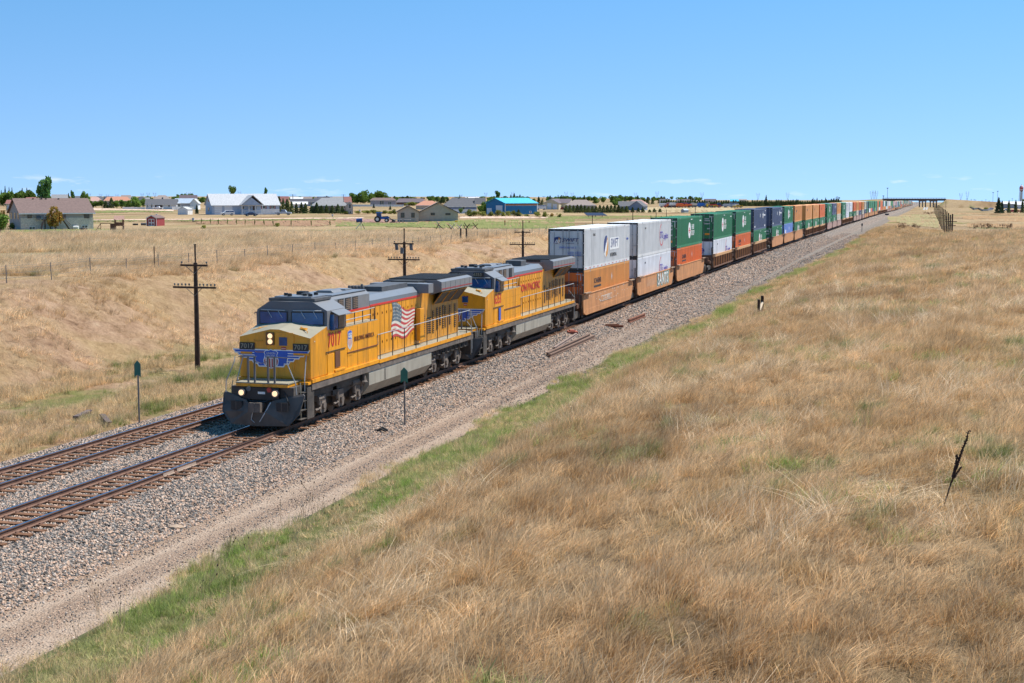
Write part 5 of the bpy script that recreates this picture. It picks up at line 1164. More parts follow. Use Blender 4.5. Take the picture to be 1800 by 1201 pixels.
for i, (px, dsc) in enumerate(((345, 'nearest brown telegraph pole, standing full height before the cut bank'), (711, 'telegraph pole with hanging cutouts rising behind the first locomotive'), (919, 'telegraph pole rising just left of the white container in front of the blue barn'),
        (1041, 'top of a telegraph pole above the first white container, before the solar panels'), (1112, 'top of a telegraph pole above the second white container'), (1153, 'left one of two close telegraph pole tops above the first green container'),
        (1171, 'right one of two close telegraph pole tops above the first green container'), (1222, 'telegraph pole top above the second green container near the small grey shed'))):
    telegraph_pole(dsc, -38.08, fxY(px, -38.08, 3), 6.85, 1 if i == 1 else 0)
def arrow_sign(px, py, label, h, w, bh):
    x, y, z, D, m = G(px, py); t = thing('track_sign', label, 'sign', (x, y, z-.05), R(8), 'green arrow-shaped signs beside the tracks')
    b = MB(); b.box(-.03, .03, -.015, .015, 0, h-.1); b.box(-.02, .02, -.04, -.015, 0, h-.1); b.build('post', m_steel, t)
    b = MB(); b.prism([(-w/2, h-bh), (0, h-bh+.10), (w/2, h-bh), (w/2, h-.16), (0, h), (-w/2, h-.16)], 'y', -.056, -.041); b.build('blade', mat('dark_green_sign', (.008, .13, .10), .45, .1), t)
arrow_sign(711.5, 748, 'green arrow-shaped sign on a thin post standing in the ballast near the locomotive', 2.50, .30, .66)
arrow_sign(245, 745, 'green arrow-shaped sign on a thin post beside the empty left track', 2.62, .27, .68)
x, y, z, D, m = G(1515, 408); t = thing('marker_post', 'small dark marker post in the grass at the road edge far along the train', 'post', (x, y, z), R(15)); b = MB(); b.box(-.06, .06, -.05, .05, 0, 1.7); b.build('post', m_steel, t); b = MB(); b.box(-.22, .22, -.07, -.052, 1.6, 2.2); b.build('plate', m_greyd, t)
x, y, z, D, m = G(1559, 378.6); t = thing('relay_box', 'low dark equipment box on the gravel beside the far train', 'box', (x, y, z), CYAW); b = MB(); b.box(-.9, .9, -.5, .5, .05, .75); b.build('cabinet', m_greyd, t, bevel=.05); b = MB(); b.box(-1.0, 1.0, -.6, .6, .75, .85); b.build('lid', m_black, t)
x, y, z, D, m = G(1335, 556); t = thing('gate_posts', 'pair of dark wooden posts with a pale cross rail in the grass', 'posts', (x, y, z), CYAW); t.scale = (.82,)*3
b = MB(); b.box(-.15, .02, -.1, .1, -.1, 1.22); b.build('post', m_creos, t, bevel=.02); b = MB(); b.box(.22, .42, .7, .9, -.1, 1.42); b.build('post', m_creos, t, bevel=.02)
b = MB(); b.tube([(-.02, -.05, .40), (.33, .8, .95)], .10, 8); b.build('cross_rail', mat('pale_wood', (.62, .50, .36), .8, .15), t)
# mullein stalk
x, y, z, D, m = G(1659, 890); k = m; t = thing('mullein_stalk', 'tall dead dark brown mullein stalk leaning right in the dry grass', 'plant', (x, y, z), CYAW); m_mul = mat('dead_mullein', (.048, .022, .014), .9, .4, 30)
def wob(p, r0, r1, n=14): 
    P = [np.array(p[0])+(np.array(p[-1])-np.array(p[0]))*i/n for i in range(n+1)]
    return [q+np.array([random.uniform(-1, 1), random.uniform(-1, 1), 0])*.008 for q in P]
b = MB(); b.tube(wob([(0, 0, 0), (15*k, .02, 52*k)], 0, 0), .012, 5, 0, .018); b.build('stem', m_mul, t)
for p0, p1, r0 in (((15*k, .02, 52*k), (42*k, .05, 133*k), .027), ((17*k, .02, 58*k), (22*k, .03, 91*k), .022), ((16*k, 0, 50*k), (27*k, -.02, 70*k), .016)):
    pts = wob([p0, p1], 0, 0, 22); b = MB(); b.tube(pts, r0, 6, 0, r0*.35)
    for q in pts:
        for _ in range(4): d = np.array([random.gauss(0, 1), random.gauss(0, 1), random.gauss(0, .6)]); d = d/np.linalg.norm(d)*r0*1.15; b.tube([q, q+d], .010, 4)
    b.build('seed_spike', m_mul, t)
# old rails, ties and plates lying about
def bar(p0, p1, w, h, m, name, label, cat, group=None):
    a = G(*p0); c = G(*p1); A = np.array(a[:3]); C_ = np.array(c[:3]); L_ = float(np.linalg.norm(C_[:2]-A[:2]))
    t = MB(); t.box(0, L_, -w/2, w/2, 0, h*.2); t.box(0, L_, -w*.22, w*.22, h*.2, h*.7); t.box(0, L_, -w*.38, w*.38, h*.7, h)
    o = t.build(name, m); o.location = (A[0], A[1], A[2]+.01); o.rotation_euler = (0, -math.atan2(C_[2]-A[2], L_), math.atan2(C_[1]-A[1], C_[0]-A[0])); return tag(o, label, cat, group)
m_oldr = mat('old_brown_rail', (.17, .105, .075), .8, .25, 4)
g = 'old rails lying on the ballast'
bar((962, 626), (1036, 592), .18, .20, m_oldr, 'loose_rail', 'upper one of two long brown rails lying together on the ballast', 'rail', g)
bar((966, 629), (1044, 594.5), .18, .20, m_oldr, 'loose_rail', 'lower one of two long brown rails lying together on the ballast', 'rail', g)
bar((974, 615), (1013, 590), .16, .16, mat('greyish_old_rail', (.26, .19, .16), .8, .2), 'loose_rail', 'shorter greyish rail crossing behind the two long brown rails', 'rail', g)
bar((1105, 568), (1133, 557), .22, .26, m_rust, 'steel_beam', 'short rusty beam lying on the ballast beside the first containers', 'beam')
def plate(px, py, w, d, h, m, name, label, cat, rot=.4):
    a = G(px, py); t = MB(); t.box(-w/2, w/2, -d/2, d/2, 0, h); t.box(-w*.3, w*.25, -d*.35, d*.3, h, h*1.5); o = t.build(name, m, bevel=.015); o.location = (a[0], a[1], a[2]+.01); o.rotation_euler = (0, 0, rot); return tag(o, label, cat)
plate(1006, 586, .62, .9, .14, mat('red_painted_steel', (.34, .085, .05), .7, .25), 'switch_stand', 'reddish steel block lying near the ends of the brown rails', 'scrap')
plate(1077, 576, .25, 1.5, .16, m_rust, 'tie_plate', 'rusty plate lying alone on the ballast between the rails and the beam', 'scrap', -1.2)
plate(945, 578, .2, .8, .14, mat('orange_scrap', (.50, .24, .10), .8), 'scrap_block', 'small orange-brown block beside the near rail under the second locomotive', 'scrap', .2)
def rock(px, py, r, m, name, label, cat, flat=.6):
    a = G(px, py); bm = bmesh.new(); bmesh.ops.create_icosphere(bm, subdivisions=2, radius=r); q = random.Random(int(px))
    for v in bm.verts: v.co *= q.uniform(.75, 1.15); v.co.z *= flat; v.co.x *= 1.5
    me = bpy.data.meshes.new(name); bm.to_mesh(me); bm.free(); me.materials.append(m); o = bpy.data.objects.new(name, me); COL.objects.link(o); o.location = (a[0], a[1], a[2]+r*flat*.5); o.rotation_euler = (0, 0, .5); return tag(o, label, cat)
rock(309, 930, .14, mat('pale_rock', (.38, .28, .20), .9, .2), 'rock', 'pale tan rock lying at the edge of the ballast', 'rock')
a = G(667, 760); b = MB(); b.tube([(-.35, 0, .03), (-.1, .03, .05), (.1, 0, .10), (.3, -.06, .04)], .06, 7, 0, .03); b.tube([(-.05, 0, .06), (.1, .1, .16), (.32, .1, .05)], .05, 7); b.tube([(-.35, 0, .03), (-.8, -.05, .02)], .012, 5)
o = b.build('black_debris', m_rubber); o.location = (a[0], a[1], a[2]+.02); tag(o, 'crumpled piece of black rubber on the ballast left of the near green sign', 'debris')
for i, (p0, p1, s_) in enumerate((((133, 742), (158, 730), 'grey old tie lying in the straw left of the empty track'), ((180, 738), (192, 752), 'dark split tie lying in the straw beside another grey tie'))):
    bar(p0, p1, .30, .24, mat('old_grey_tie', (.115, .085, .078), .9, .3, 5), 'old_tie', s_, 'tie', 'old ties lying left of the tracks')

# ---------------------------------------------------------------- wire fence along the top of the cut
fen = thing('wire_fence', 'thin wire fence on steel posts along the top of the cut bank', 'fence')
XF = -54.6; fp = []
for px in [12, 91, 160, 222, 279, 332, 382, 431, 471, 514, 554, 591, 624, 655, 684, 711, 735, 756, 775.6, 792.4, 838.6, 857.6, 873.4, 890.6, 906, 921, 935, 948, 960]:
    y = fxY(px, XF, 3); fp.append((XF, y, hz(XF, y)))
for i, (x, y, z) in enumerate(fp):
    b = MB(); t_ = random.uniform(-.06, .06); b.tube([(x, y, z-.1), (x+t_, y+t_*.5, z+1.16)], .028, 5); b.build('post', m_steel, fen)
for px in (272, 810, 820):
    y = fxY(px, XF, 3); z = hz(XF, y); b = MB(); b.tube([(XF, y, z-.1), (XF, y, z+(1.75 if px < 300 else 1.62))], .035 if px < 300 else .10, 7); b.build('corner_post', m_creos, fen)
b = MB()
for hgt in (.35, .65, .95, 1.1): b.tube([(x, y, z+hgt) for x, y, z in [(XF, fp[0][1]-8, fp[0][2])]+fp], .0075, 3)
b.build('wires', m_steel, fen)

# ---------------------------------------------------------------- trees and shrubs
def leaf_mat(name, c1, c2):
    def f(t):
        s = NT(t); tc = s.new('TexCoord'); oi = s.new('ObjectInfo')
        c = s.ramp(s.noise(tc.outputs['Object'], 6.0, 3), [(.35, c1), (.65, c2)])
        v = s.ramp(oi.outputs['Random'], [(0, g3(.75)), (1, g3(1.25))]); q = s.new('MixRGB', blend_type='MULTIPLY'); q.inputs['Fac'].default_value = 1; s.l(c, q.inputs['Color1']); s.l(v, q.inputs['Color2'])
        df = s.new('BsdfDiffuse'); tr = s.new('BsdfTranslucent'); mx = s.new('MixShader'); mx.inputs['Fac'].default_value = .3
        for k in (df, tr): s.l(q.outputs['Color'], k.inputs['Color'])
        s.l(df.outputs[0], mx.inputs[1]); s.l(tr.outputs[0], mx.inputs[2]); s.l(mx.outputs[0], s.n['Material Output'].inputs['Surface'])
    return pos_mat(name, f)
LM = {'broad': leaf_mat('broad_leaves', (0.100, 0.174, 0.033), (0.226, 0.325, 0.080)), 'cottonwood': leaf_mat('cottonwood_leaves', (0.080, 0.174, 0.047), (0.174, 0.314, 0.100)), 'conifer': leaf_mat('conifer_needles', (0.040, 0.072, 0.040), (0.100, 0.139, 0.074)), 'pine': leaf_mat('pine_needles', (0.066, 0.105, 0.040), (0.174, 0.209, 0.086)),
      'juniper': leaf_mat('juniper_needles', (0.074, 0.110, 0.033), (0.200, 0.220, 0.080)), 'shrub': leaf_mat('shrub_leaves', (0.174, 0.209, 0.040), (0.347, 0.336, 0.094)), 'autumn': leaf_mat('autumn_leaves', (0.400, 0.174, 0.047), (0.293, 0.255, 0.066)), 'plum': leaf_mat('plum_leaves', (0.174, 0.058, 0.066), (0.293, 0.105, 0.107))}
m_bark = mat('bark', (.13, .09, .065), .9, .3, 5)
PROTO = {}
def crown_pts(kind, r):
    if kind in ('conifer', 'pine', 'juniper'):
        while True:
            h = r.uniform(.04, 1.0); R_ = ((1-h)**(.85 if kind == 'conifer' else .6))*.5*(.75+.25*math.sin(h*34)+.22*r.standard_normal()*.6); 
            if R_ > 0.02: break
        a = r.uniform(0, 6.283); q = R_*r.uniform(.55, 1)**.5; return np.array([q*math.cos(a), q*math.sin(a), h-.04*q])
    return None
def tree_proto(kind, k):
    key = (kind, k)
    if key in PROTO: return PROTO[key]
    r = np.random.default_rng(hash(kind) % 1000 if False else sum(map(ord, kind))*7+k); vs = []; fs = []
    n = {'conifer': 700, 'pine': 700, 'juniper': 650, 'shrub': 650}.get(kind, 1100)
    lobes = [(np.array([r.normal(0, .20), r.normal(0, .20), r.uniform(.28, .84) if kind not in ('shrub', 'plum') else r.uniform(.15, .75)]), r.uniform(.15, .27)) for _ in range(13)]
    if kind == 'cottonwood': lobes = [(np.array([r.normal(0, .12), r.normal(0, .12), z]), r.uniform(.13, .24)) for z in np.linspace(.25, .88, 14)]
    for _ in range(n):
        p = crown_pts(kind, r)
        if p is None:
            c, R_ = lobes[r.integers(len(lobes))]; d = r.normal(size=3); d /= np.linalg.norm(d); p = c+d*R_*r.uniform(.55, 1)**.5; p[2] = max(p[2], .05)
        s = r.uniform(.045, .10) if kind not in ('conifer', 'pine', 'juniper') else r.uniform(.045, .10)
        u = r.normal(size=3); u /= np.linalg.norm(u); w = np.cross(u, r.normal(size=3)); w /= np.linalg.norm(w); b0 = len(vs)
        vs += [p-u*s, p+w*s*.6, p+u*s, p-w*s*.6]; fs.append((b0, b0+1, b0+2, b0+3))
    me = bpy.data.meshes.new('crown'); me.from_pydata([tuple(map(float, v)) for v in vs], [], fs); me.materials.append(LM[kind])
    b = MB(); th = {'broad': .62, 'cottonwood': .85, 'autumn': .6, 'plum': .4, 'shrub': .3}.get(kind, .9); b.tube([(0, 0, 0), (.01, 0, th*.5), (0, .01, th)], .022, 6, 0, .008)
    if kind in ('broad', 'cottonwood', 'autumn', 'shrub', 'plum'):
        for c, R_ in lobes[:8]: b.tube([(0, 0, c[2]*.55), tuple(c*np.array([.6, .6, .85])), tuple(c)], .010, 4, 0, .004)
    tm = bpy.data.meshes.new('trunk'); tm.from_pydata(b.v, [], b.f); tm.materials.append(m_bark)
    PROTO[key] = (me, tm); return PROTO[key]
KIND = {'broad': 'broadleaf_tree', 'cottonwood': 'cottonwood_tree', 'conifer': 'spruce_tree', 'pine': 'pine_tree', 'juniper': 'juniper_bush', 'shrub': 'green_shrub', 'autumn': 'autumn_tree', 'plum': 'plum_bush'}
def tree(kind, px, yb, yt, wpx, label, group=None, D=None, k=None):
    x, y, z, D, m = G(px, yb) if D is None else GD(px, D)
    if D is not None and yb is None: pass
    h = (yb-yt)*m; w = wpx*m
    k = random.randrange(3) if k is None else k; cr, tr = tree_proto(kind, k)
    t = thing(KIND[kind], label, 'tree' if kind not in ('juniper', 'shrub', 'plum') else 'bush', (x, y, z-.1), random.uniform(0, 6.28), group); t.scale = (w*1.12, w*1.12, h)
    for nm, me in (('crown', cr), ('trunk', tr)): o = bpy.data.objects.new(nm, me); COL.objects.link(o); o.parent = t
    return t
rt = random.Random(4)
# left edge, behind and beside the brown-roofed house
tree('cottonwood', 80, 372, 314, 30, 'tall cottonwood tree behind the brown-roofed house', None)
for px, yt, w in ((3, 335, 7), (10, 328, 7), (17, 330, 6), (22, 330, 6), (40, 331, 9), (48, 331, 8)): tree('conifer', px, 362, yt, w, 'dark pointed spruce in the row left of the tall cottonwood', 'spruces behind the brown-roofed house')
for px, yt, w in ((6, 340, 24), (20, 338, 26), (36, 337, 24), (50, 336, 22), (58, 342, 14)): tree('broad', px, 363, yt, w, 'olive green broadleaf tree in the grove under the spruces', 'grove behind the brown-roofed house')
tree('broad', 32, 363, 344, 13, 'small bright green tree before the grove and the red roof')
tree('conifer', 121, 360, 340, 8, 'dark spruce right of the distant grey house roof'); tree('cottonwood', 128, 362, 336, 8, 'slim green tree right of the dark spruce')
tree('broad', 149, 366, 338, 13, 'rounded green tree over the right end of the brown roof'); tree('shrub', 138, 366, 348, 8, 'yellow-green bush behind the brown roof ridge')
tree('autumn', 97, 406, 366, 28, 'orange and olive leafed small tree in front of the brown-roofed house deck', k=1)
tree('shrub', 3, 405, 371, 16, 'yellow-green bush at the far left edge'); tree('broad', 1, 411, 378, 34, 'dark green leafy bush at the left edge beside the brown-roofed house'); tree('shrub', 20, 403, 390, 12, 'pale flowering bush at the left corner of the brown-roofed house')
tree('autumn', 8, 398, 369, 8, 'reddish bush behind the left edge bushes')
for px, yt, w, kd in ((160, 352, 9, 'broad'), (169, 354, 11, 'broad'), (178, 352, 10, 'broad'), (186, 353, 12, 'pine'), (196, 348, 12, 'pine'), (205, 353, 13, 'broad'), (214, 352, 13, 'broad'), (226, 351, 12, 'broad')): tree(kd, px, 366, yt, w, 'green tree in the row before the orange-roofed house', 'row of trees before the orange-roofed house')
tree('broad', 238, 366.5, 344, 19, 'large bright green tree left of the grey farmhouse'); tree('broad', 252, 365, 350, 12, 'dark rounded tree between the bright green tree and the grey farmhouse')
tree('shrub', 237, 367.5, 364.5, 9, 'low dark hedge bush in front of the white vinyl fence')
for px, yt in ((313, 341), (319, 340), (325, 341), (332, 340), (338, 341)): tree('broad', px, 352, yt, 8, 'dark tree on the skyline behind the pale metal barn', 'trees behind the pale metal barn')
tree('broad', 330, 366, 356, 7, 'small green tree in front of the pale metal barn'); tree('broad', 310, 365, 356, 5, 'small young tree at the right end of the grey farmhouse')
tree('conifer', 346, 376, 360, 8, 'dark shrub at the left gable of the white house', k=0)
tree('broad', 408, 350, 327.5, 12, 'green treetop above the roof of the white house'); tree('cottonwood', 467, 350, 331, 8, 'thin leaning treetop above the right end of the white house')
for px, yt, w in ((491, 345, 12), (498, 349, 9), (505, 350, 14), (513, 355, 10), (521, 357, 10), (530, 356, 11), (537, 357, 12), (548, 360, 11), (557, 356, 12), (565, 361, 12), (574, 360, 11), (584, 361, 12), (594, 359, 12), (602, 362, 9)): tree('pine', px, 375.5, yt, w, 'green pine in the row right of the white house', 'row of pines right of the white house')
for px, w, yt in ((609, 13, 370), (628, 9, 370), (643, 14, 369), (655, 14, 368), (664, 12, 370), (675, 14, 369), (686, 14, 370), (694, 10, 367)): tree('shrub', px, 376, yt, w, 'yellow-green bush in the low row before the white vinyl fence', 'row of bushes left of the tan house')
for px, w, yt in ((620, 18, 338), (634, 20, 337), (642, 13, 335), (652, 12, 340)): tree('broad', px, 358, yt, w, 'big green tree in the clump left of the brown-roofed ranch', 'clump of big trees'); 
tree('broad', 668, 356, 336.5, 24, 'wide green tree rising behind the brown-roofed ranch')
tree('conifer', 657, 366, 358, 5, 'small spruce at the end of the white vinyl fence'); tree('conifer', 686, 369, 361, 6, 'small spruce before the dark brick house')
tree('shrub', 723, 362, 354.5, 17, 'bright green bush before the dark brick house'); tree('broad', 810, 377, 366, 8, 'green bush at the right end of the tan house')
for px, w, yt in ((825, 13, 367), (836, 14, 370), (848, 14, 371), (862, 10, 371)): tree('shrub', px, 380.3, yt, w, 'round yellow-green bush in front of the blue-grey house', 'bushes before the blue-grey house')
for px, w, yt in ((851, 14, 356), (857, 13, 350), (845, 10, 361)): tree('broad', px, 376.5, yt, w, 'leafy green tree between the blue-grey house and the blue barn', 'trees left of the blue barn')
for px, w, yt in ((876, 10, 368), (885, 9, 371), (893, 9, 370), (902, 9, 369), (912, 10, 372), (925, 9, 376)): tree('shrub', px, 380.6, yt, w, 'shrub in the planting before the blue barn', 'shrubs before the blue barn')
tree('pine', 911.5, 380.7, 368, 9, 'dark young pine before the blue barn side'); tree('shrub', 944, 381, 371, 11, 'green shrub at the right corner of the blue barn', None); tree('shrub', 957, 381.5, 371, 10, 'second green shrub to the right of the blue barn corner', None)
tree('autumn', 970, 381.8, 375, 7, 'brownish shrub right of the blue barn'); tree('shrub', 983, 382, 374, 7, 'small round green shrub left of the white container top')
tree('cottonwood', 875, 352, 336.5, 13, 'pointed green treetop over the left half of the blue barn roof'); tree('broad', 887, 352, 344, 9, 'dark treetop over the blue barn roof')
for px, w, yt in ((898, 6, 342), (904, 8, 340), (914, 7, 342)): tree('conifer', px, 352, yt, w, 'dark spruce top over the right half of the blue barn roof', 'spruces behind the blue barn')
for px, w, yt in ((947, 9, 346), (953, 6, 349)): tree('pine', px, 361, yt, w, 'pine between the blue barn and the tan workshop', 'pines left of the tan workshop')
for px, w, yt in ((967, 9, 344), (981, 5, 343), (986.5, 5, 343.5), (1008, 12, 345), (1027, 9, 343.5), (1046, 13, 346), (1060, 12, 346), (1078, 16, 344), (1090, 13, 343.5), (1099, 6, 344), (1110, 8, 345), (1121, 9, 344), (1138, 8, 346), (1147, 7, 348)):
    tree('broad' if w > 11 else 'pine', px, 359, yt, w, 'dark green tree on the skyline behind the taupe hip-roofed house', 'skyline trees above the white containers')
tree('broad', 1086, 362, 347, 15, 'bright green tree left of the slate-blue house')
tree('plum', 962, 368.3, 362, 6, 'reddish bush at the left door of the tan workshop'); tree('plum', 996, 368, 361, 10, 'large plum-red bush right of the tan workshop'); tree('plum', 987, 368.3, 363, 7, 'smaller plum-red bush by the right wall of the tan workshop')
for i, px in enumerate(np.arange(995, 1102, 6.6)): tree('juniper', px, 374, 361+rt.uniform(-1.5, 2), 10.5, 'dark green juniper in the long hedge above the first containers', 'juniper hedge')
for px, yt in ((1102, 362), (1112, 364), (1122, 365), (1130, 364), (1142, 368), (1150, 366), (1160, 366.5)): tree('pine', px, 373.5, yt, 8, 'young pine in front of the slate-blue house', 'young pines before the slate-blue house')
for i, px in enumerate(np.arange(1163, 1480, 4.2)):
    yt = float(np.interp(px, [1163, 1235, 1300, 1350, 1420, 1470, 1480], [351, 352, 353, 352, 352, 349.5, 353]))+rt.uniform(-1.2, 1.6)
    tree('pine', px, 362.5, yt, 8.5, 'dark green pine in the long windbreak behind the train', 'windbreak of pines behind the train')
tree('conifer', 1346.5, 362.5, 343, 7, 'tall dark spruce standing above the windbreak')
for px, yt in ((1429, 348), (1436, 347.5), (1451, 347), (1466, 348.5), (1400, 350)): tree('conifer', px, 362.5, yt, 5, 'pointed spruce standing slightly above the windbreak', 'spruces above the windbreak')
tree('conifer', 1755, 375, 347.5, 15, 'dark green spruce at the right edge before the white-roofed buildings'); tree('conifer', 1761, 375, 353, 10, 'shorter dark spruce touching the tall one at the right edge')
tree('pine', 1773, 374.5, 352.5, 7, 'thin pine before the white-roofed buildings'); tree('pine', 1785, 374.5, 352, 8, 'thin pine beside the red machine'); tree('pine', 1797, 374.5, 352, 8, 'pine at the right frame edge under the water tower')
tree('shrub', 1733, 369, 364.5, 8, 'bright green bush in front of the parked trailers'); tree('shrub', 1676, 363.8, 361.8, 8, 'low green bush below the bridge embankment')
tree('broad', 1798, 355, 349, 9, 'dark tree under the water tower'); tree('shrub', 487, 398.5, 391, 9, 'single round green bush in the garden plot'); tree('shrub', 358, 402, 395, 8, 'sparse green bush in the dry grass', k=1)
for i, px in enumerate((354, 370, 384, 400, 416, 431, 448, 464, 480, 512, 547, 580)): tree('broad', px, 394.5+i*.35, 381+i*.3, 4.5, 'leafless looking sapling in the line along the garden plot', 'young trees along the garden plot', k=1).children[0].scale = (.35, .35, .8)

# ---------------------------------------------------------------- houses
WC = {'taupe': (.36, .325, .30), 'brick': (.60, .53, .43), 'tan': (.48, .41, .33), 'pale blue': (.36, .44, .56), 'white': (.72, .73, .74), 'lavender': (.30, .285, .32), 'dark brick': (.13, .065, .06), 'blue': (.018, .145, .27), 'slate': (.20, .245, .33), 'cream': (.60, .52, .36), 'bluegrey': (.15, .21, .36), 'stone': (.23, .19, .16), 'red': (.30, .045, .045), 'grey': (.35, .37, .40)}
RC = {'brown': (.155, .10, .088), 'charcoal': (.095, .095, .105), 'grey': (.23, .23, .235), 'pale': (.43, .44, .46), 'taupe': (.25, .20, .175), 'orange': (.44, .20, .125), 'cyan': (.045, .40, .62), 'redbrown': (.25, .10, .085), 'steel': (.36, .43, .52), 'plum': (.12, .09, .105), 'pink': (.45, .27, .23), 'dark': (.05, .05, .065), 'white': (.62, .62, .62)}
def fine(name, col, sc, v): return mat(name, col, .8, v, sc, bump=.4, bscale=sc*2)
WM = {k: fine('wall_'+k.replace(' ', '_'), v, 1.2, .10) for k, v in WC.items()}; WM['brick'] = fine('wall_brick', WC['brick'], 5, .28)
RM = {k: fine('roof_'+k, v, 2.5, .18) for k, v in RC.items()}
m_trim = mat('white_trim', (.70, .70, .68), .5, .05); m_gdoor = mat('garage_door_white', (.66, .69, .74), .5, .05); m_shut = mat('dark_red_shutter', (.20, .03, .04), .5, .1); m_dtrim = mat('dark_trim', (.07, .05, .04), .6, .1)
def house(label, px0, px1, yb, ye, yr, depth, a=0, roof='x', wall='tan', rf='brown', wins=(), cat='house', name='house', group=None, band=None, oh=.45, trim=None, chim=(), rin=0, m_=None):
    x, y, z, D, m = G(px0, yb); a = R(a); w = (px1-px0)*m/math.cos(a); he = (yb-ye)*m; hr = (yb-yr)*m-.0*m
    t = thing(name, label, cat, (x, y, z-.05), CYAW+a+math.atan((900-px0)/CF), group); W_ = WM[wall]
    b = MB(); d = depth
    if roof == 'x': b.prism([(0, 0), (d, 0), (d, he), (d/2, hr-.12), (0, he)], 'x', 0, w)
    elif roof == 'y': b.prism([(0, 0), (w, 0), (w, he), (w/2, hr-.12), (0, he)], 'y', 0, d)
    else: b.box(0, w, 0, d, 0, he)
    b.build('wall', W_, t)
    if band: b = MB(); b.box(-.03, w+.03, -.05, 0, 0, (yb-band[0])*m); b.build('brick_facing', WM[band[1]], t)
    r = MB(); th = .16
    if roof == 'x':
        s = (hr-he)/(d/2); f = lambda yy: he+s*yy if yy <= d/2 else he+s*(d-yy)
        r.prism([(-oh, f(-oh)), (d/2, hr), (d+oh, f(d+oh)), (d+oh, f(d+oh)+th), (d/2, hr+th), (-oh, f(-oh)+th)], 'x', -oh, w+oh, 0)
        r.box(-oh-.02, w+oh+.02, -oh-.10, -oh+.001, f(-oh)-.08, f(-oh)+th-.02, 1)
    elif roof == 'y':
        s = (hr-he)/(w/2)
        r.prism([(-oh, he-s*oh), (w/2, hr), (w+oh, he-s*oh), (w+oh, he-s*oh+th), (w/2, hr+th), (-oh, he-s*oh+th)], 'y', -oh, d+oh, 0)
        for s_ in (0, 1): r.add([(-oh, -oh-.03, he-s*oh-.02), (w/2, -oh-.03, hr-.02), (w/2, -oh-.03, hr+th+.03), (-oh, -oh-.03, he-s*oh+th+.03)] if s_ == 0 else [(w+oh, -oh-.03, he-s*oh-.02), (w/2, -oh-.03, hr-.02), (w/2, -oh-.03, hr+th+.03), (w+oh, -oh-.03, he-s*oh+th+.03)], [(0, 1, 2, 3)], 1)
    else:
        i_ = rin*m if rin else min(d/2, w/3); v = [(-oh, -oh, he), (w+oh, -oh, he), (w+oh, d+oh, he), (-oh, d+oh, he), (i_, d/2, hr), (w-i_, d/2, hr)]
        r.add(v, [(0, 1, 5, 4), (1, 2, 5), (2, 3, 4, 5), (3, 0, 4), (3, 2, 1, 0)], 0)
        r.box(-oh, w+oh, -oh-.05, -oh+.001, he-.2, he+.02, 1)
    ro = r.build('roof', [RM[rf], trim or m_trim], t)
    for cx, ch in chim: c = MB(); X = (cx-px0)*m/math.cos(a); c.box(X-.15, X+.15, d*.45, d*.45+.3, hr-.6, hr+ch*m); c.build('chimney', m_dtrim, ro)
    for wn in wins:
        wx0, wx1, wy0, wy1 = wn[:4]; kd = wn[4] if len(wn) > 4 else 'w'
        X0, X1 = (wx0-px0)*m/math.cos(a), (wx1-px0)*m/math.cos(a); Z1, Z0 = (yb-wy0)*m, max(.02, (yb-wy1)*m); f_ = -.055 if band else -.01
        if kd in ('w', 'W', 'D', 'S'):
            b = MB(); b.box(X0, X1, f_-.05, f_, Z0, Z1); o = b.build('window', {'D': m_dtrim, 'w': m_trim}.get(kd, m_trim), t)
            b = MB(); e = min(.12, (X1-X0)*.12); n_ = 2 if (X1-X0) > 1.2 else 1; ww = (X1-X0-e*(n_+1))/n_
            for q in range(n_): b.box(X0+e+q*(ww+e), X0+e+q*(ww+e)+ww, f_-.07, f_-.051, Z0+e, Z1-e)
            b.build('pane', m_glassw, o)
            if kd == 'S':
                for s_ in (X0-.5, X1+.05): b = MB(); b.box(s_, s_+.42, f_-.05, f_, Z0, Z1); b.build('shutter', m_shut, o)
        else:
            b = MB(); b.box(X0, X1, f_-.06, f_, Z0, Z1)
            if kd == 'g':
                for q in range(1, 4): b.box(X0+.05, X1-.05, f_-.068, f_-.061, Z0+(Z1-Z0)*q/4-.02, Z0+(Z1-Z0)*q/4+.02, 1)
            b.build('garage_door' if kd == 'g' else 'door', [m_gdoor if kd == 'g' else m_dtrim, m_steel], t)
    return t, m, w, he, hr
# brown-roofed house at the left
t, m, w, he, hr = house('long tan brick house with a brown shingle roof and wooden deck at the far left', 37, 160.5, 404, 374, 350, 11, 12, 'x', 'taupe', 'brown',
    [(48.5, 55.5, 376, 383.5, 'D'), (77, 87.5, 376.5, 385.5), (106.5, 113, 375.5, 385, 'D'), (145, 154, 375, 384.5, 'D'), (50, 61, 398, 404), (140, 151, 396.5, 402)], band=(383.2, 'brick'), chim=((82.5, 4), (68, 1.2), (90, 1.2), (112, 1.2)))
q = MB(); X = lambda p: (p-37)*m/math.cos(R(12)); Zp = lambda p: (404-p)*m
q.box(X(72), X(92), -2.6, -.06, Zp(386.5), Zp(385.5)); q.build('deck', m_creos, t)
q = MB()
for p in np.arange(72, 92.1, 1.4): q.box(X(p)-.04, X(p)+.04, -2.6, -2.52, Zp(386), Zp(382))
q.box(X(72), X(92), -2.62, -2.5, Zp(382.6), Zp(382)); q.build('deck_railing', m_creos, t)
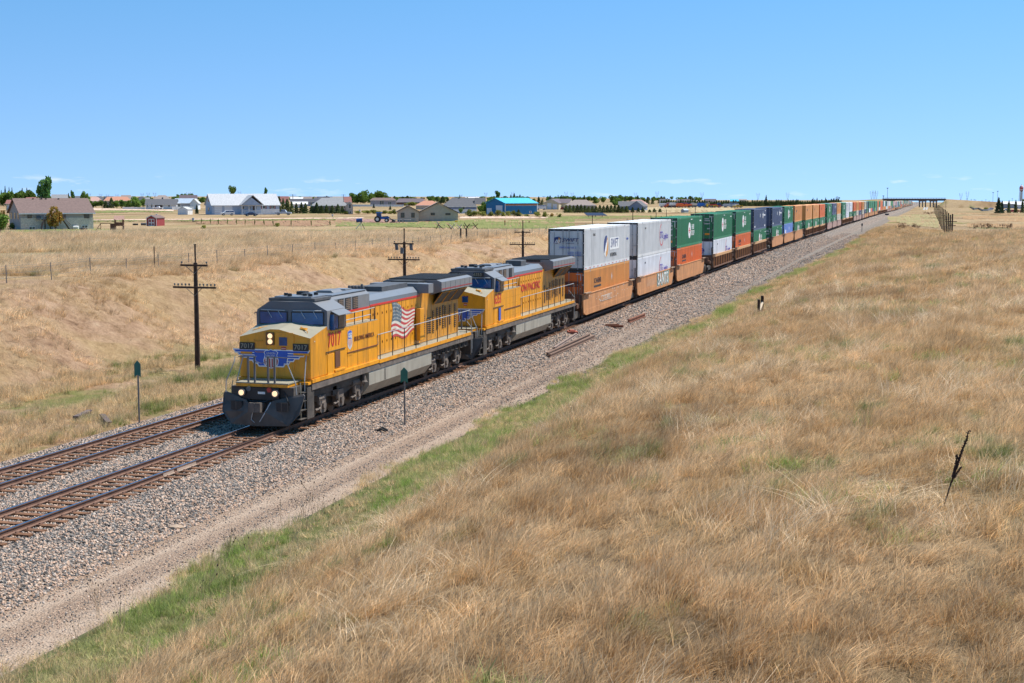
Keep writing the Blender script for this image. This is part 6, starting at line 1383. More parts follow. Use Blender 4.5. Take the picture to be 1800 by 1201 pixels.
for s0, s1 in ((72, 66), (104, 116)):
    q = MB(); q.add([(X(s0), -2.6, Zp(385.5)), (X(s0), -1.5, Zp(385.5)), (X(s1), -1.5, 0), (X(s1), -2.6, 0), (X(s0), -2.6, Zp(386.8)), (X(s0), -1.5, Zp(386.8)), (X(s1), -1.5, -.3), (X(s1), -2.6, -.3)], [(0, 1, 2, 3), (4, 7, 6, 5), (0, 3, 7, 4), (1, 5, 6, 2)])
    q.tube([(X(s0), -2.6, Zp(381.5)), (X(s1), -2.6, 1.0)], .06, 5); q.tube([(X(s0), -2.6, Zp(383.5)), (X(s1), -2.6, .5)], .03, 5)
    q.build('deck_stairs', mat('stair_wood', (.16, .10, .08), .8, .2), t)
for p in (73, 82, 91): q = MB(); q.box(X(p)-.1, X(p)+.1, -2.5, -2.3, 0, Zp(386.5)); q.build('deck_post', m_creos, t)
q = MB(); q.box(X(92), X(104), -2.55, -.06, Zp(386.5), Zp(385.5)); q.build('deck', m_creos, t)
for yy in (2.2, 5.4, 8.8): q = MB(); q.box(-.06, 0, yy-.6, yy+.6, 2.2, 3.5); q.build('window', m_glassw, t)
q = MB(); q.tube([(X(66), -.1, Zp(383)), (X(66), -.5, Zp(382.6))], .4, 10, 0, .5); q.build('satellite_dish', m_greyd, t)
house('small cream garage with a red-brown roof at the left edge behind the brown-roofed house', 11, 28, 370, 358, 352, 8, -12, 'x', 'cream', 'redbrown', [(13, 17, 361, 368, 'g')])
house('house with a dark red roof partly hidden behind the brown-roofed house', 39, 73, 368, 356, 347, 9, 0, 'hip', 'cream', 'redbrown', rin=8)
house('distant house with a pale grey shingle roof behind the brown roof', 92, 118, 362, 351, 342.3, 12, 0, 'x', 'grey', 'grey')
house('distant grey-blue roofed house left of the pink-roofed house', 132, 147, 361, 351, 345, 10, 0, 'x', 'slate', 'charcoal', [(137, 140, 353, 357)])
house('pink-roofed stucco house in the distance', 155, 179, 362, 353.5, 346.5, 11, 0, 'hip', 'tan', 'pink', [(160, 163, 355, 359)], rin=7)
house('wide orange tile-roofed house behind the row of green trees', 183, 229, 362, 353, 346, 12, 0, 'hip', 'tan', 'orange', [(190, 194, 355, 359), (214, 218, 355, 359)], rin=6)
for i, (p0, p1, yr, ye, wl, r_, lab) in enumerate(((163, 183, 345, 350, 'slate', 'charcoal', 'dark-roofed house on the skyline left of the orange roof'), (186, 200, 345.5, 350, 'slate', 'dark', 'small dark house on the skyline above the orange roof'), (214, 229, 343.5, 350, 'grey', 'taupe', 'taupe-roofed house on the skyline right of the orange roof'), (230, 237, 345, 351, 'white', 'grey', 'white house sliver right of the orange roof'),
        (241, 257, 345.8, 351, 'bluegrey', 'dark', 'dark blue-roofed house on the skyline left of the grey farmhouse'), (256, 263, 347.5, 352, 'white', 'grey', 'tiny white house on the skyline'), (316, 346, 343.3, 352, 'tan', 'plum', 'plum-roofed house behind the pale metal barn'),
        (485, 507, 345.5, 355, 'white', 'redbrown', 'white house with a red-brown roof behind the row of pines'), (533, 547, 346, 352, 'tan', 'taupe', 'small tan house on the skyline behind the charcoal roof'), (552, 566, 347.2, 352, 'tan', 'charcoal', 'cream house on the skyline behind the charcoal roof'), (560, 585, 346, 352, 'slate', 'dark', 'navy-roofed house on the skyline behind the stone house'),
        (582, 604, 347, 352, 'grey', 'grey', 'grey roof on the skyline above the stone house'), (604, 618, 346, 354, 'tan', 'redbrown', 'red-brown roofed house left of the clump of big trees'), (733, 752, 349, 355, 'dark brick', 'redbrown', 'red-roofed house on the skyline right of the dark brick house'), (820, 836, 348.3, 354, 'tan', 'charcoal', 'dark house on the skyline left of the white warehouse'),
        (835, 853, 348, 357, 'grey', 'charcoal', 'grey gabled house left of the blue barn trees'), (1100, 1136, 351, 358, 'tan', 'pink', 'pink-roofed house behind the slate-blue house'), (1160, 1177, 350, 356, 'slate', 'charcoal', 'dark-roofed house above the junkyard'), (1190, 1212, 350.6, 357, 'grey', 'plum', 'plum-roofed house above the white truck in the junkyard'), (1207, 1218, 351, 357, 'slate', 'charcoal', 'slate gabled house above the junkyard'),
        (1217, 1230, 352, 357, 'tan', 'taupe', 'tan house above the junkyard'), (1237, 1256, 350, 356, 'slate', 'plum', 'dark house left of the windbreak'))):
    house(lab, p0, p1, 359.5, ye+1.2, yr, 11, rt.choice((-8, 0, 8)), rt.choice(('x', 'hip')), wl, r_, [(p0+(p1-p0)*.3, p0+(p1-p0)*.3+2.2, ye+2.5, ye+5)])
house('grey-white farmhouse with a charcoal roof and open carport', 256, 309, 367.5, 359.5, 350.5, 11, -6, 'x', 'white', 'charcoal', [(258, 260, 358, 365), (265, 268, 358, 365), (272, 285, 360, 367, 'd'), (294, 298, 360, 364)])  # the open carport is a dark panel, its shade put into the colour
house('upper gabled roof with dark dormers behind the grey farmhouse', 268, 302, 366, 352, 343.3, 11, 0, 'hip', 'slate', 'taupe', [(284, 287, 347, 351)], rin=11)
house('pale blue-white metal barn with skylights', 306, 336, 367.5, 357, 349.3, 9, -14, 'x', 'grey', 'steel', [(309, 317, 358, 366, 'w')], cat='barn', name='metal_barn')
house('white gable end barn with two tall doors beside the metal barn', 334.5, 348, 368.5, 357, 349.8, 9, -8, 'y', 'white', 'pale', [(336, 340, 355.5, 367, 'g'), (342.5, 346, 358, 367, 'g')], cat='barn', name='white_barn')
# white house with porch
t, m, w, he, hr = house('long pale blue house with a light grey roof, front porch and two garage doors', 373, 491, 377.5, 360.3, 341.5, 12, 12, 'x', 'pale blue', 'pale',
    [(377, 390, 362, 377.5, 'g'), (394.5, 408, 362, 377, 'g'), (424, 429, 362, 368), (435, 440.5, 362, 368), (444, 447, 362.5, 370, 'd'), (448, 451, 362, 368), (461, 466, 361.5, 367.5, 'S'), (476, 482, 361.5, 367.5, 'S')])
X = lambda p: (p-373)*m/math.cos(R(12)); Zp = lambda p: (377.5-p)*m
q = MB(); q.prism([(X(421), Zp(360.8)), (X(456), Zp(360.8)), (X(438.5), Zp(347))], 'y', -2.8, -.02); q.build('porch_gable', WM['pale blue'], t)
q = MB(); q.prism([(X(420), Zp(361.2)), (X(441), Zp(344)), (X(459.5), Zp(360.6)), (X(459.5), Zp(359.6)), (X(441), Zp(342.9)), (X(420), Zp(360.2))], 'y', -3.3, 4.5); q.build('porch_roof', RM['pale'], t)
for p in (422, 434, 446, 457.5): q = MB(); q.box(X(p)-.12, X(p)+.12, -3.0, -2.76, 0, Zp(361)); q.build('porch_post', m_trim, t)
q = MB(); q.box(X(421), X(458), -3.0, -2.9, Zp(370.5), Zp(370))
for p in np.arange(421, 458, 1.1): q.box(X(p)-.03, X(p)+.03, -2.98, -2.92, Zp(375.5), Zp(370))
q.box(X(421), X(458), -3.05, -.05, 0, Zp(375.5)); q.build('porch_railing', m_trim, t)
q = MB(); q.box(X(458), w+.02, -.04, 0, 0, Zp(368)); q.build('lower_wall', WM['white'], t)
for zz0, zz1 in ((2.6, 3.9), (.9*1.0+5.2, 6.9)):
    q = MB(); q.box(-.06, 0, 5.3, 6.5, zz0-1.2, zz1-1.2); o = q.build('window', m_glassw, t)
    for s_ in (4.9, 6.55): q = MB(); q.box(-.07, -.01, s_, s_+.35, zz0-1.2, zz1-1.2); q.build('shutter', m_shut, o)
house('stone house with a grey roof half hidden by pines', 548, 612, 375.5, 361.5, 348, 13, 0, 'hip', 'stone', 'grey', [(570, 573.5, 362, 367), (583, 587, 362, 366), (594, 598, 361.5, 366), (604, 607, 361.5, 366.5)], rin=18)
house('tan gable wing with an arched window at the right end of the stone house', 608.5, 620.5, 376, 361, 354.8, 9, 0, 'y', 'tan', 'grey', [(612.5, 617.5, 358.5, 366.5), (614, 618, 371, 375)], oh=.3)
house('long low charcoal-roofed house behind the row of pines', 511, 566, 362.5, 354.5, 350, 12, 0, 'x', 'slate', 'dark', [(540, 543, 356, 360), (545, 549, 356, 360)])
house('low white-roofed shed in front of the charcoal-roofed house', 514, 540, 366, 358.8, 355, 6, 0, 'x', 'white', 'white', cat='shed', name='shed')
house('long bright white roof on the skyline behind the charcoal-roofed house', 511, 535, 357.5, 350, 347.2, 10, 0, 'x', 'white', 'white', cat='warehouse', name='warehouse')
house('wide grey-lavender ranch with a brown roof behind the white vinyl fence', 651, 696, 362.5, 352, 347.8, 12, 0, 'hip', 'lavender', 'brown', [(658, 660, 353, 355), (667, 675, 353, 361, 'w'), (682, 688, 354.5, 360.5, 'w')], rin=5)
house('dark brick ranch with a plum-grey roof behind the tan house', 696.5, 748, 362, 355.3, 349, 12, 0, 'hip', 'dark brick', 'plum', [(714, 717, 356, 360)], rin=5)
house('orange-roofed house just behind the ridge of the tan house', 731, 775, 368, 361, 353, 11, 0, 'hip', 'tan', 'orange', rin=14)
# tan house
t, m, w, he, hr = house('tan stucco house with two front gables and a taupe roof', 735, 805, 389.5, 374, 356.3, 12, 0, 'y', 'tan', 'taupe', [(757, 764.5, 374, 378.5, 'D'), (783, 792, 374.5, 378, 'D')], trim=m_dtrim)
house('small tan front wing with two dark windows, left of the bigger tan gable', 698.5, 736, 389.7, 372, 362, 10, 0, 'y', 'tan', 'taupe', [(704.5, 711, 374, 382.5, 'D'), (723, 729, 374, 382.5, 'D')], trim=m_dtrim)
t2, m, w, he, hr = house('blue-grey house with a big charcoal roof behind the tan house', 778, 838, 375.5, 363, 347.3, 13, 0, 'hip', 'bluegrey', 'charcoal', [(812.5, 817.5, 363.3, 368.5)], rin=18, chim=((808.5, 4),))
q = MB(); q.box(0, w, -.05, 0, 0, 7.5*m); q.build('lower_wall', WM['white'], t2)
# blue barn: gable end to the left, long lit side to the right
x, y, z, D, m = G(888, 377.8); t = thing('blue_barn', 'bright blue metal barn with a cyan roof and pale doors', 'barn', (x, y, z-.05), CYAW+R(38)); w = 57*m/math.cos(R(38)); d = 34*m/math.sin(R(38)); he = 20.5*m; hr = 29*m
b = MB(); b.prism([(0, 0), (d, 0), (d, he), (d/2, hr-.15), (0, he)], 'x', 0, w); b.build('wall', fine('blue_metal_wall', (.02, .17, .36), 1.0, .06), t)
r = MB(); s = (hr-he)/(d/2); r.prism([(-.5, he-.5*s), (d/2, hr), (d+.5, he-.5*s), (d+.5, he-.5*s+.15), (d/2, hr+.15), (-.5, he-.5*s+.15)], 'x', -.4, w+.4); r.build('roof', RM['cyan'], t)
b = MB(); b.box(.1, w-.05, -.04, 0, he-4.2*m, he-1.0*m); b.build('wood_band', mat('bare_wood_band', (.36, .16, .09), .8, .25), t); b = MB(); b.box(0, w, -.06, 0, he-4.6*m, he-4.25*m); b.build('trim', m_trim, t)
for q0, q1, zt in ((.14, .48, 16.5), (.70, .96, 11.5)): b = MB(); b.box(-.07, 0, d*q0, d*q1, 0, zt*m); b.build('garage_door', m_gdoor, t)
b = MB(); b.box(w*.75, w*.82, -.07, 0, 3*m, 6.6*m); o = b.build('window', m_trim, t); b = MB(); b.box(w*.765, w*.805, -.09, -.071, 3.7*m, 5.8*m); b.build('pane', m_glassw, o)
for xx in (0, w): b = MB(); b.box(xx-.15, xx+.15, -.08, .0, 0, he); b.build('corner_trim', m_trim, t)
house('tan metal workshop with two pale roll doors', 955.5, 982, 368.3, 357, 350, 13, -18, 'y', 'cream', 'plum', [(962, 969, 357.5, 368, 'g'), (972, 979, 359, 368, 'g')], cat='workshop', name='workshop', oh=.3)
house('cream side building with a plum-grey roof right of the two roll doors', 981, 1001, 368.2, 356.5, 350.2, 12, -10, 'x', 'cream', 'plum', cat='workshop', name='workshop', oh=.2)
house('taupe hip-roofed house above the juniper hedge', 994, 1047, 369, 361, 351.3, 14, 0, 'hip', 'tan', 'taupe', [(1002, 1004, 363, 366.5)], rin=16)
house('low slate-roofed house wing left of the slate-blue gable', 1088, 1116, 369.5, 362, 354.5, 11, 0, 'x', 'slate', 'charcoal')
house('slate-blue house with a steep gable above the green containers', 1106, 1131, 370, 362.5, 353.5, 12, -10, 'y', 'slate', 'charcoal', [(1132, 1135, 364, 368)], oh=.3)
for (lab, p0, p1, yb, ye, yr, wl, rf_, k) in (('small red shed with white trimmed double doors', 258, 274.5, 397.3, 383.5, 379, 'red', 'brown', 'red'), ('small white gambrel shed in front of the metal barn', 313, 329.5, 377.3, 368.5, 364, 'white', 'pale', 'white'), ('tiny grey-blue shed alone in the stubble field', 1197, 1203, 374, 369.8, 367.5, 'grey', 'steel', 'g')):
    t, m, w, he, hr = house(lab, p0, p1, yb, ye, yr, {'red': 4.2, 'white': 4.0, 'g': 3}[k], -28 if k != 'g' else -35, 'y', wl, rf_, cat='shed', name='garden_shed', oh=.12)
    if k == 'g': continue
    q = MB(); c = w/2; q.box(c-w*.30, c+w*.30, -.04, -.01, .05, he*.92, 0)
    for s_ in (-1, 1): q.box(c+s_*w*.15-w*.10, c+s_*w*.15+w*.10, -.06, -.041, he*.5, he*.84, 1); q.disc((c+s_*w*.15, 0, he*.25), 'y', w*.10, -.06, -.041, 14, 1)
    q.build('double_door', [m_trim, WM['red'] if k == 'red' else m_gdoor], t)
    q = MB()
    for xx in (0, w): q.box(xx-.05, xx+.05, -.05, 0, 0, he)
    q.build('corner_trim', m_trim, t)
house('long white warehouse roof on the skyline behind the blue-grey house', 818, 842, 353, 349.5, 346.7, 20, 0, 'x', 'white', 'white', cat='warehouse', name='warehouse')
house('bright blue roofed building at the end of the junkyard', 1284, 1299, 357.5, 354, 351, 10, 0, 'x', 'grey', 'cyan', cat='building', name='building'); house('beige flat building left of the windbreak', 1299, 1312, 358, 352, 350.5, 10, 0, 'x', 'tan', 'taupe', cat='building', name='building')
house('white-roofed open building at the right edge behind the thin pines', 1762, 1783, 366, 358.5, 354.5, 14, 0, 'x', 'grey', 'white', cat='building', name='building'); house('white-roofed gabled building at the right frame edge', 1787, 1806, 367, 360, 354.5, 14, 0, 'x', 'white', 'white', cat='building', name='building')
# white vinyl fences
def vinyl(p0, p1, yb, yt, label):
    a = G(p0, yb); c = G(p1, yb); L_ = math.hypot(c[0]-a[0], c[1]-a[1]); h = (yb-yt)*a[4]; t = thing('vinyl_fence', label, 'fence', (a[0], a[1], min(a[2], c[2])), math.atan2(c[1]-a[1], c[0]-a[0]), 'white vinyl fences'); n = max(2, int(L_/2.4))
    for i in range(n):
        b = MB(); b.box(i*L_/n+.08, (i+1)*L_/n-.08, -.03, .03, .1, h*.93); b.build('panel', m_trim, t)
    for i in range(n+1): b = MB(); b.box(i*L_/n-.08, i*L_/n+.08, -.08, .08, 0, h); b.build('post', m_white, t)
vinyl(216, 255, 367.8, 364, 'white vinyl fence left of the grey farmhouse'); vinyl(303, 341, 369, 363, 'taller white vinyl fence in front of the pale metal barn'); vinyl(618, 709, 363.3, 359.4, 'long white vinyl fence in front of the grey-lavender ranch')

# ---------------------------------------------------------------- vehicles
VC = {'white': (.74, .74, .74), 'silver': (.42, .45, .50), 'navy': (.03, .05, .11), 'blue': (.02, .14, .50), 'orange': (.72, .14, .03), 'red': (.42, .03, .03), 'dark': (.05, .05, .06), 'yellow': (.70, .42, .03), 'cream': (.60, .56, .46)}
VM = {k: mat('car_paint_'+k, v, .3, .04, 1) for k, v in VC.items()}
PROFILE = {'pickup': [(0, .45), (0, .95), (1.55, 1.02), (2.05, 1.75), (3.25, 1.78), (3.45, 1.08), (5.5, 1.05), (5.5, .45)], 'suv': [(0, .45), (0, 1.0), (1.1, 1.1), (1.75, 1.80), (4.6, 1.82), (4.95, 1.1), (4.95, .45)], 'sedan': [(0, .35), (0, .75), (1.1, .92), (1.85, 1.42), (3.2, 1.42), (3.9, .98), (4.7, .92), (4.7, .35)], 'truck': [(0, .5), (0, 1.5), (.5, 2.6), (1.9, 2.7), (1.95, 1.2), (6.5, 1.2), (6.5, .7), (0, .6)], 'van': [(0, .45), (0, 1.3), (.9, 2.5), (5.5, 2.6), (5.5, .45)]}
def vehicle(kind, col, px, yb, label, rz_=0, cargo=None, scale=1.0, group=None):
    x, y, z, D, m = G(px, yb); t = thing({'pickup': 'pickup_truck', 'suv': 'parked_car', 'sedan': 'parked_car', 'truck': 'flatbed_truck', 'van': 'motor_home'}[kind], label, 'vehicle', (x, y, z), CYAW+R(rz_), group); t.scale = (scale,)*3
    P = PROFILE[kind]; L_ = max(p[0] for p in P); P = [(p[0]-L_/2, p[1]) for p in P]
    b = MB(); b.prism([(y_, z_) for y_, z_ in P], 'x', -.9, .9); v = [(p[1], p[0], p[2]) for p in b.v]; b.v = v
    b.build('body', VM[col], t, bevel=.06)
    top = max(p[1] for p in P); w = MB(); xs = [p[0] for p in P if p[1] > top-.15]; x0, x1 = min(xs), max(xs); zl = top-.55 if kind != 'sedan' else top-.40
    n_ = 1 if kind == 'truck' else 2
    for i in range(n_): a = x0-.1+(x1-x0+.2)*i/n_+.05; c = x0-.1+(x1-x0+.2)*(i+1)/n_-.05; w.box(a, c, -.915, .915, zl, top-.10)
    w.build('windows', m_glass, t)
    for xx in (-L_*.31, L_*.30):
        for s in (-1, 1):
            r_ = .36 if kind in ('sedan',) else .42; q = MB(); q.disc((xx, 0, r_), 'y', r_, s*.72, s*.93, 16, 0); q.disc((xx, 0, r_), 'y', r_*.55, s*.9, s*.945, 12, 1); q.build('wheel', [m_rubber, m_silver], t)
    if cargo: q = MB(); q.box(-.9, L_/2-.1, -1.0, 1.0, 1.25, 1.25+cargo[1]); q.box(-.4, L_/2-.5, -.7, .7, 1.25+cargo[1], 1.5+cargo[1]); q.build('load', VM[cargo[0]], t)
    return t
vehicle('pickup', 'white', 277.5, 368.3, 'white pickup truck parked under the carport of the grey farmhouse', 180)
vehicle('suv', 'white', 400, 379, 'white pickup with a topper parked in front of the garage doors', 20)
vehicle('sedan', 'navy', 441, 380, 'dark navy car parked in front of the porch', -155)
vehicle('pickup', 'silver', 498, 378.3, 'silver and white pickup parked right of the pale blue house', 180, scale=1.1)
vehicle('van', 'white', 951, 369, 'white motor home between the blue barn and the tan workshop', 15, scale=.95)
JY = ((1169, 'white', 'truck', 'white box truck at the left end of the junkyard row', ('white', .9)), (1175, 'red', 'pickup', 'red and orange machine beside the white box truck', None), (1181, 'orange', 'truck', 'orange truck in the junkyard row', ('orange', .6)), (1185.5, 'navy', 'truck', 'dark truck with a white top in the junkyard row', ('white', 1.2)), (1190, 'red', 'suv', 'small red vehicle in the junkyard row', None), (1198.5, 'orange', 'truck', 'large orange container truck in the junkyard row', ('orange', .9)), (1206, 'dark', 'truck', 'dark truck with an orange load in the junkyard', ('orange', .4)),
      (1216, 'navy', 'truck', 'white-nosed dark truck right of the orange ones', ('cream', .9)), (1224, 'cream', 'truck', 'cream tanker truck in the junkyard row', ('cream', .9)), (1235.5, 'blue', 'truck', 'bright blue box truck in the junkyard row', ('blue', 1.1)), (1244, 'dark', 'pickup', 'dark low vehicle right of the blue box truck', None), (1251, 'yellow', 'truck', 'yellow construction machine in the junkyard', ('red', .3)), (1258, 'red', 'pickup', 'dark red vehicle right of the yellow machine', None), (1270, 'navy', 'truck', 'long navy trailer near the end of the junkyard', ('navy', .3)), (1281, 'silver', 'truck', 'grey trailer near the end of the junkyard', ('silver', .6)), (1291, 'white', 'van', 'white van at the end of the junkyard row', None), (1297, 'yellow', 'pickup', 'yellow vehicle beside the white van', None))
for px, c, kd, lab, cg in JY: vehicle(kd, c, px, 365.2, lab, rt.choice((0, 12, 180, 190)), cg, 1.15, 'vehicles in the junkyard')
for i, (px, c) in enumerate(((1702, 'white'), (1709, 'silver'), (1716, 'silver'), (1722.5, 'white'), (1729, 'white'), (1736, 'white'))):
    x, y, z, D, m = G(px, 364.5); t = thing('semi_trailer', ('pale grey' if c == 'silver' else 'white')+' semi trailer parked in the row below the bridge embankment', 'trailer', (x, y, z), CYAW+R(10), 'parked semi trailers '+('grey' if c == 'silver' else 'white'))
    b = MB(); b.box(-2.3, 2.3, -1.3, 9, 1.1, 3.8); b.build('box', VM[c], t); b = MB(); b.box(-1.2, 1.2, 5, 8, .1, 1.1); b.build('wheels', m_rubber, t)
vehicle('pickup', 'dark', 1690, 364.2, 'dark vehicle left of the parked semi trailers', 0); vehicle('suv', 'silver', 1677, 363.6, 'silver vehicle under the bridge embankment', 0)
vehicle('truck', 'red', 1781, 373.5, 'red farm machine between the thin pines', 20, ('red', 1.0), .75); vehicle('truck', 'red', 1791, 373.5, 'second red machine at the right edge', 160, ('red', 1.0), .6); vehicle('suv', 'blue', 1742, 368.5, 'small blue vehicle left of the dark spruce', 0, scale=.9); vehicle('pickup', 'yellow', 1765.5, 362, 'yellow vehicle behind the dark spruce', 0); vehicle('pickup', 'silver', 1769, 371, 'grey vehicle right of the dark spruce', 0)
# tractor and trailer
x, y, z, D, m = G(671, 391); t = thing('tractor', 'blue tractor with a glazed cab and front loader', 'tractor', (x, y, z), CYAW); m_trb = mat('tractor_blue', (.015, .12, .48), .35, .05)
b = MB(); b.box(-.3, 1.9, -.45, .45, .85, 1.55); b.box(-1.2, -.2, -.6, .6, .8, 1.3); b.build('body', m_trb, t, bevel=.06); b = MB(); b.box(-1.35, -.05, -.7, .7, 1.3, 2.55, 0); o = b.build('cab', m_glass, t, bevel=.05); b = MB(); b.box(-1.45, .05, -.8, .8, 2.55, 2.72); b.build('cab_roof', m_trb, o)
for xx, r_ in ((-1.1, .85), (1.35, .55)):
    for s in (-1, 1): b = MB(); b.disc((xx, 0, r_), 'y', r_, s*.6, s*1.0, 20, 0); b.disc((xx, 0, r_), 'y', r_*.5, s*.99, s*1.02, 14, 1); b.build('wheel', [m_rubber, m_trim], t)
b = MB(); b.tube([(.2, -.6, 1.5), (1.6, -.6, 1.6), (2.8, -.6, .6)], .09, 6); b.tube([(.2, .6, 1.5), (1.6, .6, 1.6), (2.8, .6, .6)], .09, 6); b.prism([(2.7, .1), (3.6, .1), (3.7, .4), (2.9, .9)], 'y', -1, 1); b.build('loader', m_black, t)
x, y, z, D, m = G(705, 391.2); t = thing('flatbed_trailer', 'low flatbed trailer parked in front of the tan house', 'trailer', (x, y, z), CYAW); b = MB(); b.box(-3.4, 2.6, -1, 1, .65, .8); b.tube([(-3.4, 0, .7), (-4.6, 0, .6)], .06, 5); b.build('deck', mat('trailer_deck', (.30, .27, .25), .8), t)
for xx in (-.4, .6): b = MB(); b.disc((xx, 0, .4), 'y', .38, -1.15, -.95, 16, 0); b.disc((xx, 0, .4), 'y', .2, -1.17, -1.15, 12, 1); b.build('wheel', [m_rubber, m_trim], t)
# playset, sawhorse barrel, boxes, jackleg fence, solar panels
x, y, z, D, m = G(212, 406); t = thing('playset', 'wooden backyard playset with a pink-roofed tower and a swing beam', 'playset', (x, y, z), CYAW+R(8)); m_pw = mat('playset_wood', (.17, .065, .04), .8, .25)
b = MB()
for xx in (-1.0, .55):
    for yy in (-.8, .8): b.box(xx-.08, xx+.08, yy-.08, yy+.08, 0, 2.3)
b.box(-1.1, .65, -.9, .9, 1.0, 1.12); b.box(-1.05, .6, -.9, -.84, 1.12, 1.7); b.box(-1.9, -1.0, -.6, .6, 0, 1.45); b.build('tower', m_pw, t)
b = MB(); b.prism([(-.9, 2.2), (.9, 2.2), (0, 3.0)], 'x', -1.2, .75); b.build('roof', mat('pink_roof_board', (.42, .25, .19), .8, .15), t)
b = MB(); b.tube([(-1.9, 0, 1.45), (-3.8, 0, 1.5)], .07, 5); b.tube([(-3.8, 0, 1.5), (-4.7, -.6, 0)], .07, 5); b.tube([(-3.8, 0, 1.5), (-3.9, .8, 0)], .07, 5); b.tube([(-4.4, -.35, .5), (-3.85, .55, .5)], .05, 5); b.build('swing_frame', m_pw, t)
x, y, z, D, m = G(634, 403); t = thing('barrel_stand', 'dark blue barrel leaning on a white and dark trestle', 'barrel', (x, y, z), CYAW); b = MB(); b.tube([(-.9, 0, 1.8), (.35, .1, 1.95)], .42, 12, 0); b.disc((-.9, 0, 1.8), 'x', .43, -.92, -.9, 12, 1); b.build('barrel', [mat('barrel_blue', (.02, .05, .20), .4), m_black], t, bevel=.03)
for p0, p1, mm in (((-1.0, -.3, 0), (.35, 0, 1.75), m_silver), ((.9, -.3, 0), (0, 0, 1.8), m_black), ((.1, .7, 0), (-.1, 0, 1.7), m_silver)): b = MB(); b.tube([p0, p1], .07, 5); b.build('leg', mm, t)
for px, yb, yt, lab in ((275.5, 383.5, 376.5, 'pale utility box behind the red shed'), (339.5, 390.5, 383, 'pale green utility box on a post beside the dirt lane'), (584.5, 381.7, 377, 'white utility box in the dry field'), (632, 375.5, 368.5, 'grey utility pedestal among the bushes')):
    x, y, z, D, m = G(px, yb); t = thing('utility_box', lab, 'utility box', (x, y, z), CYAW); h = (yb-yt)*m; b = MB(); b.box(-.3, .3, -.2, .2, h*.35, h); b.build('cabinet', m_silver, t, bevel=.04); b = MB(); b.box(-.08, .08, -.08, .08, 0, h*.35); b.build('leg', m_steel, t)
t = thing('jackleg_fence', 'weathered jackleg fence of crossed grey poles in the green pasture', 'fence', G(800, 403.5)[:3], CYAW); m = G(800, 403.5)[4]; m_wg = mat('weathered_grey_wood', (.38, .36, .35), .8, .2)
for i, (p0, p1, h, dk) in enumerate(((768, 774, 14, 0), (772, 766, 11, 1), (770, 780, 9, 1), (787, 794, 9, 1), (790, 799, 9, 0), (799, 792, 10, 0), (803, 812, 8, 0), (812, 805, 9, 0), (815, 818, 8, 1), (816, 824, 12, 1), (826, 818, 10, 1), (831, 840, 12, 1), (840, 830, 10, 1))):
    b = MB(); b.tube([((p1-800)*m, .2*(i % 3), 0), ((p0-800)*m, -.3+.2*(i % 2), h*m)], .085, 6); b.build('pole', m_creos if dk else m_wg, t)
b = MB(); b.tube([((816-800)*m, 0, 6*m), ((834-800)*m, 0, 6*m)], .07, 6); b.build('pole', m_creos, t)
x, y, z, D, m = G(1047, 381.3); t = thing('solar_array', 'dark blue ground-mounted solar panel array above the first container', 'solar panels', (x, y, z), CYAW); b = MB(); b.add([(-15*m, -2, .5), (20*m, -2, .5), (13*m, 3, 7*m), (-20*m, 3, 7*m)], [(0, 1, 2, 3)]); b.add([(-15*m, -1.9, .4), (20*m, -1.9, .4), (13*m, 3.1, 7*m-.1), (-20*m, 3.1, 7*m-.1)], [(3, 2, 1, 0)]); b.build('panel', mat('solar_cells', (.02, .028, .06), .5, .2, 3, spec=.25), t)
for xx in (-12, 0, 12): b = MB(); b.tube([(xx*m, .8, 0), (xx*m, .8, 3.6*m)], .09, 5); b.build('leg', m_steel, t)
for px, yb, h, lab in ((887.5, 396.5, 9, 'dark post with a red marker in the green pasture'), (930, 392, 3.5, 'short stake with an orange flag in the green pasture')):
    x, y, z, D, m = G(px, yb); t = thing('marker_stake', lab, 'stake', (x, y, z), CYAW); b = MB(); b.box(-.09, .09, -.09, .09, 0, h*m); b.build('stake', m_creos, t); b = MB(); b.box(-.13, .13, -.13, -.091, h*m*.65, h*m*.9); b.build('flag', m_red, t)
for px, yb, w, h, c, lab, nm in ((133.5, 403, 9, 6, m_white, 'white propane tank beside the brown-roofed house', 'propane_tank'), (147, 405, 11, 4.5, m_black, 'dark covered machine beside the brown-roofed house', 'covered_machine'), (238, 396, 9, 3, m_black, 'dark rubbish left of the red shed', 'scrap_pile'), (252.5, 396.5, 9, 4.5, m_greyd, 'two dark barrels against the red shed', 'barrels'), (802, 391, 5, 3, VM['yellow'], 'yellow toy truck beside the tan house', 'toy_truck'), (752, 389.8, 8, 1.8, VM['red'], 'red toy car on the grass by the tan house', 'toy_car'), (740, 388.5, 4, 5, VM['white'], 'white and red round sign by the tan house door', 'round_sign')):
    x, y, z, D, m = G(px, yb); b = MB(); r_ = h*m/2; b.tube([(-w*m/2, 0, r_), (-w*m/2+r_*.6, 0, r_), (w*m/2-r_*.6, 0, r_*.98), (w*m/2, 0, r_*.9)], r_, 12); b.box(-w*m*.3, -w*m*.2, -.2, .2, 0, r_); b.box(w*m*.2, w*m*.3, -.2, .2, 0, r_); o = b.build(nm, c, smooth=False); o.location = (x, y, z); o.rotation_euler = (0, 0, CYAW); tag(o, lab, nm.replace('_', ' '))

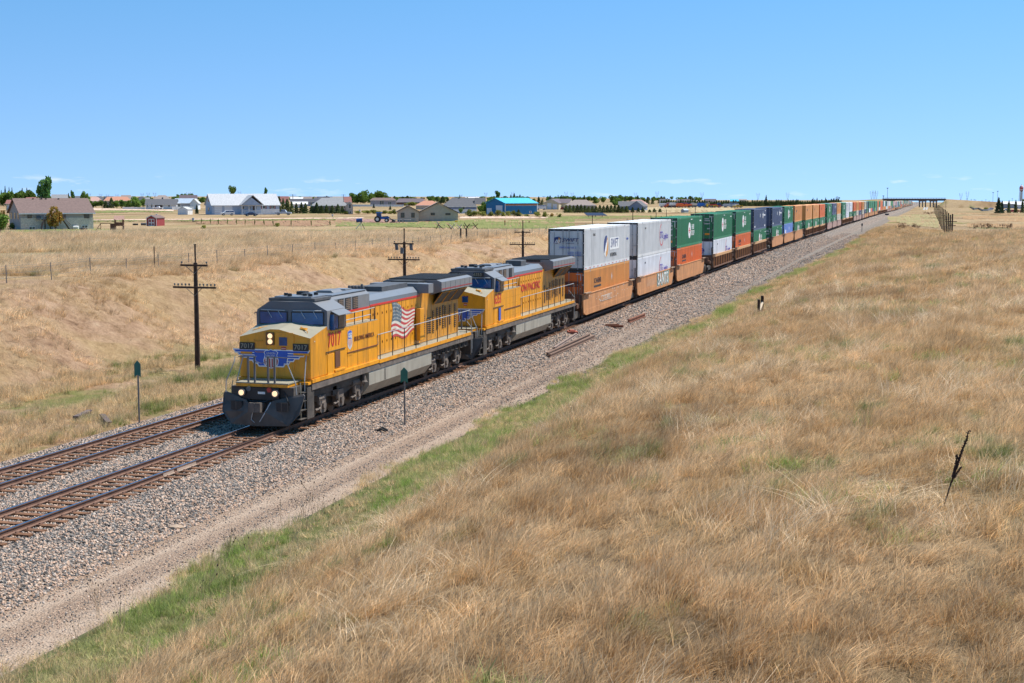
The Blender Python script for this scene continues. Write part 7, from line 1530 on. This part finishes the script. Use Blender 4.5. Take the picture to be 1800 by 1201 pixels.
# ---------------------------------------------------------------- far structures: bridge, embankments, pylons, water tower
m_conc = mat('old_concrete', (.30, .25, .22), .8, .15, .3); m_girder = mat('brown_girder', (.085, .058, .05), .7, .2); m_far = mat('galvanised_lattice', (.30, .34, .40), .6, .1)
BY = 1776.0
t = thing('road_bridge', 'long concrete and girder road bridge crossing over the far end of the train', 'bridge', (0, BY, 0))
b = MB(); b.box(-52, 20, -5, 5, 1.0, 1.55); b.build('deck', m_conc, t); b = MB()
for yy in (-4.5, -1.5, 1.5, 4.5): b.box(-52, 20, yy-.25, yy+.25, -.9, .998)
b.build('girders', m_girder, t); b = MB()
for xx in np.arange(-51, 20, 3): b.box(xx, xx+.3, -5, -4.8, 1.55, 2.5)
b.box(-52, 20, -5, -4.8, 2.3, 2.55); b.build('railing', m_girder, t)
for px, n in ((1566, 2), (1622, 3), (1641, 3)):
    xx = float(GD(px, 1700)[0])
    for k in range(n):
        q = MB(); q.disc((xx+(k-(n-1)/2)*3.4, 0, 0), 'z', .75, -8.5, -1.9, 10); q.build('pier_column', m_conc, t)
    q = MB(); q.box(xx-4.6, xx+4.6, -1, 1, -1.9, -.95); q.build('pier_cap', m_conc, t)
def embank(x0, z0, x1, z1, label):
    vs = []; n = 24
    for i in range(n+1):
        f = i/n; x = x0+(x1-x0)*f; zt = z0+(z1-z0)*f
        for yy, zz in ((-30, -11), (-7, zt), (7, zt), (30, -11)): vs.append((x, BY+yy, zz))
    s = 1 if x1 > x0 else -1
    for yy, k in ((-30, 0), (-7, 1), (7, 2), (30, 3)): vs.append((x0-s*(14), BY+yy*.8, -11))
    fs = [(i*4+k, (i+1)*4+k, (i+1)*4+k+1, i*4+k+1) for i in range(n) for k in range(3)]; e = (n+1)*4
    fs += [(e+k, k, k+1, e+k+1) for k in range(3)]
    me = bpy.data.meshes.new('embankment'); me.from_pydata(vs, [], fs); me.materials.append(m_land); o = bpy.data.objects.new('embankment', me); COL.objects.link(o); tag(o, label, 'embankment', None, 'structure')
embank(20.5, 1.0, 170, -7.5, 'grassy road embankment right of the bridge'); embank(-52.5, 1.0, -150, -3.5, 'grassy road embankment left of the bridge')
me_py = None
def pylon(px, yt, label, grp, D=4800, w=9):
    x, y, z, D, m = GD(px, D); d = ray(px, yt); h = (CH+d[2]*D)-z; t = thing('pylon', label, 'pylon', (x, y, z), CYAW, grp); b = MB(); W_ = w*m*.5; r_ = .34
    for s in (-1, 1):
        b.tube([(s*W_*.25, 0, 0), (s*W_*.30, 0, h*.45), (s*W_*1.0, 0, h*.80), (s*W_*.75, 0, h)], r_, 4); b.tube([(s*W_*.30, 0, h*.45), (s*W_*.35, 0, h*.80), (s*W_*.9, 0, h)], r_*.6, 4); b.tube([(-s*W_*.25, 0, h*.05), (s*W_*.3, 0, h*.45)], r_*.5, 4)
    b.tube([(-W_*1.0, 0, h*.80), (W_*1.0, 0, h*.80)], r_*.8, 4); b.build('lattice', m_far, t)
for px, yt in ((157, 339.5), (177, 340.5), (189, 341.5), (205.6, 341.5), (250, 339.5), (260.6, 338.5), (272, 338.5), (330, 337.5), (337, 338), (421, 336), (719, 344), (728, 345), (810, 342), (854, 338.5), (901, 337.5), (995, 337), (1006, 338.5), (1117, 338.5), (1155, 336.5), (1234, 338.5), (1332.5, 339.5), (1384.5, 338.5), (1532, 336), (1536.5, 334.5), (1540.5, 336), (1689, 339.5), (1700.5, 336.5)):
    pylon(px, yt, 'pale steel lattice pylon on the far horizon', 'pylons on the horizon', w=5.5)
def far_pole(px, yb, yt, label, arm=0, lamp=0, r=.12, group=None, D=None):
    x, y, z, D, m = G(px, yb) if D is None else GD(px, D); h = (yb-yt)*m; t = thing('light_pole' if lamp else 'utility_pole', label, 'pole', (x, y, z), CYAW, group); b = MB(); b.tube([(0, 0, 0), (0, 0, h)], r, 6, 0, r*.7); b.build('pole', m_creos if not lamp else m_steel, t)
    if arm: b = MB(); b.box(-arm, arm, -.12, .12, h*.93, h*.93+.22); b.build('crossarm', m_creos, t)
    if lamp: b = MB(); b.box(-lamp, lamp, -.6, .6, h-.9, h); b.build('lamp', m_greyd, t)
    return t
far_pole(515, 362, 342, 'utility pole with a crossarm on the skyline above the charcoal roof', 2.6, 0, .3); far_pole(604, 360, 342, 'utility pole on the skyline left of the clump of big trees', 2, 0, .25); far_pole(956, 357, 345, 'utility pole on the skyline behind the tan workshop', 2, 0, .25)
far_pole(1559.5, 357, 330.5, 'tall thin light mast beside the left end of the bridge', 0, .9, .28); far_pole(1552.5, 357, 344, 'short double pole left of the bridge', 0, .9, .35)
far_pole(1745, 361.5, 338.5, 'left one of two tall light masts near the right edge', 0, 1.3, .3); far_pole(1753, 361.5, 336, 'right one of two tall light masts near the right edge', 0, 1.3, .3); far_pole(1662.5, 368, 354, 'thin pole standing alone in the field before the embankment', 0, 0, .16)
for px, yt in ((1672, 351), (1684.5, 352), (1691, 352), (1699, 349), (1707, 350), (1712, 350), (1714.5, 351), (1720, 353), (1725.5, 352.5), (1732.5, 350.5), (1738.5, 353), (1779, 348.5)): far_pole(px, 363.2, yt, 'small utility pole in front of the bridge embankment', 1.4, 0, .22, 'utility poles before the embankment')
# line of poles running away on the right
XP = 4.1
m_dpole = mat('dark_creosote', (.022, .016, .013), .9, .3, 4)
for i, (y, h) in enumerate(((262, 6.6), (286, 6.2), (312, 6.4), (340, 6.3), (372, 6.4), (408, 6.4), (448, 6.4), (492, 6.4), (540, 6.4), (596, 6.4), (660, 6.4), (735, 6.4), (820, 6.4), (920, 6.4), (1040, 6.4))):
    z = hz(XP, y); t = thing('utility_pole', 'nearest dark pole of the line receding on the right, with crossarms' if i == 0 else ('dark pole just left of the nearest one in the right-hand line' if i == 1 else 'dark pole in the receding line of poles on the right'), 'utility pole', (XP, y, z-.1), 0, 'poles receding on the right'+('' if i > 1 else ''))
    b = MB(); b.tube([(0, 0, 0), (0, 0, h)], .155, 7, 0, .125); b.build('pole', m_dpole, t)
    for zz, w_ in ((h*.8, .75), (h*.70, .6)) if i == 0 else ((h*.72, .55),): b = MB(); b.box(-w_, w_, -.2, -.1, zz-.06, zz+.06); b.build('crossarm', m_creos, t)
# water tower
x, y, z, D, m = GD(1795, 1500); t = thing('water_tower', 'red and white striped water tower at the right edge', 'water tower', (x, y, z), CYAW); zt = lambda py: CH+ray(1795, py)[2]*D-z
b = MB(); R0 = 3.4*m
for z0, z1, ra, rb, mi in ((337, 335, .45, .95, 2), (335, 332.2, .95, 1.0, 0), (332.2, 329.5, 1.0, 1.0, 1), (329.5, 326.8, 1.0, .62, 0), (326.8, 325.6, .62, .12, 0), (325.6, 324.4, .12, .12, 2)): b.tube([(0, 0, zt(z0)), (0, 0, zt(z1))], R0*ra, 16, mi, R0*rb)
b.build('tank', [mat('tower_pink_white', (.66, .40, .40), .5), mat('tower_red', (.42, .05, .06), .5), m_greyd], t)
for a_ in range(4): b = MB(); c_, s_ = math.cos(a_*1.571+.785), math.sin(a_*1.571+.785); b.tube([(c_*R0*1.35, s_*R0*1.35, 0), (c_*R0*.8, s_*R0*.8, zt(335.5))], .3, 5); b.build('leg', m_silver, t)
b = MB(); b.tube([(0, 0, 0), (0, 0, zt(336))], 1.0, 8); b.build('riser', m_silver, t)
# windmill left of the bridge
x, y, z, D, m = GD(1471.5, 1400); t = thing('windmill', 'small farm windmill above the windbreak left of the bridge', 'windmill', (x, y, z), CYAW); zt = lambda py: CH+ray(1471, py)[2]*D-z; b = MB()
for sx in (-1, 1):
    for sy in (-1, 1): b.tube([(sx*1.2, sy*1.2, 0), (sx*.2, sy*.2, zt(349))], .12, 4)
b.build('tower', m_steel, t); b = MB()
for k in range(12): a_ = k*.5236; c_, s_ = math.cos(a_), math.sin(a_); q = zt(348.2); b.add([(c_*.3, -.5, q+s_*.3), (math.cos(a_-.2)*1.5, -.5, q+math.sin(a_-.2)*1.5), (math.cos(a_+.14)*1.5, -.35, q+math.sin(a_+.14)*1.5)], [(0, 1, 2)])
b.build('wheel', m_steel, t); b = MB(); b.box(.2, 2.2, -.05, .05, zt(348.2)-.05, zt(348.2)+.05); b.box(1.7, 2.8, -.05, .05, zt(348.2)-.6, zt(348.2)+.6); b.build('vane', m_black, t)
# two white boards, dark silt fence, cattail clumps
for i, px in enumerate((1624.5, 1629)):
    x, y, z, D, m = G(px, 369); t = MB(); t.add([(-1.0, 0, 0), (.4, 0, 0), (1.6, 1.5, 2.2), (.3, 1.5, 2.2), (-1.0, .2, 0), (.4, .2, 0), (1.6, 1.7, 2.2), (.3, 1.7, 2.2)], [(0, 1, 2, 3), (7, 6, 5, 4), (0, 4, 5, 1), (1, 5, 6, 2), (2, 6, 7, 3), (3, 7, 4, 0)]); o = t.build('white_board', m_white); o.location = (x, y, z); o.rotation_euler = (0, 0, CYAW); tag(o, ('left' if i == 0 else 'right')+' one of two slanting white boards beside the track before the bridge', 'board', 'white boards before the bridge')
b = MB(); P = [(1699, 364), (1706, 365.5), (1712, 369), (1720, 368.2), (1727, 371.5), (1736, 371), (1745, 369.5)]; q = [G(*p) for p in P]
for a, c in zip(q[:-1], q[1:]): h = 1.6; b.add([(a[0], a[1], a[2]), (c[0], c[1], c[2]), (c[0], c[1], c[2]+h), (a[0], a[1], a[2]+h), (a[0]+.1, a[1]+.1, a[2]), (c[0]+.1, c[1]+.1, c[2]), (c[0]+.1, c[1]+.1, c[2]+h), (a[0]+.1, a[1]+.1, a[2]+h)], [(0, 1, 2, 3), (7, 6, 5, 4), (2, 6, 7, 3)])
tag(b.build('fabric_fence', m_steel), 'winding dark fabric fence in the field before the parked trailers', 'fence')
m_cat = mat('dead_cattail', (.22, .125, .065), .9, .3)
def cattail(seed):
    r = np.random.default_rng(seed); b = MB()
    for _ in range(9): x, y = r.normal(0, .4, 2); h = r.uniform(.3, 1.0); b.tube([(x, y, 0), (x+r.normal(0, .2), y, h)], .035, 3)
    me = bpy.data.meshes.new('cattail'); me.from_pydata(b.v, [], b.f); me.materials.append(m_cat); return bpy.data.objects.new('cattail', me)
cp = [G(rt.uniform(a, c), rt.uniform(e, f)) for a, c, e, f, n in ((1575, 1594, 399, 403, 9), (1600, 1618, 398, 402, 9), (1708, 1780, 396, 402.8, 34), (1622, 1641, 374, 377, 14)) for _ in range(n)]
scatter('dead_cattails', [c[:3] for c in cp], np.zeros((len(cp), 3)), RNG.uniform(.7, 1.3, len(cp)), [cattail(i) for i in range(3)], 'dark brown dead cattails and weeds behind the crest of the field', 'weeds')

# far-off trees along the plain: too many and too small to count
tp = []
for _ in range(620):
    px = rt.uniform(-20, 1230); cl = math.sin(px*.021)+math.sin(px*.057+1)+math.sin(px*.13+2)
    if cl < -.2 and rt.random() < .75: continue
    D = rt.uniform(1500, 3200); q = GD(px, D); tp.append((q[0], q[1], q[2]-.5, rt.uniform(4.5, 8.5)))
def crown_proto(kind, k):
    return bpy.data.objects.new('far_crown', tree_proto(kind, k)[0])
S3 = np.array([(h*rt.uniform(.9, 1.6), h*1.2, h) for *_, h in tp])
scatter('distant_woods', [q[:3] for q in tp], np.array([(0, 0, rt.uniform(0, 6.28)) for _ in tp]), S3, [crown_proto('broad', 0), crown_proto('broad', 2), crown_proto('pine', 1)], 'thin line of far-off trees along the horizon of the plain', 'trees')
